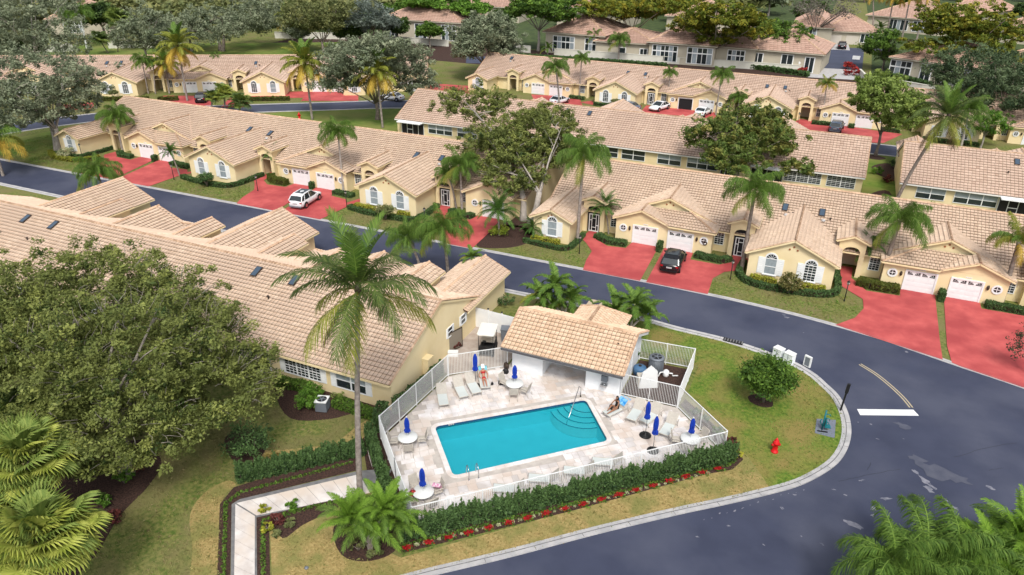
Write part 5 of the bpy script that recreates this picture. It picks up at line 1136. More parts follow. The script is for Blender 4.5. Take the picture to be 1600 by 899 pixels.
# house front hedges (clipped), offsets relative to the unit fronts
def fronts(rowY, items):
    for kind, pts, w, h, m, lab in items: hedge(lab, [(x, y) for x, y in pts], w, h, m, dens=700, leaf=.06)
fronts(0, [
 (0, smooth_line([(-5.75,73.6),(-5.95,71.2),(-5.1,69.4),(-3.4,68.7),(-1,68.7),(1.8,69.1),(3.3,70.2),(3.45,72.2),(3.2,75)], 3), .55, .6, ML_hedge, 'dark clipped hedge wrapping the two window wing at right'),
 (0, [(5.3,73.6),(6.4,73.2),(8.9,73.3)], 1.0, .75, leafmat('leaf_hedge_y', (.04, .07, .01), (.16, .17, .03)), 'olive clipped hedge left of the rightmost garage pair'),
 (0, [(12.62,73.9),(12.62,72.9)], .5, 1.0, ML_hedge, 'narrow tall hedge block between the rightmost garage doors'),
 (0, [(16.4,73.6),(20.5,73.5)], .8, .6, ML_hedge, 'clipped hedge right of the last garage door'),
 (0, [(-22.0,74.0),(-20.6,73.0),(-18.4,73.1)], 1.0, .55, ML_hedge, 'clipped hedge left of the middle garage pair'),
 (0, [(-14.72,74.0),(-14.72,72.9)], .5, .95, ML_hedge, 'narrow hedge block left of the black car'),
 (0, [(-10.8,73.4),(-7.9,73.1),(-7.3,73.9)], .85, .55, ML_hedge, 'clipped hedge right of the black car'),
 (0, smooth_line([(-29.0,69.3),(-26.5,68.9),(-24.2,68.9),(-23.6,70.2),(-23.5,73.6)], 3), .5, .5, ML_hedge, 'dark hedge around the single window wing'),
 (0, smooth_line([(-52.6,69.6),(-50,69.0),(-46,68.9),(-43.6,69.1),(-42.9,70.4),(-43.0,74.6)], 3), .6, .55, ML_hedge, 'dark hedge around the wing left of the screen gate'),
 (0, [(-40.7,74.0),(-39.3,72.9),(-38,73.0),(-37.7,73.8)], .9, .5, ML_hedge, 'curved hedge left of the single garage'),
 (0, [(-61.45,74.0),(-61.45,73.4)], .5, .9, ML_hedge, 'small hedge block behind the white SUV'),
 (0, [(-57.6,73.4),(-54.6,73.2)], .9, .5, ML_hedge, 'clipped hedge right of the white SUV'),
 (0, [(-69.0,74.6),(-67.9,73.5),(-65.3,73.3)], 1.0, .8, leafmat('leaf_hedge_y', (0,)*3, (0,)*3), 'tall olive hedge left of the white SUV'),
 (0, smooth_line([(-80.0,69.6),(-77,69.0),(-73,68.9),(-71.4,69.6),(-70.9,71.5),(-70.8,75)], 3), .6, .55, ML_hedge, 'dark hedge around the wing left of the white SUV'),
 (0, [(-97.2,74.2),(-96,73.2),(-93.8,73.3)], .9, .5, ML_hedge, 'hedge left of the leftmost garage door'),
 (0, [(-89.55,74.0),(-89.55,73.3)], .5, .9, ML_hedge, 'hedge block between the leftmost garages'),
 (0, [(-86.1,73.6),(-82.6,73.3)], 1.0, .5, ML_hedge, 'hedge right of the leftmost garage pair'),
 (0, smooth_line([(-106.5,69.8),(-104,68.5),(-100.5,68.3),(-98.4,69.4),(-97.6,71)], 3), .7, .6, leafmat('leaf_yellow_hedge', (.14, .17, .02), (.36, .36, .05)), 'yellow green curved hedge at the leftmost wing'),
 (0, [(-105.3,70.0),(-100.6,69.9),(-100.2,73),(-100.2,76)], .5, .5, ML_hedge, 'dark hedge against the leftmost wing walls'),
])
for X in ((-48,-34.9),): pass
for lab, pts in (('clipped hedge under the far arched windows, centre', [(-43,136.6),(-35,136.6)]), ('clipped hedge right of the far open garage', [(-19.6,140),(-16.8,139.8)]), ('clipped hedge beside the far white sedan', [(-49.4,140.4),(-46.4,140.2)]), ('dark hedge left of the far grey SUV', [(-3.4,140.0),(-.4,140.2)]), ('clipped hedge right of the last far drive', [(8,140.3),(10.6,140.3)]), ('dark hedge block between the far right garages', [(3,140.8),(3,139.8)]), ('hedge under the far right window wing', [(14,136.4),(22,136.4)])): hedge(lab, pts, .8, .6, ML_hedge, 250, .1)
for k, (x0, x1) in enumerate(((150, 232), (248, 278), (388, 452))):
    a, b = G(x0, 158-.0*x0), G(x1, 157); hedge(['hedge below the far left arched windows', 'hedge beside the far left garage', 'hedge below the yellow coconut palm windows'][k], [a, b], .9, .7, leafmat('leaf_hedge_y', (0,)*3, (0,)*3), 250, .1)
# yellow ground shrubs under windows
for lab, pts in (('yellow flowering strip under the right wing windows', [(-4.6,69.7),(-3,69.6),(-2.2,69.5)]), ('yellow strip under the second window of the right wing', [(.3,69.7),(2.3,69.9)]), ('yellow green strip under the single arched window', [(-28.2,69.6),(-25,69.6)]), ('yellow strip under the wing by the screen gate', [(-51.8,69.8),(-49,69.7)]), ('short yellow strip at that wing corner', [(-45.6,69.7),(-44.2,69.8)])): hedge(lab, pts, .6, .8, ML_yell, 600, .06)
for a in (((1231, 459), 1.05, 2.0, leafmat('leaf_topiary', (.07, .09, .02), (.24, .20, .07)), 'rounded topiary shrub before the right wing'), ((603, 344), 1.0, 1.9, ML_olive, 'rounded topiary shrub before the wing by the screen gate'), ((324, 292), .95, 1.8, ML_hedge, 'rounded dark shrub before the wing left of the white SUV'), ((178, 155), .9, 1.6, ML_olive, 'rounded shrub under the far left windows'), ((962, 168), .9, 1.4, ML_olive, 'rounded shrub under the far centre windows')):
    shrub(a[4], G(*a[0]), a[1], a[2], a[3], .08, 2400, z=1.25)
shrub('bright yellow green shrub in the mulch bed by the drive', G(779, 366), 1.05, .9, leafmat('leaf_chartreuse', (.18, .26, .02), (.42, .48, .07)), .08, 1500)
shrub('pale variegated shrub at the leftmost wing', G(105, 247), 1.1, 1.6, ML_variety, .09, 900)
shrub('yellow flowered shrub left of the single window wing', G(838, 377), .6, 1.0, ML_variety, .07, 400)
shrub('bright round shrub left of the air conditioner', G(482, 640), .75, 1.5, ML_bright, .06, 2200)
shrub('second bright shrub against the rear wall', G(492, 622), .6, 1.3, ML_bright, .06, 1200)
shrub('thin twiggy shrub right of the air conditioner', G(530, 632), .55, .95, ML_lime, .05, 420)
hedge('low green hedge under the rear windows near the pool', [(-35.2, 35.6), (-32.6, 35.9)], .7, .7, ML_mid, 700, .06)
hedge('low green hedge under the shuttered rear window', [(-29.6, 35.3), (-27.3, 35.2), (-25.9, 35.0)], .8, .65, ML_mid, 700, .06)
hedge('thin green climber between the fence and the gable wall', [(-25.1, 36.2), (-24.6, 39.5), (-24.5, 42.2)], .35, 1.3, ML_hedge, 420, .06)
hedge('tall narrow hedge outside the left fence corner', [(-25.3, 35.2), (-24.95, 33.9)], .7, 1.7, ML_hedge, 600, .06)
shrub('dark egg shaped shrub under the edge of the big oak', G(392, 712), 1.35, 2.6, ML_hedge, .07, 2600, z=1.35)
shrub('ochre low bush beside the egg shaped shrub', G(422, 722), .6, .6, leafmat('leaf_ochre', (.2, .15, .04), (.4, .32, .1)), .05, 500)
for x, y, r_, m, l in ((412, 800, .3, ML_yell, 'lime bromeliad at the path corner, upper'), (418, 828, .32, ML_yell, 'lime bromeliad at the path corner, lower'), (458, 795, .35, ML_bright, 'green spiky plant right of the mulch patch'), (452, 822, .3, ML_olive, 'olive spiky plant below the mulch patch'), (430, 838, .25, ML_olive, 'dull spiky plant at the bed tip'), (150, 745, .6, ML_mid, 'green shrub in the dark bed below the oak'), (195, 755, .55, ML_bright, 'bright leafy plant in the brown bed'), (165, 790, .5, ML_bright, 'small bright plant near the fan palms'), (215, 735, .5, ML_purple, 'red brown shrub in the bed'), (180, 815, .5, ML_purple, 'reddish shrub by the lime fan palm'), (585, 868, .55, ML_olive, 'low spiky ring plant under the clump palm'), (560, 860, .5, ML_olive, 'spiky plant left under the clump palm'), (20, 395, 1.6, ML_bright, 'bright green shrub at the left edge above the oak'), (8, 370, 1.3, ML_mid, 'green shrub left of the tiled roof'), (600, 765, .5, ML_mid, 'leafy shrub between coconut trunk and fence'), (648, 585, .4, ML_hedge, 'dark shrub at the gable foot by the fence'), (680, 560, .5, ML_mid, 'shrub by the paved yard'), (712, 545, .5, ML_purple, 'dark red shrub in the yard'), (695, 552, .4, ML_bright, 'small green shrub in the yard'), (790, 478, .7, ML_hedge, 'dark shrub at the street corner of the end wing')):
    p = G(x, y) if not (x < 30 and y < 400) else G(x, y+40); shrub(l, p, r_, r_*1.5, m, .07, int(700*r_+150))
for x0, x1, y0, m, l in ((800, 1040, 98, ML_hedge, 'dark hedge along the foot of the long white wall'), (1270-120, 1262, 112, ML_hedge, 'hedge left of the side street entrance'), (1385, 1450, 128, ML_hedge, 'hedge before the walled right houses')): hedge(l, [G(x0, y0-8), G(x1, y0+8)], 1.6, 1.0, m, 120, .18)
for x, y, l in ((1262, 112, 'red leaved shrub left of the far side street'), (1252, 116, 'red flower bed shrub by the wall end'), (1325, 108, 'red shrub right of the far side street'), (1332, 118, 'dark red shrub beside the white wall end')): shrub(l, G(x, y), 1.6, 1.6, leafmat('leaf_crimson', (.2, .015, .015), (.42, .05, .04)), .2, 500)
for k, (x, y) in enumerate(((1462, 298), (1476, 300), (1505, 318), (1395, 262), (1370, 272), (1385, 285))): shrub(['green shrub before the blinds window of the right row', 'second shrub before that blinds window', 'round shrub before the right window', 'dark shrub in the side lawn bed', 'low shrub by the side lawn stones', 'brown shrub in the side lawn'][k], G(x, y) if k > 2 else (9.6+1.7*k, 100.2), .8, 1.0, (ML_mid, ML_mid, ML_bright, ML_hedge, ML_bright, ML_purple)[k], .1, 500)

# ------------------------------------------------------------------ mown grass with real blades where it is near
def in_poly(P, poly):
    x, y = P[:, 0], P[:, 1]; c = np.zeros(len(P), bool); n = len(poly)
    for i in range(n):
        a, b = poly[i], poly[(i+1) % n]; s_ = (a[1] > y) != (b[1] > y); c ^= s_ & (x < a[0]+(b[0]-a[0])*(y-a[1])/((b[1]-a[1]) or 1e-9))
    return c
def grass(label, poly, dens, m, holes=(), size=.06):
    Q = np.array(poly); lo, hi = Q.min(0), Q.max(0); N = int((hi[0]-lo[0])*(hi[1]-lo[1])*dens); P = RNG.uniform(lo, hi, (N, 2)); P = P[in_poly(P, poly)]
    for h_ in holes: P = P[~in_poly(P, h_)]
    u = .5+.5*np.sin(P[:, 0]*1.1+np.sin(P[:, 1]*.9)*2)*np.sin(P[:, 1]*1.3+np.sin(P[:, 0]*.7)*2); keep = RNG.uniform(0, 1, len(P)) < .45+.6*u; P = P[keep]; u = u[keep]
    C = np.concatenate([P, RNG.uniform(.012, .05, (len(P), 1))], 1); o = put('grass', leaves('grass', C, size, m, RNG.normal(.5, .26, len(C))+.25*(u-.5), up=.15, asp=.3), None); return tag(o, label, 'grass', kind='stuff')
MG_g = leafmat('grass_green', (.055, .14, .012), (.22, .32, .06), (.24, .23, .07)); MG_o = leafmat('grass_olive', (.07, .11, .018), (.26, .25, .09), (.26, .21, .10)); MG_d = leafmat('grass_straw', (.16, .13, .04), (.46, .37, .15), (.19, .20, .06))
bedsC = [smooth_line(b, 4, True) for b in beds]
lawnA = [(-38,8),(-38,36),(-25.5,36.4),(-25.6,33.5),(-30.6,26.6),(-29.8,24.0),(-23.6,17),(-21,14)]
grass('olive mown lawn left of the garden path', lawnA, 75, MG_o, bedsC[:4]+[smooth_line([(-26.0,17.6),(-28.6,20.4),(-30.9,22.5),(-31.5,24.3),(-31.0,25.7),(-30.1,25.5),(-29.8,23.9),(-24.4,17.9)], 4, True)])
grass('green mown grass of the corner lawn', [p for p in near_s if p[0] > -24 and p[1] > 39 and p[1] < 58.1] + [(-1.2,40.2),(-1.2,42.5),(-4,45.3),(-6.2,47),(-6.4,51.8),(-10,51.8),(-20,51.8),(-24,52.6)], 75, MG_g, [bedsC[5]])
grass('straw coloured grass strip along the lower kerb', [(-1.3,41.0),(-.4,39.7),(.6,39.0)] + dry_edge + [(-17.5,20),(-19.8,17.4),(-24.8,23.2),(-23.2,25.6),(-20.8,23.6),(-19.0,24.0),(-17.4,25.1),(-10,32.1),(-3,39.0)], 85, MG_d)
grass('straw grass patch left of the path', smooth_line([(-26.0,17.6),(-28.6,20.4),(-30.9,22.5),(-31.5,24.3),(-31.0,25.7),(-30.1,25.5),(-29.8,23.9),(-24.4,17.9)], 4, True), 110, MG_d)
for k, (lab, pl) in enumerate((('grass before the right window wing', [(-8.0,65.6),(3.4,64.4),(5.6,67.4),(5.5,69.6),(3.9,70.6),(2,68.6),(-5,68.6),(-6.4,71),(-7.9,68.8)]), ('grass before the single window wing', [(-30,65.6),(-20.8,65.6),(-21.4,69.5),(-23.0,72),(-23.4,69),(-28.6,68.6)]), ('grass before the wing by the screen gate', [(-53.2,65.4),(-37.3,65.5),(-39.2,69),(-41.2,71.4),(-42.6,68.6),(-52.6,68.7)]), ('grass before the wing left of the white SUV', [(-81,65.4),(-66.6,65.5),(-67.8,69),(-70,71.5),(-71.4,68.6),(-80.4,68.7)]), ('grass at the left bend', [(-118,65.6),(-94.4,65.4),(-95,67.6),(-98,69),(-101,67.7),(-107,70),(-107,88),(-116,80)]))): grass(lab, pl, 55, MG_g if k != 2 else MG_o, size=.085)

# ------------------------------------------------------------------ pool, deck
deck_poly = [(-24.3,33.5),(-23.85,42.1),(-20.6,45.3),(-20.2,45.3),(-20.2,50.9),(-10.9,50.9),(-10.85,45.35),(-6.53,45.5),(-2.55,41.6),(-17.95,26.9)]
def grow(poly, d):
    c = Vector((sum(p[0] for p in poly)/len(poly), sum(p[1] for p in poly)/len(poly))); n = len(poly); out = []
    for i in range(n):
        t = (Vector(poly[(i+1) % n])-Vector(poly[i-1])).normalized(); nn = Vector((t.y, -t.x))
        if nn.dot(Vector(poly[i])-c) < 0: nn = -nn
        out.append((poly[i][0]+nn.x*d, poly[i][1]+nn.y*d))
    return out
cop = grow(pool, .34)
M_joint = mat('grout', (.40, .36, .33), (.5, .46, .42), scale=2, rough=.9)
dk = holed('pool_deck', deck_poly, pool, .055, M_joint, .055); tag(dk, 'pale travertine pool deck', kind='structure')
# travertine slabs in an offset running bond, each a piece with an open joint, clipped to the deck and the pool
def inside(p, poly):
    x, y = p; c = False; n = len(poly)
    for i in range(n):
        a, b = poly[i], poly[(i+1) % n]
        if (a[1] > y) != (b[1] > y) and x < a[0]+(b[0]-a[0])*(y-a[1])/(b[1]-a[1]): c = not c
    return c
M_slab = [mat('travertine_%s' % k, a, b, scale=1.3, rough=.7, bump=.1, bscale=12, col3=c3, scale3=.55) for k, a, b, c3 in (('pale', (.62, .58, .57), (.78, .76, .76), (.60, .53, .48)), ('warm', (.55, .49, .45), (.72, .68, .66), (.55, .46, .40)), ('grey', (.56, .53, .53), (.74, .72, .73), (.50, .46, .44)))]
ax = (Vector(PQ[1])-Vector(PQ[0])).normalized(); ay = Vector((-ax.y, ax.x)); cells = []
rows = [.61, .41, .61, .41]; yy = -16.; r = 0
slab_me = {}
small = MB(); smallm = [MB(), MB(), MB()]; nsl = 0
while yy < 16:
    h = rows[r % 4]; xx = -18-random.uniform(0, .6)
    while xx < 18:
        w = random.choice((.61, .91, .41, .61)); g_ = .012
        q = [Vector((-16, 38))+ax*(xx+a)+ay*(yy+b) for a, b in ((g_, g_), (w-g_, g_), (w-g_, h-g_), (g_, h-g_))]
        if all(inside(p, deck_poly) for p in q) and not any(inside(p, cop) for p in q) and not any(inside(c, [tuple(p) for p in q]) for c in cop): cells.append(q)
        xx += w
    yy += h; r += 1
cells.sort(key=lambda q: q[0].y)
for i, q in enumerate(cells):
    k = random.choice((0, 0, 1, 2)); 
    if i < 300:
        mb = MB(); mb.extrude([(p.x, p.y, .05) for p in q], (0, 0, .022+random.uniform(0, .003))); mb.build('paving_slab', M_slab[k], dk)
    else: smallm[k].extrude([(p.x, p.y, .05) for p in q], (0, 0, .022+random.uniform(0, .003)))
allm = MB()
for k in range(3):
    if smallm[k].v: allm.add(smallm[k].v, smallm[k].f, M_slab[k])
if allm.v: allm.build('paving_slabs', M_slab[0], dk)['kind'] = 'stuff'
# rim, walls, floor, water
M_cop = M_slab[0]
def ring(name, a, b, z0, z1, m, parent=None):
    n = len(a); mb = MB()
    for i in range(n):
        j = (i+1) % n; mb.add([(*a[i], z0), (*a[j], z0), (*a[j], z1), (*a[i], z1), (*b[i], z1), (*b[j], z1), (*b[j], z0), (*b[i], z0)], [(0, 1, 2, 3), (3, 2, 5, 4), (4, 5, 6, 7)])
    return mb.build(name, m, parent)
pl0 = sheet('pool', grow(pool, .05), -1.35, M_pool, 'turquoise swimming pool with rounded corners')
cpn = len(cop)
for i in range(cpn): # coping blocks
    a0, a1, b0, b1 = Vector(cop[i]), Vector(cop[(i+1) % cpn]), Vector(pool[i]), Vector(pool[(i+1) % cpn]); L = (a1-a0).length; n = max(1, round(L/.62))
    for k in range(n):
        t0, t1 = k/n+.008/max(L, .1), (k+1)/n-.008/max(L, .1); mb = MB(); mb.extrude([(*p, .055) for p in (a0.lerp(a1, t0), a0.lerp(a1, t1), b0.lerp(b1, t1), b0.lerp(b1, t0))], (0, 0, .027)); mb.build('coping_stone', M_cop, pl0)
ring('waterline_tiles', grow(pool, .04), pool, -.22, .054, M_line, pl0); ring('pool_wall', grow(pool, .06), grow(pool, .01), -1.35, -.2, M_pool, pl0)
mw = bpy.data.materials.new('water'); mw.use_nodes = True; n_ = mw.node_tree; n_.nodes.remove(n_.nodes['Principled BSDF']); o_ = n_.nodes['Material Output']
tr = n_.nodes.new('ShaderNodeBsdfTransparent'); tr.inputs[0].default_value = (.22, .66, .74, 1); df = n_.nodes.new('ShaderNodeBsdfDiffuse'); df.inputs[0].default_value = (.02, .60, .72, 1)
m1 = n_.nodes.new('ShaderNodeMixShader'); m1.inputs[0].default_value = .22; gl_ = n_.nodes.new('ShaderNodeBsdfGlossy'); gl_.inputs['Roughness'].default_value = .04
fz = n_.nodes.new('ShaderNodeFresnel'); fz.inputs[0].default_value = 1.33; m2_ = n_.nodes.new('ShaderNodeMixShader'); bp_ = n_.nodes.new('ShaderNodeBump'); bp_.inputs['Strength'].default_value = .3; nz = n_.nodes.new('ShaderNodeTexNoise'); nz.inputs['Scale'].default_value = 3.5
gm = n_.nodes.new('ShaderNodeNewGeometry'); L_ = n_.links.new; L_(gm.outputs['Position'], nz.inputs['Vector']); L_(nz.outputs['Fac'], bp_.inputs['Height'])
for q in (gl_, fz): L_(bp_.outputs[0], q.inputs['Normal'])
L_(tr.outputs[0], m1.inputs[1]); L_(df.outputs[0], m1.inputs[2]); L_(fz.outputs[0], m2_.inputs[0]); L_(m1.outputs[0], m2_.inputs[1]); L_(gl_.outputs[0], m2_.inputs[2]); L_(m2_.outputs[0], o_.inputs[0])
wt = sheet('water', grow(pool, .02), -.085, mw, 'turquoise pool water')
# corner steps
c0 = Vector(PQ[1]); da = (Vector(PQ[0])-c0).normalized(); db = (Vector(PQ[2])-c0).normalized()
M_step = mat('step_plaster', (.80, .76, .74), rough=.6)
for k, rr in enumerate((1.25, 1.75, 2.25, 2.75)):
    arc = [c0+da*.0+db*.0]+[c0+(da*math.cos(t)+db*math.sin(t))*rr for t in np.linspace(0, PI/2, 9)]; z = -.16-.10*k
    s_ = MB(); s_.extrude([(p.x, p.y, -1.3) for p in arc], (0, 0, z+1.3)); o = s_.build('step', M_step, pl0)
    ed = MB(); n = len(arc)
    for i in range(1, n-1): ed.beam((arc[i].x, arc[i].y, z), (arc[i+1].x, arc[i+1].y, z), .07, .02, M_line)
    ed.build('step_edge', M_line, o)
# handrail and ladder
t = empty('pool_handrail', (*G(889, 636), 0), 0, 'steel handrail down into the curved corner steps', 'handrail'); O = Vector(t.location)
a_ = Vector((*G(907, 621), .07)); b_ = Vector((*G(886, 655), -.5))
mb = MB(); mb.tube([a_-O, a_-O+Vector((0, 0, .75)), a_-O+Vector((-.12, -.1, .95)), (a_-O).lerp(b_-O, .5)+Vector((0, 0, .75)), b_-O+Vector((0, 0, .2)), b_-O], .028, 8); mb.build('rail', M_steel, t)
mb = MB(); mb.lathe([(.07, 0), (.07, .03), (.03, .04)], 10, c=tuple(a_-O)); mb.build('flange', M_brown, t)
for k, (x, y) in enumerate(((733, 752), (748, 749))):
    p = G(x, y); t = empty('ladder_rail', (*p, .07), 0, ['left of the two steel ladder rails at the pool edge', 'right of the two steel ladder rails at the pool edge'][k], 'pool ladder', 'pool ladder rails')
    d = Vector((Vector(PQ[0])-Vector(PQ[3])).normalized()); mb = MB(); mb.tube([(0, 0, 0), (0, 0, .65), (d.x*.1, d.y*.1, .85), (d.x*.4, d.y*.4, .9), (d.x*.62, d.y*.62, .7), (d.x*.68, d.y*.68, .1), (d.x*.68, d.y*.68, -.4)], .026, 8); mb.build('rail', M_steel, t)
    mb = MB(); mb.lathe([(.06, -.01), (.06, .02), (.03, .03)], 10); mb.build('flange', M_steel, t)
for x, y in ((705, 663.5), (858, 633.5)):
    p = G(x, y, .09); mb = MB(); 
    for k in range(3): mb.box(-.2+k*.15, -.1+k*.15, -.05, .05, 0, .004)
    mb.build('depth_marker', M_trav, pl0, (*p, .091), (0, 0, .72))
# ------------------------------------------------------------------ pool house
PH = empty('pool_house', (-15.4, 45.2, 0), 0, 'small white pool house with orange tiled roof and open middle bay', 'pool house')
T = Tiles(w=.33, e=.37); C = Caps(); W = MB(); D = MB(); FA = MB()
ox, oy = -15.4, 45.2; L = lambda x, y, z: (x-ox, y-oy, z)
xa, xb, ya, yr, yb, ze, zr = -20.25, -10.45, 44.15, 47.75, 51.4, 2.5, 4.2
def pplane(P): 
    vs = [Vector(L(*p)) for p in P]; nn = (vs[1]-vs[0]).cross(vs[2]-vs[0]).normalized(); nn = nn if nn.z > 0 else -nn; D.extrude([v-nn*.004 for v in vs], -nn*.12); T.slope([tuple(v) for v in vs])
pplane([(xa, ya, ze), (xb, ya, ze), (xb, yr, zr), (xa, yr, zr)]); pplane([(xa, yb, ze), (xb, yb, ze), (xb, yr, zr), (xa, yr, zr)])
C.line(L(xa, yr, zr+.03), L(xb, yr, zr+.03))
for x in (xa, xb): C.line(L(x, ya, ze+.03), L(x, yr, zr+.03), .2, .07); C.line(L(x, yb, ze+.03), L(x, yr, zr+.03), .2, .07); FA.beam(L(x, ya, ze-.17), L(x, yr, zr-.17), .05, .2); FA.beam(L(x, yr, zr-.17), L(x, yb, ze-.17), .05, .2)
gt = MB(); gt.box(xa-ox, xb-ox, ya-oy-.14, ya-oy-.02, ze-.16, ze-.02); gt.build('gutter', mat('gutter_metal', (.09, .09, .10), rough=.5), PH); FA.box(xa-ox, xb-ox, ya-oy-.02, ya-oy+.02, ze-.26, ze-.02)
# rear porch roof
cx = -14.6; hw = 2.2; z1 = 3.95; y1 = 53.2; s_ = (z1-2.5)/hw
pplane([(cx-hw, y1, 2.5), (cx-hw, yr, 2.5), (cx, yr, z1), (cx, y1-hw*.9, z1)]); pplane([(cx+hw, yr, 2.5), (cx+hw, y1, 2.5), (cx, y1-hw*.9, z1), (cx, yr, z1)]); pplane([(cx+hw, y1, 2.5), (cx-hw, y1, 2.5), (cx, y1-hw*.9, z1)])
C.line(L(cx, yr, z1+.03), L(cx, y1-hw*.9, z1+.03)); C.line(L(cx-hw, y1, 2.53), L(cx, y1-hw*.9, z1+.03)); C.line(L(cx+hw, y1, 2.53), L(cx, y1-hw*.9, z1+.03))
W.box(-.9, 2.5, 51-oy-.2, 52.7-oy, -.05, 2.45)
wx0, wx1, r0, r1, wy1, ry_ = -19.75, -10.9, -17.15, -13.6, 51.0, 49.2
for a, b, c, d in ((wx0, r0, 45.2, wy1), (r1, wx1, 45.2, wy1), (r0, r1, ry_, wy1)): W.box(a-ox, b-ox, c-oy, d-oy, -.05, ze-.05)
for x, s in ((wx0, 1), (wx1, -1)): W.extrude([L(x, 45.2, ze-.05), L(x, wy1, ze-.05), L(x, wy1, ze+.1), L(x, yr, zr-.15), L(x, 45.2, ze+.3)], (s*.15, 0, 0))
cl_ = MB(); cl_.box(r0-ox, r1-ox, 45.25-oy, ry_-oy, ze-.08, ze-.03); cl_.build('bay_ceiling', M_wallw, PH)
W.build('wall', M_wallw, PH); D.build('roof', M_deck, PH); FA.build('fascia', M_white, PH); T.build('roof_tiles', M_tile3, PH); C.build('ridge_tiles', PH)
mb = MB(); mb.tube([(0, 0, 0), (0, 0, .28)], .05, 8); mb.build('vent_pipe', M_brown, PH, L(-11.6, 46.5, 3.5))
mb = MB(); mb.box(-.07, .07, -.06, 0, 0, .25); ME_light = mb.mesh('wall_light', M_brown)
put('wall_light', ME_light, PH, L(-17.55, 45.19, 1.65)); mb = MB(); mb.lathe([(.09, 0), (.09, .12)], 8); mb.build('clock', M_brown, PH, L(-18.9, 45.17, 1.9), (R(90), 0, 0))
df_ = empty('drinking_fountain', L(-12.05, 45.0, 0)); df_.location = (-12.05, 45.15, 0); tag(df_, 'grey wall drinking fountain on the white pool house', 'drinking fountain')
mb = MB(); mb.box(-.24, .24, -.28, 0, 1.15, 1.65); mb.build('back_panel', M_grayc, df_); mb = MB(); mb.box(-.25, .25, -.42, 0, .75, .9); mb.lathe([(.12, .9), (.16, .93)], 10, c=(0, -.2, 0)); mb.build('basin', M_steel, df_); mb = MB(); mb.box(-.3, .3, -.06, 0, 1.72, 1.8); mb.build('shelf', M_brown, df_)
sg_ = MB(); sg_.box(-.42, .42, -.03, 0, 0, .3); o = sg_.build('rules_sign', M_trim); o.location = (-13.2, 45.19, 1.75); tag(o, 'small pale sign high on the right pool house wall', 'sign')
sg_ = MB()
for k in range(4):
    for z in (.05, .12, .19): sg_.box(-.36+k*.18, -.24+k*.18, -.035, -.03, z, z+.03)
sg_.build('lettering', M_grayc, o)
mb = MB(); mb.box(-.45, .45, -.05, 0, 0, 2.05); mb.build('side_door', M_white, PH, L(-10.89, 48.8, 0), (0, 0, PI/2))

# ------------------------------------------------------------------ fences
def fence(label, path, h=1.95, name='metal_fence', z=.06):
    t = empty(name, (*path[0], 0), 0, label, 'fence', 'white metal fences around the pool'); O = Vector((*path[0], 0)); pk = MB()
    for a, b in zip(path, path[1:]):
        A, B = Vector((*a, 0))-O, Vector((*b, 0))-O; Ln = (B-A).length; n = max(1, round(Ln/2.2))
        for k in range(n+1): p = A.lerp(B, k/n); m_ = MB(); m_.beam(p+Vector((0, 0, 0)), p+Vector((0, 0, h+.03)), .06, .06, up=(1, 0, 0)); m_.build('post', M_white, t)
        for zz in (z+.12, h-.02):
            m_ = MB(); m_.beam(A+Vector((0, 0, zz)), B+Vector((0, 0, zz)), .05, .045); m_.build('rail', M_white, t)
        n = int(Ln/.118)
        for k in range(1, n): p = A.lerp(B, k/n); pk.beam(p+Vector((0, 0, z+.05)), p+Vector((0, 0, h)), .022, .022, up=((B-A).y, -(B-A).x, 0))
    o = pk.build('pickets', M_white, t); o['kind'] = 'stuff'; return t
fence('white metal fence along the front of the pool behind the hedge', [(-17.95, 26.85), (-2.5, 41.6)])
fence('white metal fence on the left front side of the pool', [(-17.98, 26.9), (-21.1, 30.05), (-24.42, 33.35)])
fence('white metal fence left of the loungers, facing the tall gable wall', [(-24.42, 33.42), (-23.9, 42.1)])
fence('white metal fence from the bend to the pool house corner', [(-23.86, 42.15), (-20.2, 45.25)])
fence('white metal fence right of the pool house behind the sun loungers', [(-10.8, 45.35), (-6.55, 45.5)])
fence('white metal fence running down to the right pool corner', [(-6.48, 45.46), (-2.52, 41.66)])
fence('white metal fence behind the pool equipment', [(-10.85, 50.9), (-6.6, 51.25)])
fence('white metal fence on the lawn side of the equipment yard', [(-6.55, 51.25), (-6.5, 45.55)])
gA, gB = Vector((*G(744, 480, 2), 0)), Vector((*G(806, 496, 2), 0)); gA = Vector((-25.5, gA.y, 0))
t = empty('panel_gate', gA, 0, 'white solid panel gate between the gable wall and the pool house', 'gate'); Ln = (gB-gA).length
for k in range(3):
    p, q = (gB-gA)*(k/3+.01), (gB-gA)*((k+1)/3-.01); m_ = MB(); m_.beam(p+Vector((0, 0, 1.0)), q+Vector((0, 0, 1.0)), .05, 1.9); m_.build('gate_panel', M_white, t)
for k in range(4): p = (gB-gA)*(k/3); m_ = MB(); m_.beam(p, p+Vector((0, 0, 2.08)), .12, .12, up=(1, 0, 0)); m_.build('post', M_white, t); m_ = MB(); m_.box(-.06, .06, -.06, .06, 0, .1); m_.build('post_light', M_black, t, p+Vector((0, 0, 2.08)))
sheet('service_yard', [(-25.5, 42.6), (-23.9, 42.4), (-20.4, 45.5), (-20.3, 51), (-22, 52.4), (-25.5, 51.8)], .02, M_pave)
sheet('equipment_yard', [(-10.8, 45.5), (-6.6, 45.6), (-6.65, 51.1), (-10.8, 50.8)], .02, M_mulch)
gm_ = MB(); gm_.box(-.75, .75, -.04, 0, .1, 1.9)
t = empty('lattice_screen', (-25.2, 45.8, 0), R(72), 'brown framed mesh screen standing by the gable wall', 'screen'); 
m_ = MB()
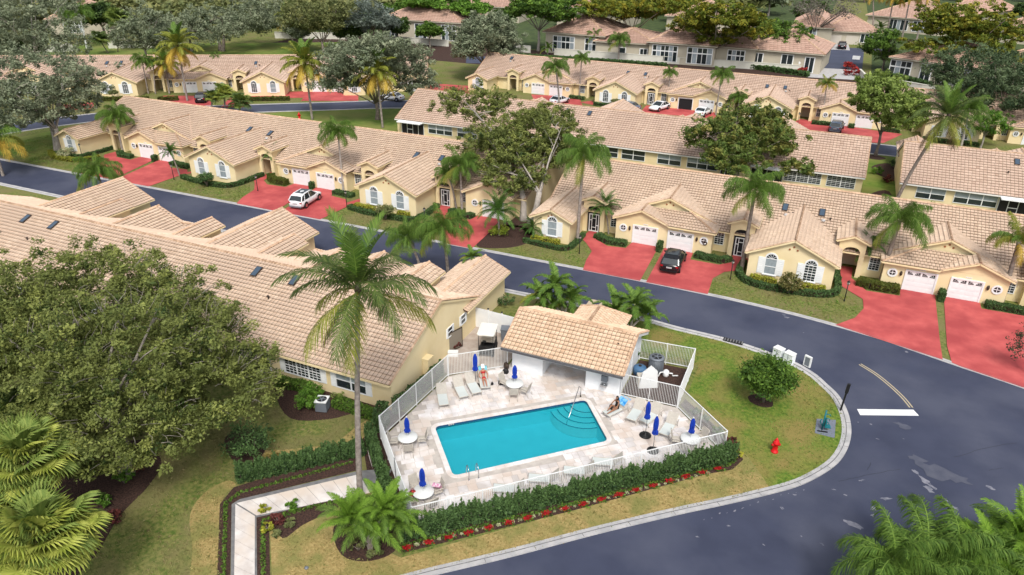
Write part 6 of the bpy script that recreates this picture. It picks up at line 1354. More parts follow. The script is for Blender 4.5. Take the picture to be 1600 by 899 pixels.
for a, b in (((-.8, 0, 0), (-.8, 0, 1.9)), ((.8, 0, 0), (.8, 0, 1.9)), ((-.8, 0, 1.88), (.8, 0, 1.88)), ((-.8, 0, .1), (.8, 0, .1))): m_.beam(a, b, .06, .06, up=(0, 1, 0))
m_.build('frame', M_brown, t); m_ = MB(); m_.box(-.78, .78, -.01, .01, .1, 1.88); m_.build('mesh_panel', mat('bronze_mesh', (.22, .19, .15), rough=.9), t)
# gable wall windows of the near row (house parts)
sw = rw(.8, .8, 1)
for y, z in ((45.3, 1.75), (47.6, 1.75)):
    w_ = put('window', sw[0], R3, ((25.4-.005), 56.0-y, z-.1), (0, 0, -PI/2)); put('pane', sw[1][0], w_); 
    for s2 in (-1, 1): put('shutter', ME_shutter, R3, (25.4-.005, 56.0-y+s2*.52, z-.12), (0, 0, -PI/2), (.4, 1, .5))
# ------------------------------------------------------------------ furniture
def lounger_proto():
    t = empty('sun_lounger')
    f = MB()
    for s in (-.33, .33): f.tube([(s, 0, .34), (s, 1.22, .36), (s, 1.95, .36)], .022, 6)
    f.tube([(-.33, .02, .34), (.33, .02, .34)], .022, 6); f.tube([(-.33, 1.9, .36), (.33, 1.9, .36)], .02, 6)
    for s in (-.33, .33): f.tube([(s*.97, 1.22, .37), (s*.97, 1.74, .92)], .02, 6)
    f.build('frame', M_frame, t)
    for x, y in ((-.33, .12), (.33, .12), (-.33, 1.75), (.33, 1.75)): m_ = MB(); m_.tube([(x, y, 0), (x, y*1.0, .35)], .022, 6); m_.build('leg', M_frame, t)
    m_ = MB(); m_.extrude([(-.31, .03, .35), (-.31, .6, .32), (-.31, 1.22, .365), (-.31, 1.22, .385), (-.31, .6, .34), (-.31, .03, .37)], (.62, 0, 0)); m_.build('seat', M_towelg, t)
    m_ = MB(); m_.extrude([(-.31, 1.23, .37), (-.31, 1.5, .64), (-.31, 1.75, .93), (-.31, 1.74, .95), (-.31, 1.48, .67), (-.31, 1.21, .39)], (.62, 0, 0)); m_.build('backrest', M_strap, t)
    return t
LP = lounger_proto(); lfirst = [True]
def lounger(foot, head, label, s=1.12, seatmat=None):
    t = LP if lfirst[0] else copy_tree(LP); lfirst[0] = False
    a, b = Vector(foot), Vector(head); d = b-a; t.location = (a.x, a.y, .075); t.rotation_euler = (0, 0, math.atan2(-d.x, d.y)); t.scale = (s, s, s); tag(t, label, 'sun lounger', 'beige sun loungers on the pool deck'); return t
Gz = lambda x, y: G(x, y, .3)
L1 = lounger(Gz(694, 636), Gz(688, 606), 'leftmost sun lounger beside the fence bend')
L2 = lounger(Gz(726, 623), Gz(709, 592), 'second sun lounger of the upper left row')
L3 = lounger(Gz(746, 617), Gz(727, 586), 'third sun lounger, next to the round umbrella base')
L4 = lounger(Gz(759, 609), Gz(753, 583), 'sun lounger carrying the sunbather in red')
L5 = lounger(Gz(946, 650), Gz(977, 635), 'sun lounger with the seated woman and a blue towel')
L6 = lounger(Gz(985, 659), Gz(1003, 633), 'sun lounger left of the standing blue umbrella')
L7 = lounger(Gz(1005, 663), Gz(1031, 640), 'sun lounger behind the standing blue umbrella')
L8 = lounger(Gz(1036, 682), Gz(1054, 655), 'rightmost sun lounger nearest the corner table')
for k, (x, y) in enumerate(((790, 768), (845, 752), (900, 740), (945, 726))): lounger(G(x-20, y-3, .3), G(x+10, y-1, .3), ['lounger', 'lounger', 'lounger', 'lounger'][k]+' behind the front fence, '+['nearest the ladder rails', 'second from the ladder rails', 'third from the ladder rails', 'nearest the small umbrella'][k])
# towel
def towel(name, pts, m, label): o = MB(); o.extrude(pts, (0, 0, .025)); o = o.build(name, m); return tag(o, label, 'towel')
def chair_proto():
    t = empty('patio_chair'); f = MB()
    for s in (-.27, .27): f.tube([(s, -.28, 0), (s, -.26, .42), (s, -.2, .64), (s, .15, .64), (s, .26, .60)], .018, 6); f.tube([(s, -.26, .42), (s, .22, .40), (s, .38, .0)], .018, 6); f.tube([(s, .2, .40), (s, .36, 1.0)], .018, 6)
    f.tube([(-.27, .36, 1.0), (.27, .36, 1.0)], .018, 6); f.tube([(-.27, -.26, .42), (.27, -.26, .42)], .018, 6); f.build('frame', M_frame, t)
    m_ = MB(); m_.extrude([(-.25, -.25, .42), (-.25, .2, .40), (-.25, .2, .42), (-.25, -.25, .44)], (.5, 0, 0)); m_.build('seat', M_strap, t)
    m_ = MB(); m_.extrude([(-.25, .2, .42), (-.25, .35, .98), (-.25, .37, .98), (-.25, .22, .42)], (.5, 0, 0)); m_.build('backrest', M_strap, t); return t
CP = chair_proto(); cfirst = [True]
def chair(p, face, label):
    t = CP if cfirst[0] else copy_tree(CP); cfirst[0] = False; t.location = (*p, .075); t.rotation_euler = (0, 0, face); t.scale = (1.12,)*3; return tag(t, label, 'chair', 'sling chairs around the pool tables')
def table(p, label):
    t = empty('round_table', (*p, .075), .4, label, 'table', 'round white pool tables'); m_ = MB(); m_.lathe([(.02, .70), (.66, .70), (.68, .73), (.66, .76), (.05, .77)], 24); m_.build('tabletop', M_tabtop, t)
    for k in range(4): a = PI/4+k*PI/2; m_ = MB(); m_.tube([(math.cos(a)*.56, math.sin(a)*.56, 0), (math.cos(a)*.45, math.sin(a)*.45, .4), (math.cos(a)*.48, math.sin(a)*.48, .71)], .022, 6); m_.build('leg', M_frame, t)
    m_ = MB(); m_.tube([(math.cos(k*.785)*.5, math.sin(k*.785)*.5, .35) for k in range(9)], .015, 5); m_.build('brace', M_frame, t); return t
def umbrella(p, label, base=False, h=2.75, z=.075, tall=1.25, col=None):
    t = empty('closed_umbrella', (*p, z), 0, label, 'umbrella', 'closed blue umbrellas round the pool'); m_ = MB(); m_.tube([(0, 0, 0), (0, 0, h)], .022, 8); m_.build('pole', M_white if not base else M_grayc, t)
    m_ = MB(); z0 = h-tall; N = 16; prof = [(.13, 0), (.19, .06), (.165, .24), (.115, .30), (.14, .42), (.15, .70), (.13, .98), (.085, 1.15), (.03, 1.25)]; vs = []
    for r_, zz in prof:
        for k in range(N): q = r_*(1+.22*(1 if k % 2 else -1)*(1 if zz < 1 else .4)); vs.append((q*math.cos(2*PI*k/N), q*math.sin(2*PI*k/N), z0+zz*tall/1.25))
    fs = [(i*N+k, i*N+(k+1) % N, (i+1)*N+(k+1) % N, (i+1)*N+k) for i in range(len(prof)-1) for k in range(N)]+[tuple(range(N))[::-1], tuple(range((len(prof)-1)*N, len(prof)*N))]
    m_.add(vs, fs); c = m_.build('canopy', M_blue, t); m_ = MB(); m_.lathe([(.135*.95, -.02), (.15, .0), (.15, .03)], 12); m_.build('tie_strap', M_blue, c, (0, 0, z0+.34*tall/1.25))
    m_ = MB(); m_.lathe([(.03, 0), (.05, .06), (.015, .12)], 8); m_.build('finial', M_white, t, (0, 0, h))
    if base: m_ = MB(); m_.lathe([(.42, 0), (.42, .05), (.36, .10), (.08, .14), (.06, .3)], 20); m_.build('base', M_black, t)
    return t
T1, T2, T3, T4 = G(637, 683, .8), G(661, 768, .8), G(804, 599, .8), G(1079, 685, .8)
table(T1, 'round white table by the left fence with a closed umbrella'); table(T2, 'round white table at the lower left corner with towels'); table(T3, 'round white table near the pool house bay'); table(T4, 'round white table at the right fence corner')
umbrella(T1, 'closed blue umbrella in the table by the left fence', h=2.35, tall=1.2); umbrella(T2, 'closed blue umbrella in the lower left corner table', h=2.55, tall=1.35); umbrella(T3, 'closed blue umbrella in the table near the pool house', h=2.35, tall=1.15); umbrella(T4, 'closed blue umbrella in the right corner table', h=2.4, tall=1.2)
umbrella(G(743, 605), 'tall closed blue umbrella on a black round base beside the sunbather', True, 2.95, tall=1.5); umbrella(G(1008, 682), 'closed blue umbrella on a black base among the right loungers', True, 2.9, tall=1.45); umbrella(G(1020, 706), 'closed blue umbrella close behind the front fence', True, 2.9, tall=1.5)
def off(T, a, r=.95): return (T[0]+math.cos(a)*r, T[1]+math.sin(a)*r)
for T_, A, nm in ((T1, (.6, 2.3, 3.6, -1.0), 'left fence table'), (T2, (.9, 2.6, 4.1, -.5), 'lower left corner table'), (T3, (-.1, 2.9, -1.2), 'pool house table'), (T4, (3.3, 4.6, .9), 'right corner table')):
    for k, a in enumerate(A): chair(off(T_, a), a-PI/2, ['first', 'second', 'third', 'fourth'][k]+' sling chair counted counter clockwise at the '+nm)
mt = mat('towel_pink', (.55, .06, .28), (.75, .70, .72), scale=9, rough=.95); mt2 = mat('towel_straw', (.45, .33, .2), (.7, .6, .45), scale=9, rough=.95); mt3 = mat('towel_aqua', (.16, .42, .50), rough=.95); mt4 = mat('towel_blue', (.01, .22, .62), (.3, .6, .8), scale=5, rough=.95); mred = mat('bag_red', (.5, .03, .03), (.02, .02, .02), scale=9, rough=.8)
def cloth(name, p, w, l, z, m, label, rz=0, cat='towel', drop=.35):
    mb = MB(); n = 6; vs = []; 
    for i in range(n+1):
        for j in range(3): u = i/n; zz = z-drop*max(0, u-.5)*2; vs.append((w*(j/2-.5), l*(u-.5)*(1 if u < .5 else .4), zz+random.uniform(-.02, .02)))
    fs = [(i*3+j, i*3+j+1, (i+1)*3+j+1, (i+1)*3+j) for i in range(n) for j in range(2)]; mb.add(vs, fs, smooth=True); mb.add([(v[0], v[1], v[2]-.025) for v in vs], [f[::-1] for f in fs], smooth=True)
    o = mb.build(name, m); o.location = (*p, .08); o.rotation_euler = (0, 0, rz); return tag(o, label, cat)
cloth('towel', off(T2, .9, .95), .5, .7, 1.0, mt, 'pink and white striped towel over a chair back at the corner table', .2, drop=.5)
cloth('towel', off(T2, 2.6, .8), .45, .5, .62, mt2, 'straw coloured cloth on the chair left of the corner umbrella', 1.)
def bag(p, r, m, label, z=.08, cat='bag'):
    t = empty('bag', (*p, z), random.uniform(0, 3), label, cat); m_ = MB(); m_.lathe([(r*.8, 0), (r*1.05, r*.5), (r*.95, r*1.2), (r*.6, r*1.7), (r*.1, r*1.75)], 10); o = m_.build('sack', m, t); o.scale = (1, .6, 1); m_ = MB(); m_.tube([(-r*.5, 0, r*1.5), (-r*.3, 0, r*2.3), (r*.3, 0, r*2.3), (r*.5, 0, r*1.5)], .02, 5); m_.build('handle', m, t); return t
bag(G(645, 775, .5), .25, mred, 'red and black bag beside the corner table', z=.5); bag(G(783, 602), .26, M_black, 'dark beach bag on the ground left of the pool house table'); bag(G(791, 577), .3, M_brown, 'dark backpack leaning at the pool house wall'); bag(G(790, 585), .25, M_black, 'second dark bag by the fence end'); bag(G(769, 603), .12, M_black, 'small black item right of the sunbather')
# ------------------------------------------------------------------ people
M_skin = mat('skin_tan', (.42, .20, .13), rough=.6); M_skin2 = mat('skin_brown', (.30, .15, .09), rough=.6); M_hair = mat('hair_black', (.012, .009, .008), rough=.5); M_suit = mat('swimsuit_red', (.42, .02, .025), rough=.7); M_suitb = mat('top_black', (.012, .012, .014), rough=.8); M_hat = mat('white_cloth', (.75, .74, .72), rough=.9)
def skinned(name, J, E_, m, parent):
    me = bpy.data.meshes.new(name); me.from_pydata([j[:3] for j in J], E_, []); o = put(name, me, parent); me.materials.append(m)
    bpy.context.view_layer.objects.active = o; md = o.modifiers.new('skin', 'SKIN'); 
    if not me.skin_vertices: me.attributes  # created with the modifier below
    bm_ = bmesh.new(); bm_.from_mesh(me); ly = bm_.verts.layers.skin.verify(); bm_.verts.ensure_lookup_table()
    for v, j in zip(bm_.verts, J): v[ly].radius = (j[3], j[3]*(j[4] if len(j) > 4 else 1)); v[ly].use_root = (v.index == 0)
    bm_.to_mesh(me); bm_.free(); md.use_smooth_shade = True; sd = o.modifiers.new('sub', 'SUBSURF'); sd.levels = 1; sd.render_levels = 1; return o
def head(t, c, look, m, hair, long=.16, hat=None):
    mb = MB(); mb.lathe([(.02, -.12), (.06, -.10), (.085, -.03), (.088, .04), (.07, .10), (.02, .125)], 12); h = mb.build('head', m, t, c); h.rotation_euler = look
    f = MB(); f.box(-.012, .012, -.10, -.07, -.02, .02); f.build('nose', m, h); f = MB(); f.box(-.03, .03, -.086, -.07, -.06, -.05); f.build('mouth', M_suit, h); f = MB(); f.box(-.045, -.02, -.088, -.07, .02, .035); f.box(.02, .045, -.088, -.07, .02, .035); f.build('eyes', M_hair, h)
    hr = MB(); hr.lathe([(.09, -.05-long), (.105, -.04), (.1, .06), (.07, .125), (.01, .145)], 12, c=(0, .03, 0)); hr.build('hair', hair, h)
def hand(J, E_, i, d, up):
    """five short fingers of unequal length fanned from the wrist vertex i"""
    w = Vector(J[i][:3]); d = Vector(d).normalized(); s = d.cross(Vector(up)).normalized(); pm = w+d*.07; J.append((*pm, .026, .6)); a = len(J)-1; E_.append((i, a))
    for k, (o, l) in enumerate(((-.03, .06), (-.01, .075), (.012, .07), (.032, .055))): J.append((*(pm+s*o+d*l), .008)); E_.append((a, len(J)-1))
    J.append((*(w+d*.05-s*.05), .009)); E_.append((i, len(J)-1))
sb = empty('person', (0, 0, 0), 0, 'sunbather in a red bikini lying on a lounger, white cloth over the face', 'person'); sb.location = L4.location; sb.rotation_euler = L4.rotation_euler; sb.scale = (1.08,)*3
J = [(0,.98,.50,.13,.8),(0,1.22,.53,.115,.8),(0,1.42,.72,.13,.75),(0,1.53,.86,.07),(0,1.59,.93,.045), (-.09,.92,.48,.09),(-.11,.52,.56,.062),(-.10,.12,.44,.038),(-.10,.04,.50,.022), (.09,.92,.48,.09),(.10,.50,.47,.062),(.10,.08,.43,.038),(.11,.02,.50,.022), (-.17,1.50,.82,.05),(-.33,1.28,.62,.038),(-.24,1.05,.52,.028), (.17,1.50,.82,.05),(.33,1.30,.62,.038),(.26,1.05,.50,.028)]
E_ = [(0,1),(1,2),(2,3),(3,4),(0,5),(5,6),(6,7),(7,8),(0,9),(9,10),(10,11),(11,12),(3,13),(13,14),(14,15),(3,16),(16,17),(17,18)]
hand(J, E_, 15, (.4, -1, 0), (0, 0, 1)); hand(J, E_, 18, (-.4, -1, 0), (0, 0, 1)); skinned('body', J, E_, M_skin, sb); head(sb, (0, 1.66, 1.0), (R(-52), 0, 0), M_skin, M_hair, .05)
m_ = MB(); m_.tube([(0, .90, .50), (0, 1.02, .515)], [.135, .13], 12); m_.build('bikini_bottom', M_suit, sb).scale = (1.15, 1, 1); m_ = MB(); m_.tube([(0, 1.36, .68), (0, 1.44, .77)], [.14, .135], 12); m_.build('bikini_top', M_suit, sb).scale = (1.1, 1, 1)
m_ = MB(); m_.box(-.12, .12, -.03, .03, -.14, .16); m_.build('face_cloth', M_hat, sb, (0, 1.60, 1.12), (R(-48), 0, 0))
cloth('towel', (L4.location.x, L4.location.y), .66, .6, 0, mt3, 'aqua towel over the head end of the sunbather lounger', 0); tw = bpy.context.scene.objects['towel.002'] if 'towel.002' in bpy.data.objects else None
if tw: M4 = Matrix.Translation(L4.location) @ Matrix.Rotation(L4.rotation_euler.z, 4, 'Z'); tw.location = M4 @ Vector((0, 1.85, 1.12)); tw.rotation_euler = (R(48), 0, L4.rotation_euler.z)
st = empty('person', (0, 0, 0), 0, 'dark haired woman in a black top sitting on a lounger with legs out', 'person'); st.location = L5.location; st.rotation_euler = L5.rotation_euler; st.scale = (1.1,)*3
J = [(0,1.0,.50,.14,.85),(0,1.04,.70,.115,.8),(0,1.02,.90,.13,.7),(0,1.0,1.04,.06),(0,.98,1.12,.045), (-.1,.92,.48,.095),(-.13,.62,.72,.066),(-.12,.32,.44,.04),(-.12,.22,.46,.024), (.1,.9,.48,.09),(.12,.45,.50,.066),(.13,.05,.44,.04),(.14,-.02,.52,.024), (-.17,1.0,.98,.05),(-.26,.82,.78,.038),(-.16,.62,.72,.027), (.17,1.0,.98,.05),(.24,.80,.76,.038),(.15,.60,.66,.027)]
hand_E = [(0,1),(1,2),(2,3),(3,4),(0,5),(5,6),(6,7),(7,8),(0,9),(9,10),(10,11),(11,12),(3,13),(13,14),(14,15),(3,16),(16,17),(17,18)]
hand(J, hand_E, 15, (.3, -1, 0), (0, 0, 1)); hand(J, hand_E, 18, (-.3, -1, 0), (0, 0, 1)); skinned('body', J, hand_E, M_skin2, st); head(st, (0, .96, 1.22), (R(12), 0, 0), M_skin2, M_hair, .2)
m_ = MB(); m_.tube([(0, 1.0, .42), (0, 1.03, .6), (0, 1.04, .75), (0, 1.02, .97)], [.17, .15, .135, .145], 12); m_.build('top', M_suitb, st); 
bag(tuple((Matrix.Translation(L5.location) @ Matrix.Rotation(L5.rotation_euler.z, 4, 'Z') @ Vector((-.2, .72, 0)))[:2]), .2, M_black, 'black bag in the lap of the seated woman', z=.5)
o = cloth('towel', (0, 0), .72, 1.0, 0, mt4, 'blue patterned towel hanging over the lounger back behind the woman'); M5 = Matrix.Translation(L5.location) @ Matrix.Rotation(L5.rotation_euler.z, 4, 'Z'); o.location = M5 @ Vector((0, 1.78, 1.02)); o.rotation_euler = (R(46), 0, L5.rotation_euler.z)

# ------------------------------------------------------------------ vehicles
def car_meshes(suv):
    H_ = 1.62 if suv else 1.42; Ln = 4.6; hw = .93
    # stations from rear (x=0) to front: x, half width, belt z
    S = [(0,.66,.78),(.06,.80,.95),(.3,.88,1.0),(.9,.92,1.02),(1.8,.93,1.0),(2.7,.93,.98),(3.4,.92,.95),(4.0,.88,.86),(4.4,.78,.74),(4.58,.60,.62)] if suv else [(0,.66,.72),(.08,.80,.90),(.5,.87,.94),(1.1,.91,.94),(1.9,.92,.92),(2.7,.92,.90),(3.4,.91,.86),(4.0,.87,.78),(4.4,.77,.68),(4.58,.58,.58)]
    mb = MB(); vs = []; N = 11
    for x, w, zb in S:
        lo = .24 if .2 < x < 4.4 else .34
        vs += [(x, y*w, z) for y, z in ((-.80, lo), (-.97, lo+.12), (-1.0, (lo+zb)/2), (-.97, zb-.10), (-.86, zb), (0, zb+.035), (.86, zb), (.97, zb-.10), (1.0, (lo+zb)/2), (.97, lo+.12), (.80, lo))]
    fs = [(i*N+k, (i+1)*N+k, (i+1)*N+(k+1) % N, i*N+(k+1) % N) for i in range(len(S)-1) for k in range(N)]+[tuple(range(N)), tuple(range((len(S)-1)*N, len(S)*N))[::-1]]
    mb.add(vs, fs, None, True); body = mb.mesh('body', M_white)
    K = ([(.12,.80,1.0,1.0),(.45,.84,1.0,1.45),(1.0,.87,1.0,1.60),(1.8,.88,1.0,H_),(2.5,.87,.98,1.58),(3.35,.84,.95,.98)] if suv else [(.55,.80,.92,.93),(1.2,.84,.92,1.32),(1.9,.86,.92,H_),(2.4,.86,.90,1.38),(3.3,.82,.87,.9)])
    mg = MB(); mr = MB(); M = len(K)
    rw_ = lambda w, z, zb: w*(1-.24*(z-zb)/.6)
    for i in range(M-1):
        (x0, w0, b0, z0), (x1, w1, b1, z1) = K[i], K[i+1]
        for s in (-1, 1):
            q = [(x0, s*w0, b0-.02), (x1, s*w1, b1-.02), (x1, s*rw_(w1, z1, b1), z1-.03), (x0, s*rw_(w0, z0, b0), z0-.03)]; mg.add(q, [(0, 1, 2, 3) if s < 0 else (3, 2, 1, 0)])
        q = [(x0, -rw_(w0, z0, b0), z0-.03), (x1, -rw_(w1, z1, b1), z1-.03), (x1, rw_(w1, z1, b1), z1-.03), (x0, rw_(w0, z0, b0), z0-.03)]
        tgt = mg if i in (0, M-2) else mr
        if tgt is mr: q = [(a, b*1.02, c+.012) for a, b, c in q[:]]
        mid = [((q[0][0]), 0, q[0][2]+.035), (q[1][0], 0, q[1][2]+.035)] if tgt is mr else None
        if mid: tgt.add([q[0], q[1], mid[1], mid[0], q[2], q[3]], [(0, 1, 2, 3), (3, 2, 4, 5)])
        else: tgt.add(q, [(0, 1, 2, 3)])
    for i in (0, 1, 2, M-2): # pillars
        for s in (-1, 1):
            (x0, w0, b0, z0), (x1, w1, b1, z1) = K[i], K[i+1]; p0 = (x0, s*(w0+.005), b0-.02); 
            if i == 0 or i == M-2: mr.beam((x0, s*rw_(w0, z0, b0)*1.01, z0-.02), (x1, s*rw_(w1, z1, b1)*1.01, z1-.02), .09, .05)
            else: mr.beam((x1-.3*(i == 1), s*(w1+.004), b1-.03), (x1, s*rw_(w1, z1, b1)*1.01, z1-.02), .08, .03, up=(1, 0, 0))
    for s in (-1, 1):
        pts = [(x, s*rw_(w, z, b)*1.005, z-.03) for x, w, b, z in K[1:-1]]; mr.tube(pts, .03, 5)
    gl = mg.mesh('windows', M_glass); roof = mr.mesh('roof', M_white)
    w_ = MB(); w_.tube([(0, -.11, 0), (0, .11, 0)], .345, 18, smooth=False); tyre = w_.mesh('wheel', M_rubber)
    r_ = MB(); r_.tube([(0, -.115, 0), (0, .115, 0)], .22, 14, smooth=False); 
    rim = r_.mesh('rim', M_steel)
    a_ = MB(); a_.tube([(0, -.06, 0), (0, .06, 0)], .40, 18, smooth=False); arch = a_.mesh('wheel_arch', M_rubber)
    return body, gl, roof, tyre, rim, arch
CM = {True: car_meshes(True), False: car_meshes(False)}
M_tail = mat('tail_light', (.35, .008, .012), rough=.2); M_head = mat('headlamp', (.6, .62, .65), rough=.1)
def car(label, rear, front, col, suv=True, s=1.1, name='parked_car', sunroof=False):
    a, b = Vector(rear), Vector(front); d = (b-a).normalized(); t = empty(name, (a.x, a.y, .055 if a.y > 60 else .01), math.atan2(d.y, d.x), label, 'car', 'parked cars'); t.scale = (s, s, s)
    body, gl, roof, tyre, rim, arch = CM[suv]; pm = mat('car_paint_'+col[0], col[1], rough=.22, spec=.5, coat=.25)
    for nm, me in (('body', body), ('roof', roof)): c = me.copy(); c.materials.clear(); c.materials.append(pm); put(nm, c, t)
    put('windows', gl, t)
    for x in (.85, 3.65):
        for s2 in (-1, 1): put('wheel_arch', arch, t, (x, s2*.87, .37)); w_ = put('wheel', tyre, t, (x, s2*.84, .345)); put('rim', rim, w_)
    for s2 in (-1, 1):
        m_ = MB(); m_.box(-.02, .16, -.13, .13, -.07, .08); m_.build('tail_light', M_tail, t, (.03, s2*.68, .80)); m_ = MB(); m_.box(-.22, .03, -.15, .15, -.05, .05); m_.build('headlight', M_head, t, (4.40, s2*.60, .62)); m_ = MB(); m_.box(-.06, .06, -.1, .1, -.05, .05); m_.build('mirror', pm, t, (3.0, s2*1.0, .98))
    m_ = MB(); m_.box(-.025, .0, -.26, .26, -.07, .07); m_.build('number_plate', M_conc, t, (.0, 0, .70)); m_ = MB(); m_.box(-.03, .1, -.75, .75, 0, .16); m_.build('rear_bumper', M_grayc if col[0] != 'black' else M_black, t, (-.02, 0, .28))
    if sunroof: m_ = MB(); m_.box(-.9, .6, -.5, .5, 0, .01); m_.build('sunroof', M_glass, t, (1.9, 0, 1.615 if suv else 1.42))
    return t
WH, BK, SV, GR_ = ('white', (.72, .74, .76)), ('black', (.008, .008, .010)), ('silver', (.35, .38, .42)), ('grey', (.10, .13, .18))
a = Vector(G(479, 326)); b = Vector(G(501, 312)); d = (b-a).normalized(); nr = Vector((-d.y, d.x)); a = a+nr*.95-d*.95
car('white compact SUV parked askew on the red drive by the road', a, a+d, WH, sunroof=True)
a = Vector(G(1044, 430)); b = Vector(G(1060, 390, .8)); car('black SUV with glass roof before the garage in the middle row', a, b, BK, sunroof=True)
a = Vector(G(660, 428)); car('silver grey car half hidden behind the tiled end wing', (-36.0, 52.6), (-35.6, 60), SV)
def farcar(label, x, y, col, suv, dirn, s=1.1): p = Vector(G(x, y)); d = Vector((math.cos(dirn), math.sin(dirn))); return car(label, p-d*2.5, p, col, suv, s)
farcar('white sedan on the far red drive below the wide palm', 874, 162, WH, False, R(75)); farcar('dark low car behind the middle roof ridge', 980, 172, GR_, False, R(170)); farcar('white sedan left of the brown green tree', 1030, 172, WH, False, R(250)); farcar('second white car beside the drooping palm', 1098, 180, WH, False, R(80))
farcar('dark grey SUV before the far right garages', 1306, 204, GR_, True, R(85)); farcar('black car on the far left red drive', 318, 158, BK, True, R(120)); farcar('white car on the back road beside the grey oak', 612, 157, WH, False, R(185)); farcar('black car parked at the far hip roofed house', 1315, 76, BK, True, R(92), 1.2)
# golf cart
p = G(762, 549); t = empty('golf_cart', (*p, .03), R(-75), 'dark golf cart with cream roof parked behind the pool fence', 'golf cart')
m_ = MB(); m_.box(-1.05, 1.05, -.62, .62, .30, .52); m_.box(-1.05, -.35, -.6, .6, .5, .85); m_.box(.75, 1.1, -.55, .55, .5, .95); m_.build('body', M_black, t); m_ = MB(); m_.box(-.5, .0, -.55, .55, .85, .97); m_.box(-.6, -.45, -.55, .55, .9, 1.35); m_.build('seat', M_frame, t)
m_ = MB(); m_.extrude([(-1.05, -.68, 2.0), (-.95, -.72, 2.0), (.85, -.72, 2.0), (.98, -.6, 2.0), (.98, .6, 2.0), (.85, .72, 2.0), (-.95, .72, 2.0), (-1.05, .6, 2.0)], (0, 0, .08)); m_.box(-.85, .8, -.55, .55, 2.08, 2.13); m_.build('roof', mat('cream_plastic', (.72, .72, .66), rough=.4), t)
for x in (-.9, .85):
    for y in (-.6, .6): m_ = MB(); m_.beam((x, y, .5), (x*.95, y, 2.0), .04, .04, up=(1, 0, 0)); m_.build('post', M_black, t)
for x in (-.75, .8):
    for y in (-.58, .58): m_ = MB(); m_.tube([(x, y-.09, .24), (x, y+.09, .24)], .24, 14, smooth=False); m_.build('wheel', M_rubber, t)
m_ = MB(); m_.tube([(.7, -.2, .95), (.45, -.2, 1.15)], .02, 6); m_.lathe([(.15, 0), (.17, .02), (.15, .03)], 12, c=(.43, -.2, 1.15)); m_.build('steering_wheel', M_black, t)
def bin_(p, label, col, s=1):
    t = empty('wheelie_bin', (*p, .03), .3, label, 'bin'); m_ = MB(); m_.extrude([(-.27*s, -.3*s, 0), (.27*s, -.3*s, 0), (.32*s, -.36*s, 1.0*s), (-.32*s, -.36*s, 1.0*s)], (0, .66*s, 0)); m_.build('body', col, t); m_ = MB(); m_.box(-.35*s, .35*s, -.4*s, .36*s, 1.0*s, 1.07*s); m_.build('lid', col, t)
bin_(G(790, 532), 'dark blue grey bin between the golf cart and the pool house', M_grayc, 1.15); bin_(G(800, 535), 'second dark bin against the pool house', M_black, 1.1)
# equipment yard
def ac(p, label, s=1, white=False):
    t = empty('air_conditioner', (*p, .02), .3, label, 'air conditioner'); m = M_white if white else M_grayc; m_ = MB(); 
    if white:
        m_.box(-.42*s, .42*s, -.42*s, .42*s, .05, .85*s)
        for k in range(8): m_.box(-.43*s, .43*s, -.43*s, .43*s, (.12+.09*k)*s, (.15+.09*k)*s)
        m_.build('case', M_grayc, t); q = MB(); q.box(-.45*s, .45*s, -.45*s, .45*s, .85*s, .92*s); q.build('top_cover', M_white, t)
    else:
        for k in range(24): a = 2*PI*k/24; m_.beam((math.cos(a)*.5*s, math.sin(a)*.5*s, .05), (math.cos(a)*.5*s, math.sin(a)*.5*s, 1.15*s), .05, .08, up=(math.cos(a), math.sin(a), 0))
        m_.lathe([(.49*s, .02), (.49*s, 1.12*s), (.40*s, 1.12*s), (.40*s, 1.0*s)], 24); m_.build('case', m, t); q = MB(); q.lathe([(.53*s, 1.08*s), (.54*s, 1.16*s), (.40*s, 1.2*s)], 24); q.build('top_ring', M_grayc, t)
    g = MB(); g.lathe([(.36*s, (.925 if white else 1.205)*s), (.34*s, (.935 if white else 1.215)*s)], 20); fo = g.build('fan_grille', M_black, t)
    q = MB()
    for k in range(5): a = k*2*PI/5; q.beam((0, 0, (.95 if white else 1.23)*s), (math.cos(a)*.33*s, math.sin(a)*.33*s, (.94 if white else 1.22)*s), .09, .01)
    q.build('fan_blade', M_grayc, fo)
ac(G(1024, 580), 'round slatted grey heat pump in the pool equipment yard', 1.12); ac(G(505, 640), 'square air conditioner with white top in the mulch bed', 1.0, True)
p = G(999, 584); t = empty('water_tank', (*p, .02), 0, 'squat blue tank beside the white pool house wall', 'tank'); m_ = MB(); m_.lathe([(.5, 0), (.52, .5), (.48, .62), (.2, .7), (.02, .72)], 18); m_.build('body', mat('blue_plastic', (.06, .14, .26), rough=.5), t); m_ = MB(); m_.lathe([(.12, .7), (.12, .78)], 10); m_.build('cap', M_black, t)
p = G(1012, 606); t = empty('pool_heater_cover', (*p, .02), .5, 'tall white cover leaning behind the equipment fence', 'equipment cover'); m_ = MB(); m_.extrude([(-.75, -.1, 0), (.75, -.1, 0), (.62, -.1, 1.5), (.1, -.1, 2.0), (-.55, -.1, 1.4)], (0, .12, 0)); m_.build('panel', M_white, t); m_ = MB(); m_.box(-.75, .55, .1, .75, 0, .9); m_.build('base', M_frame, t)
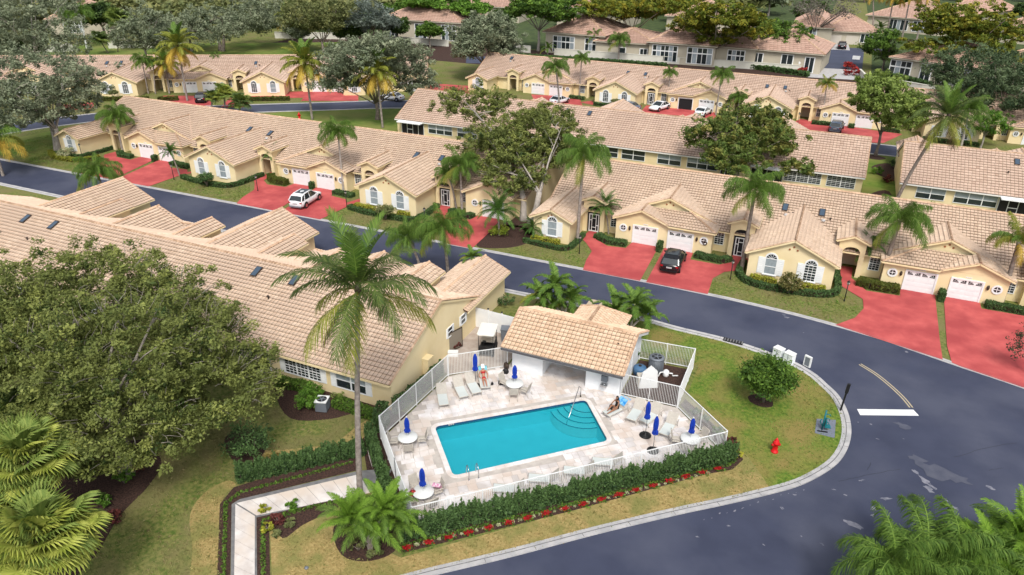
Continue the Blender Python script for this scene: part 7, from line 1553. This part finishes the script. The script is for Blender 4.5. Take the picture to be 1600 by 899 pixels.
p = G(1040, 588); t = empty('pump', (*p, .02), 0, 'white filter pump with pipes right of the heat pump', 'pump'); m_ = MB(); m_.lathe([(.2, 0), (.24, .1), (.24, .45), (.1, .58)], 12); m_.build('body', M_white, t); m_ = MB(); m_.tube([(0, 0, .3), (.5, .1, .3), (.5, .1, .1), (.9, .3, .1)], .05, 8); m_.tube([(0, 0, .4), (-.4, -.3, .4), (-.5, -.5, .1)], .05, 8); m_.build('pipe', M_white, t)
p = G(992, 563); shrub('dark potted plant against the pool house side', p, .35, 1.3, ML_hedge, .07, 400)
p = G(708, 556); t = empty('water_meter', (*p, .02), .4, 'white low box in the yard by the gable wall', 'utility box'); m_ = MB(); m_.box(-.4, .4, -.22, .22, 0, .35); m_.build('body', M_white, t); m_ = MB(); m_.box(-.42, .42, -.24, .24, .35, .4); m_.build('lid', M_white, t)
ch = MB(); ch.box(0, .5, -.35, .35, 0, 1.9); ch.box(-.06, .56, -.41, .41, 1.9, 2.0); ch.build('meter_box', M_wall, R3, (25.4-.5, 56.0-41.2, 0))

# ------------------------------------------------------------------ street furniture
def lamp(p, label, h=1.75, z=0):
    t = empty('lamp_post', (*p, z), 0, label, 'lamp post', 'black lamp posts on the front lawns'); m_ = MB(); m_.tube([(0, 0, 0), (0, 0, h)], .045, 8); m_.lathe([(.07, 0), (.07, .15), (.045, .2)], 8); m_.build('pole', M_black, t)
    m_ = MB(); m_.lathe([(.05, 0), (.12, .05), (.14, .28), (.17, .3), (.05, .42), (.02, .5)], 8); m_.build('lantern', M_black, t, (0, 0, h)); m_ = MB(); m_.lathe([(.13, .06), (.145, .27)], 6); m_.build('lamp_glass', mat('lamp_glass', (.5, .5, .45), rough=.2), t, (0, 0, h))
for x, y, l in ((1319, 471, 'black lamp post at the right end of the window wing lawn'), (1141, 437, 'black lamp post left of the right window wing'), (1107, 389, None), (403, 299, 'black lamp post left of the white SUV drive'), (664, 352, 'black lamp post at the wing by the screen gate'), (542, 324, 'black lamp post right of the white SUV drive'), (272, 281, 'black lamp post by the small leaning palm'), (129, 247, 'black lamp post at the leftmost wing wall'), (905, 397, 'black lamp post below the tall smooth palm'), (1246, 195, 'black lamp post in front of the far door'), (534, 420, 'black lamp post across the street behind the near roofs')):
    if l: lamp(G(x, y), l)
def street_sign(p, label, h=2.6):
    t = empty('sign_post', (*p, 0), 0, label, 'sign post'); m_ = MB(); m_.box(-.06, .06, -.06, .06, 0, h); m_.build('post', M_black, t); m_ = MB(); m_.box(-.11, .11, -.1, .1, h-.7, h+.05); m_.build('sign_housing', M_black, t); return t
t = street_sign(G(1313, 642), 'tall black square post leaning at the corner kerb', 2.35); t.rotation_euler = (0, R(3), 0)
# utility boxes
for x, y, s, l in ((1215, 553, 1.0, 'left of the two pale green utility cabinets'), (1232, 561, 1.0, 'right of the two pale green utility cabinets')):
    t = empty('utility_cabinet', (*G(x, y+6), 0), R(-28), l, 'utility box'); t.scale = (.82, .85, .88); m_ = MB(); m_.box(-.45, .45, -.35, .35, 0, 1.0); m_.build('case', M_wallw, t); m_ = MB(); m_.box(-.48, .48, -.38, .38, 1.0, 1.08); m_.build('lid', M_white, t); m_ = MB(); m_.box(-.02, .02, -.37, -.35, .1, .95); m_.build('door_seam', M_grayc, t)
t = empty('meter_frame', (*G(1260, 574), 0), R(-28), 'small white framed meter box beside the cabinets', 'utility box'); m_ = MB(); m_.box(-.3, .3, -.08, .08, .1, 1.05); m_.build('frame', M_white, t); m_ = MB(); m_.box(-.2, .2, -.1, -.08, .2, .95); m_.build('louvre', M_grayc, t)
# hydrants
def hydrant(p, label, s=1):
    t = empty('fire_hydrant', (*p, 0), .5, label, 'fire hydrant', 'red fire hydrants'); M_h = mat('hydrant_red', (.55, .01, .012), rough=.4); m_ = MB(); m_.lathe([(.20, 0), (.20, .06), (.14, .08), (.14, .55), (.18, .57), (.18, .62), (.15, .66), (.12, .78), (.05, .84), (.04, .92), (0.01, .92)], 16); m_.build('barrel', M_h, t)
    for a, l in ((0, .24), (PI, .24), (PI/2, .26)): m_ = MB(); m_.tube([(0, 0, .48), (math.cos(a)*l, math.sin(a)*l, .48)], .075, 10); m_.build('outlet', M_h, t)
    t.scale = (s, s, s)
hydrant(G(1210, 706), 'bright red fire hydrant on the corner lawn', 1.25); hydrant(G(468, 186), 'small red fire hydrant by the back road', 1.3)
# exercise station
p = G(1284, 672); t = empty('exercise_station', (*p, 0), R(10), 'teal outdoor exercise machine beside a grey rubber pad', 'exercise machine'); M_te = mat('teal_metal', (.01, .14, .17), rough=.4)
m_ = MB(); m_.tube([(0, 0, 0), (0, 0, 1.7)], .06, 10); m_.build('post', M_te, t)
for k in range(4): m_ = MB(); m_.tube([(0, 0, .4+k*.33), (.32, -.05, .4+k*.33), (.35, -.05, .28+k*.33)], .035, 6); m_.build('handle', M_te, t)
m_ = MB(); m_.box(.1, .5, -.2, .2, .35, .42); m_.box(.1, .18, -.2, .2, .42, .95); m_.build('seat', M_te, t); m_ = MB(); m_.tube([(0, 0, .3), (-.25, -.1, .75), (-.2, -.1, 1.0)], .04, 6); m_.build('lever', M_te, t); m_ = MB(); m_.box(-.35, .35, -.3, -.2, 0, .08); m_.build('foot_bar', M_black, t)
sheet('rubber_pad', [G(1276, 655), G(1306, 657), G(1304, 685), G(1273, 677)], .03, mat('rubber_grey', (.16, .18, .23), rough=.9), thick=.02)
# patio chairs by the right row planter
for x, y, l in ((1122, 387, 'left dark patio chair before the planter window'), (1136, 392, 'right dark patio chair before the planter window')):
    t = copy_tree(CP); t.location = (*G(x, y), .02); t.rotation_euler = (0, 0, .3); tag(t, l, 'chair', 'dark patio chairs')
    for c in t.children: c.data = c.data.copy(); c.data.materials.clear(); c.data.materials.append(M_black)
t = empty('wreath_bell', (-10.1, 74.22, 1.4), 0, 'round dark wall ornament right of the black SUV garage', 'wall ornament'); m_ = MB(); m_.tube([(math.cos(k*.7854)*.2, 0, math.sin(k*.7854)*.2) for k in range(9)], .06, 6); m_.build('ring', M_brown, t)
t = empty('landscape_light', (*G(1422, 884), 0), 0, 'tiny') if False else None
p = G(479, 888); t = empty('sprinkler_box', (*p, 0), 0, 'small grey sprinkler fitting in the front lawn', 'sprinkler'); m_ = MB(); m_.lathe([(.12, 0), (.12, .06), (.05, .1)], 10); m_.build('body', M_grayc, t)
shrub('patch of purple leaf plants in the path bed', G(434, 815), .45, .45, ML_purple, .06, 500)
# yellow sign on pole at the left edge
t = empty('road_sign', (*G(4, 224), 0), 0, 'red and yellow road sign on a pole at the left edge', 'road sign'); m_ = MB(); m_.tube([(0, 0, 0), (0, 0, 2.6)], .05, 8); m_.build('pole', M_black, t)
m_ = MB(); m_.tube([(0, -.03, 2.4), (0, .0, 2.4)], .38, 8, smooth=False); m_.build('sign_plate', M_suit, t); m_ = MB(); m_.box(-.3, .3, -.03, 0, 1.45, 1.95); m_.build('lower_plate', mat('sign_yellow', (.7, .45, .02), rough=.5), t)

# ------------------------------------------------------------------ walled estate and hip roofed houses beyond
M_far = mat('far_stucco', (.42, .38, .30), (.47, .43, .34), scale=.5, rough=.9)
M_frof = mat('far_roof_tile', (.42, .26, .20), (.56, .38, .30), attr=1, rough=.9)
M_ew = mat('estate_wall_paint', (.56, .55, .48), (.62, .61, .54), scale=1, rough=.9)
def bigwall(pts, h=1.9, label='', thick=.3):
    h *= .85
    P = [Vector((*G(*p), 0)) for p in pts]; t = empty('garden_wall', P[0], 0, label, 'wall', 'white walls of the far estate'); 
    for a, b in zip(P, P[1:]): m_ = MB(); m_.beam(a-P[0]+Vector((0, 0, h/2)), b-P[0]+Vector((0, 0, h/2)), thick, h); m_.build('wall_panel', M_ew, t); m_ = MB(); m_.beam(a-P[0]+Vector((0, 0, h+.06)), b-P[0]+Vector((0, 0, h+.06)), thick+.15, .12); m_.build('coping', M_ew, t)
bigwall([(600, 66), (650, 69), (701, 73)], 1.9, 'white estate wall left of the dusty grey tree'); bigwall([(796, 80), (829, 83)], 2.0, 'short white estate wall left of the pale forked trunk')
bigwall([(866, 86), (930, 91), (1010, 97), (1090, 103), (1170, 108), (1250, 114)], 1.9, 'long white estate wall under the tall back windows'); bigwall([(1342, 118), (1350, 126), (1364, 129)], 1.6, 'low white wall right of the side street'); bigwall([(1385, 130), (1440, 140), (1500, 148)], 1.2, 'low white wall before the screened right house')
bigwall([(70, 82), (116, 80)], 2.0, 'white wall behind the far left row'); bigwall([(170, 76), (260, 74)], 2.0, 'white wall under the grey shrubby tree'); bigwall([(430, 60), (560, 62)], 2.0, 'pale wall behind the far lawn trees')
def hiphouse(label, p0, p1, depth, h, wins=(), rise=4.2, z_over=.7, garages=(), wall=None):
    A, B = Vector((*G(*p0), 0)), Vector((*G(*p1), 0)); d = (B-A).normalized(); Wd = (B-A).length+2.5; depth *= 1.3; t = empty('hip_roofed_house', A, math.atan2(d.y, d.x), label, 'house', 'hip roofed houses beyond the estate wall')
    m_ = MB(); m_.box(0, Wd, 0, depth, -.1, h); m_.build('wall', wall or M_far, t); o = z_over; T = Tiles(w=.9, e=.8, hgt=.06); C = Caps(); D = MB(); r = min(depth, Wd)/2+o; q = depth/2
    if Wd > depth: R0_, R1_ = (r-o, q, h+rise), (Wd-r+o, q, h+rise)
    else: R0_ = R1_ = None; R0_ = (Wd/2, r-o, h+rise); R1_ = (Wd/2, depth-r+o, h+rise)
    c = [(-o, -o, h), (Wd+o, -o, h), (Wd+o, depth+o, h), (-o, depth+o, h)]
    faces = [[c[0], c[1], R1_, R0_], [c[1], c[2], R1_], [c[2], c[3], R0_, R1_], [c[3], c[0], R0_]] if Wd > depth else [[c[0], c[1], R0_], [c[1], c[2], R1_, R0_], [c[2], c[3], R1_], [c[3], c[0], R0_, R1_]]
    for F_ in faces: 
        vs = [Vector(v) for v in F_]; D.extrude([v-Vector((0, 0, .03)) for v in vs], (0, 0, -.15)); T.slope([tuple(v) for v in vs])
    for a, b in ((c[0], R0_), (R0_, R1_), (c[3], R0_ if Wd > depth else R1_), (c[1], R1_ if Wd > depth else R0_), (c[2], R1_)): 
        if a != b: C.line(a, b, .5, .14, 1.2)
    D.build('roof', M_deck, t); T.build('roof_tiles', M_frof, t); C.build('ridge_tiles', t); m_ = MB(); m_.box(-o, Wd+o, -o-.05, -o+.03, h-.25, h-.02); m_.build('fascia', M_far, t)
    for u, w, z0, z1, k in wins:
        x = u*Wd; f = MB(); f.box(x-w/2-.15, x+w/2+.15, -.12, .0, z0-.15, z1+.15); fo = f.build('window', M_white, t); n = max(1, round(w/1.1))
        for i in range(n):
            xa_, xb_ = x-w/2+w*i/n+.08, x-w/2+w*(i+1)/n-.08
            for za, zb in (((z0, z0+(z1-z0)*.62), (z0+(z1-z0)*.70, z1)) if k == 2 else ((z0, z1),)): g = MB(); g.box(xa_, xb_, -.15, -.11, za, zb); g.build('pane', M_glass if (i+k) % 3 else M_blind, fo)
    for u in garages: g = MB(); g.box(u*Wd-1.7, u*Wd+1.7, -.06, 0, 0, 2.5); g.build('garage_door', M_frame, t)
    return t
hiphouse('tall windowed house at the left end of the estate wall', (598, 60), (708, 67), 14, 5.6, [(.12, 4.2, .6, 4.6, 2), (.5, 3.6, .6, 4.6, 2), (.85, 4.4, .6, 4.6, 2)])
hiphouse('tall windowed house behind the pale forked trunk', (852, 82), (928, 89), 15, 5.4, [(.32, 6.0, .6, 4.4, 2), (.78, 3.0, .8, 4.4, 2)])
hiphouse('low house with small arched windows in the estate', (930, 90), (1008, 95), 14, 4.2, [(.45, 1.6, .8, 2.8, 1), (.8, 1.8, .8, 2.8, 1)], 2.4)
hiphouse('house with pale blinds behind the long white wall', (1012, 97), (1098, 104), 15, 5.0, [(.25, 6.2, .6, 4.2, 2), (.78, 6.0, .6, 4.2, 2)])
hiphouse('house half hidden by the orange green layered tree', (1105, 102), (1160, 107), 14, 4.8, [(.6, 4, .6, 4.0, 2)])
hiphouse('house with an arched window at the side street', (1165, 106), (1262, 115), 14, 4.6, [(.15, 2.2, .6, 3.6, 1), (.55, 2.6, .5, 3.8, 1), (.85, 2.0, .3, 3.6, 1)])
hiphouse('house with dark screened porch right of the side street', (1388, 121), (1500, 138), 18, 4.6, [(.12, 4.6, .2, 3.9, 2), (.43, 2.2, .5, 3.9, 1), (.78, 5.0, .5, 3.9, 2)], 3.2)
hiphouse('last house of the right estate behind the dark evergreen', (1515, 130), (1640, 150), 18, 4.6, [(.3, 4.6, .5, 3.6, 2)])
hiphouse('hip roofed house with two tan garage doors at the street end', (1284, 68), (1358, 71), 17, 3.6, [(.80, 4.4, .8, 3.0, 1)], 4.2, garages=(.22, .52)); hiphouse('house with large dark arch left of the street end house', (1236, 66), (1282, 69), 20, 4.6, [(.45, 3.4, .8, 4.0, 1)], 3.4)
hiphouse('long low roofed house behind the leaning palms', (1352, 46), (1460, 56), 20, 4.6, [(.42, 5.6, .8, 3.8, 1), (.72, 5.6, .8, 3.8, 1)], 5.0); hiphouse('farthest hip roofed house at the top right', (1462, 40), (1520, 46), 22, 5, [(.4, 4, .8, 3.6, 1)], 4.5); hiphouse('roof corner showing right of the flat orange green tree', (1560, 66), (1680, 78), 20, 5, [(.4, 4, .8, 3.6, 1)], 4.5)
hiphouse('orange roofed house behind the white leaning trunk', (80, 56), (160, 54), 16, 4.6, [(.4, 5, .8, 3.6, 2)]); hiphouse('house roof between the top trees, centre', (690, 30), (800, 36), 18, 5, [(.4, 5, .8, 3.6, 2)], 4); hiphouse('house roof behind the flat top trees', (870, 42), (960, 48), 18, 5, [(.4, 5, .8, 3.6, 2)], 4); hiphouse('house roof above the layered trees', (1040, 50), (1120, 56), 18, 5, [(.4, 5, .8, 3.6, 2)], 4)
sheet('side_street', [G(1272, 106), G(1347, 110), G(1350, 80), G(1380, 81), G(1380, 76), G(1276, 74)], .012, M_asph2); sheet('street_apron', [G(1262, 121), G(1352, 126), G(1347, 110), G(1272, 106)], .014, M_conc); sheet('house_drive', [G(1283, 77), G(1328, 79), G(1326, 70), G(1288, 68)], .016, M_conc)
sheet('back_lane', [G(728, 88), G(812, 90), G(808, 100), G(728, 99)], .012, M_asph2); sheet('far_lawn', [G(60, 92), G(560, 84), G(560, 66), G(60, 70)], .008, M_lawn2); sheet('estate_garden', [(-330, 194), (-9, 194), (-9, 520), (-330, 520)], .006, mat('dark_planting', (.03, .05, .018), (.07, .10, .03), scale=.6, rough=1)); sheet('estate_garden', [(6, 194), (220, 194), (300, 620), (-2, 620), (6, 250)], .006, MATS['dark_planting'])  # estate ground in mottled dark green planting
t = empty('notice_post', (*G(1247, 113), 0), 0, 'white round notice on a post by the side street', 'sign post'); m_ = MB(); m_.tube([(0, 0, 0), (0, 0, 1.6)], .08, 6); m_.build('post', M_white, t); m_ = MB(); m_.lathe([(.5, 1.6), (.6, 2.2), (.5, 2.8)], 10); m_.build('plate', M_white, t)
m_ = MB(); m_.box(-.9, .9, -.05, .05, 0, .9); o = m_.build('small_sign', M_white); o.location = (*G(1337, 95), .3); tag(o, 'small white sign at the right kerb of the side street', 'sign')
for k, (x0, x1, y) in enumerate(((120, 146, 176), (418, 560, 157))): sheet('red_driveway', [G(x0-30, y-2), G(x1, y-6), G(x1, y-16), G(x0-20, y-12)], .015, M_red)
for pts in ([(235, 162), (255, 150), (330, 150), (330, 166), (300, 170)], [(360, 152), (385, 150), (392, 158), (380, 168), (345, 168)], [(470, 158), (560, 158), (560, 148), (480, 146)], [(640, 152), (745, 152), (738, 135), (668, 130)], [(840, 168), (912, 170), (905, 152), (830, 148)], [(905, 160), (930, 165), (925, 158)], [(1000, 176), (1120, 186), (1115, 172), (1010, 165)], [(1240, 192), (1262, 205), (1330, 222), (1380, 224), (1410, 210), (1360, 203), (1290, 192), (1250, 186)]): sheet('red_driveway', [G(*p) for p in pts], .02, M_red)
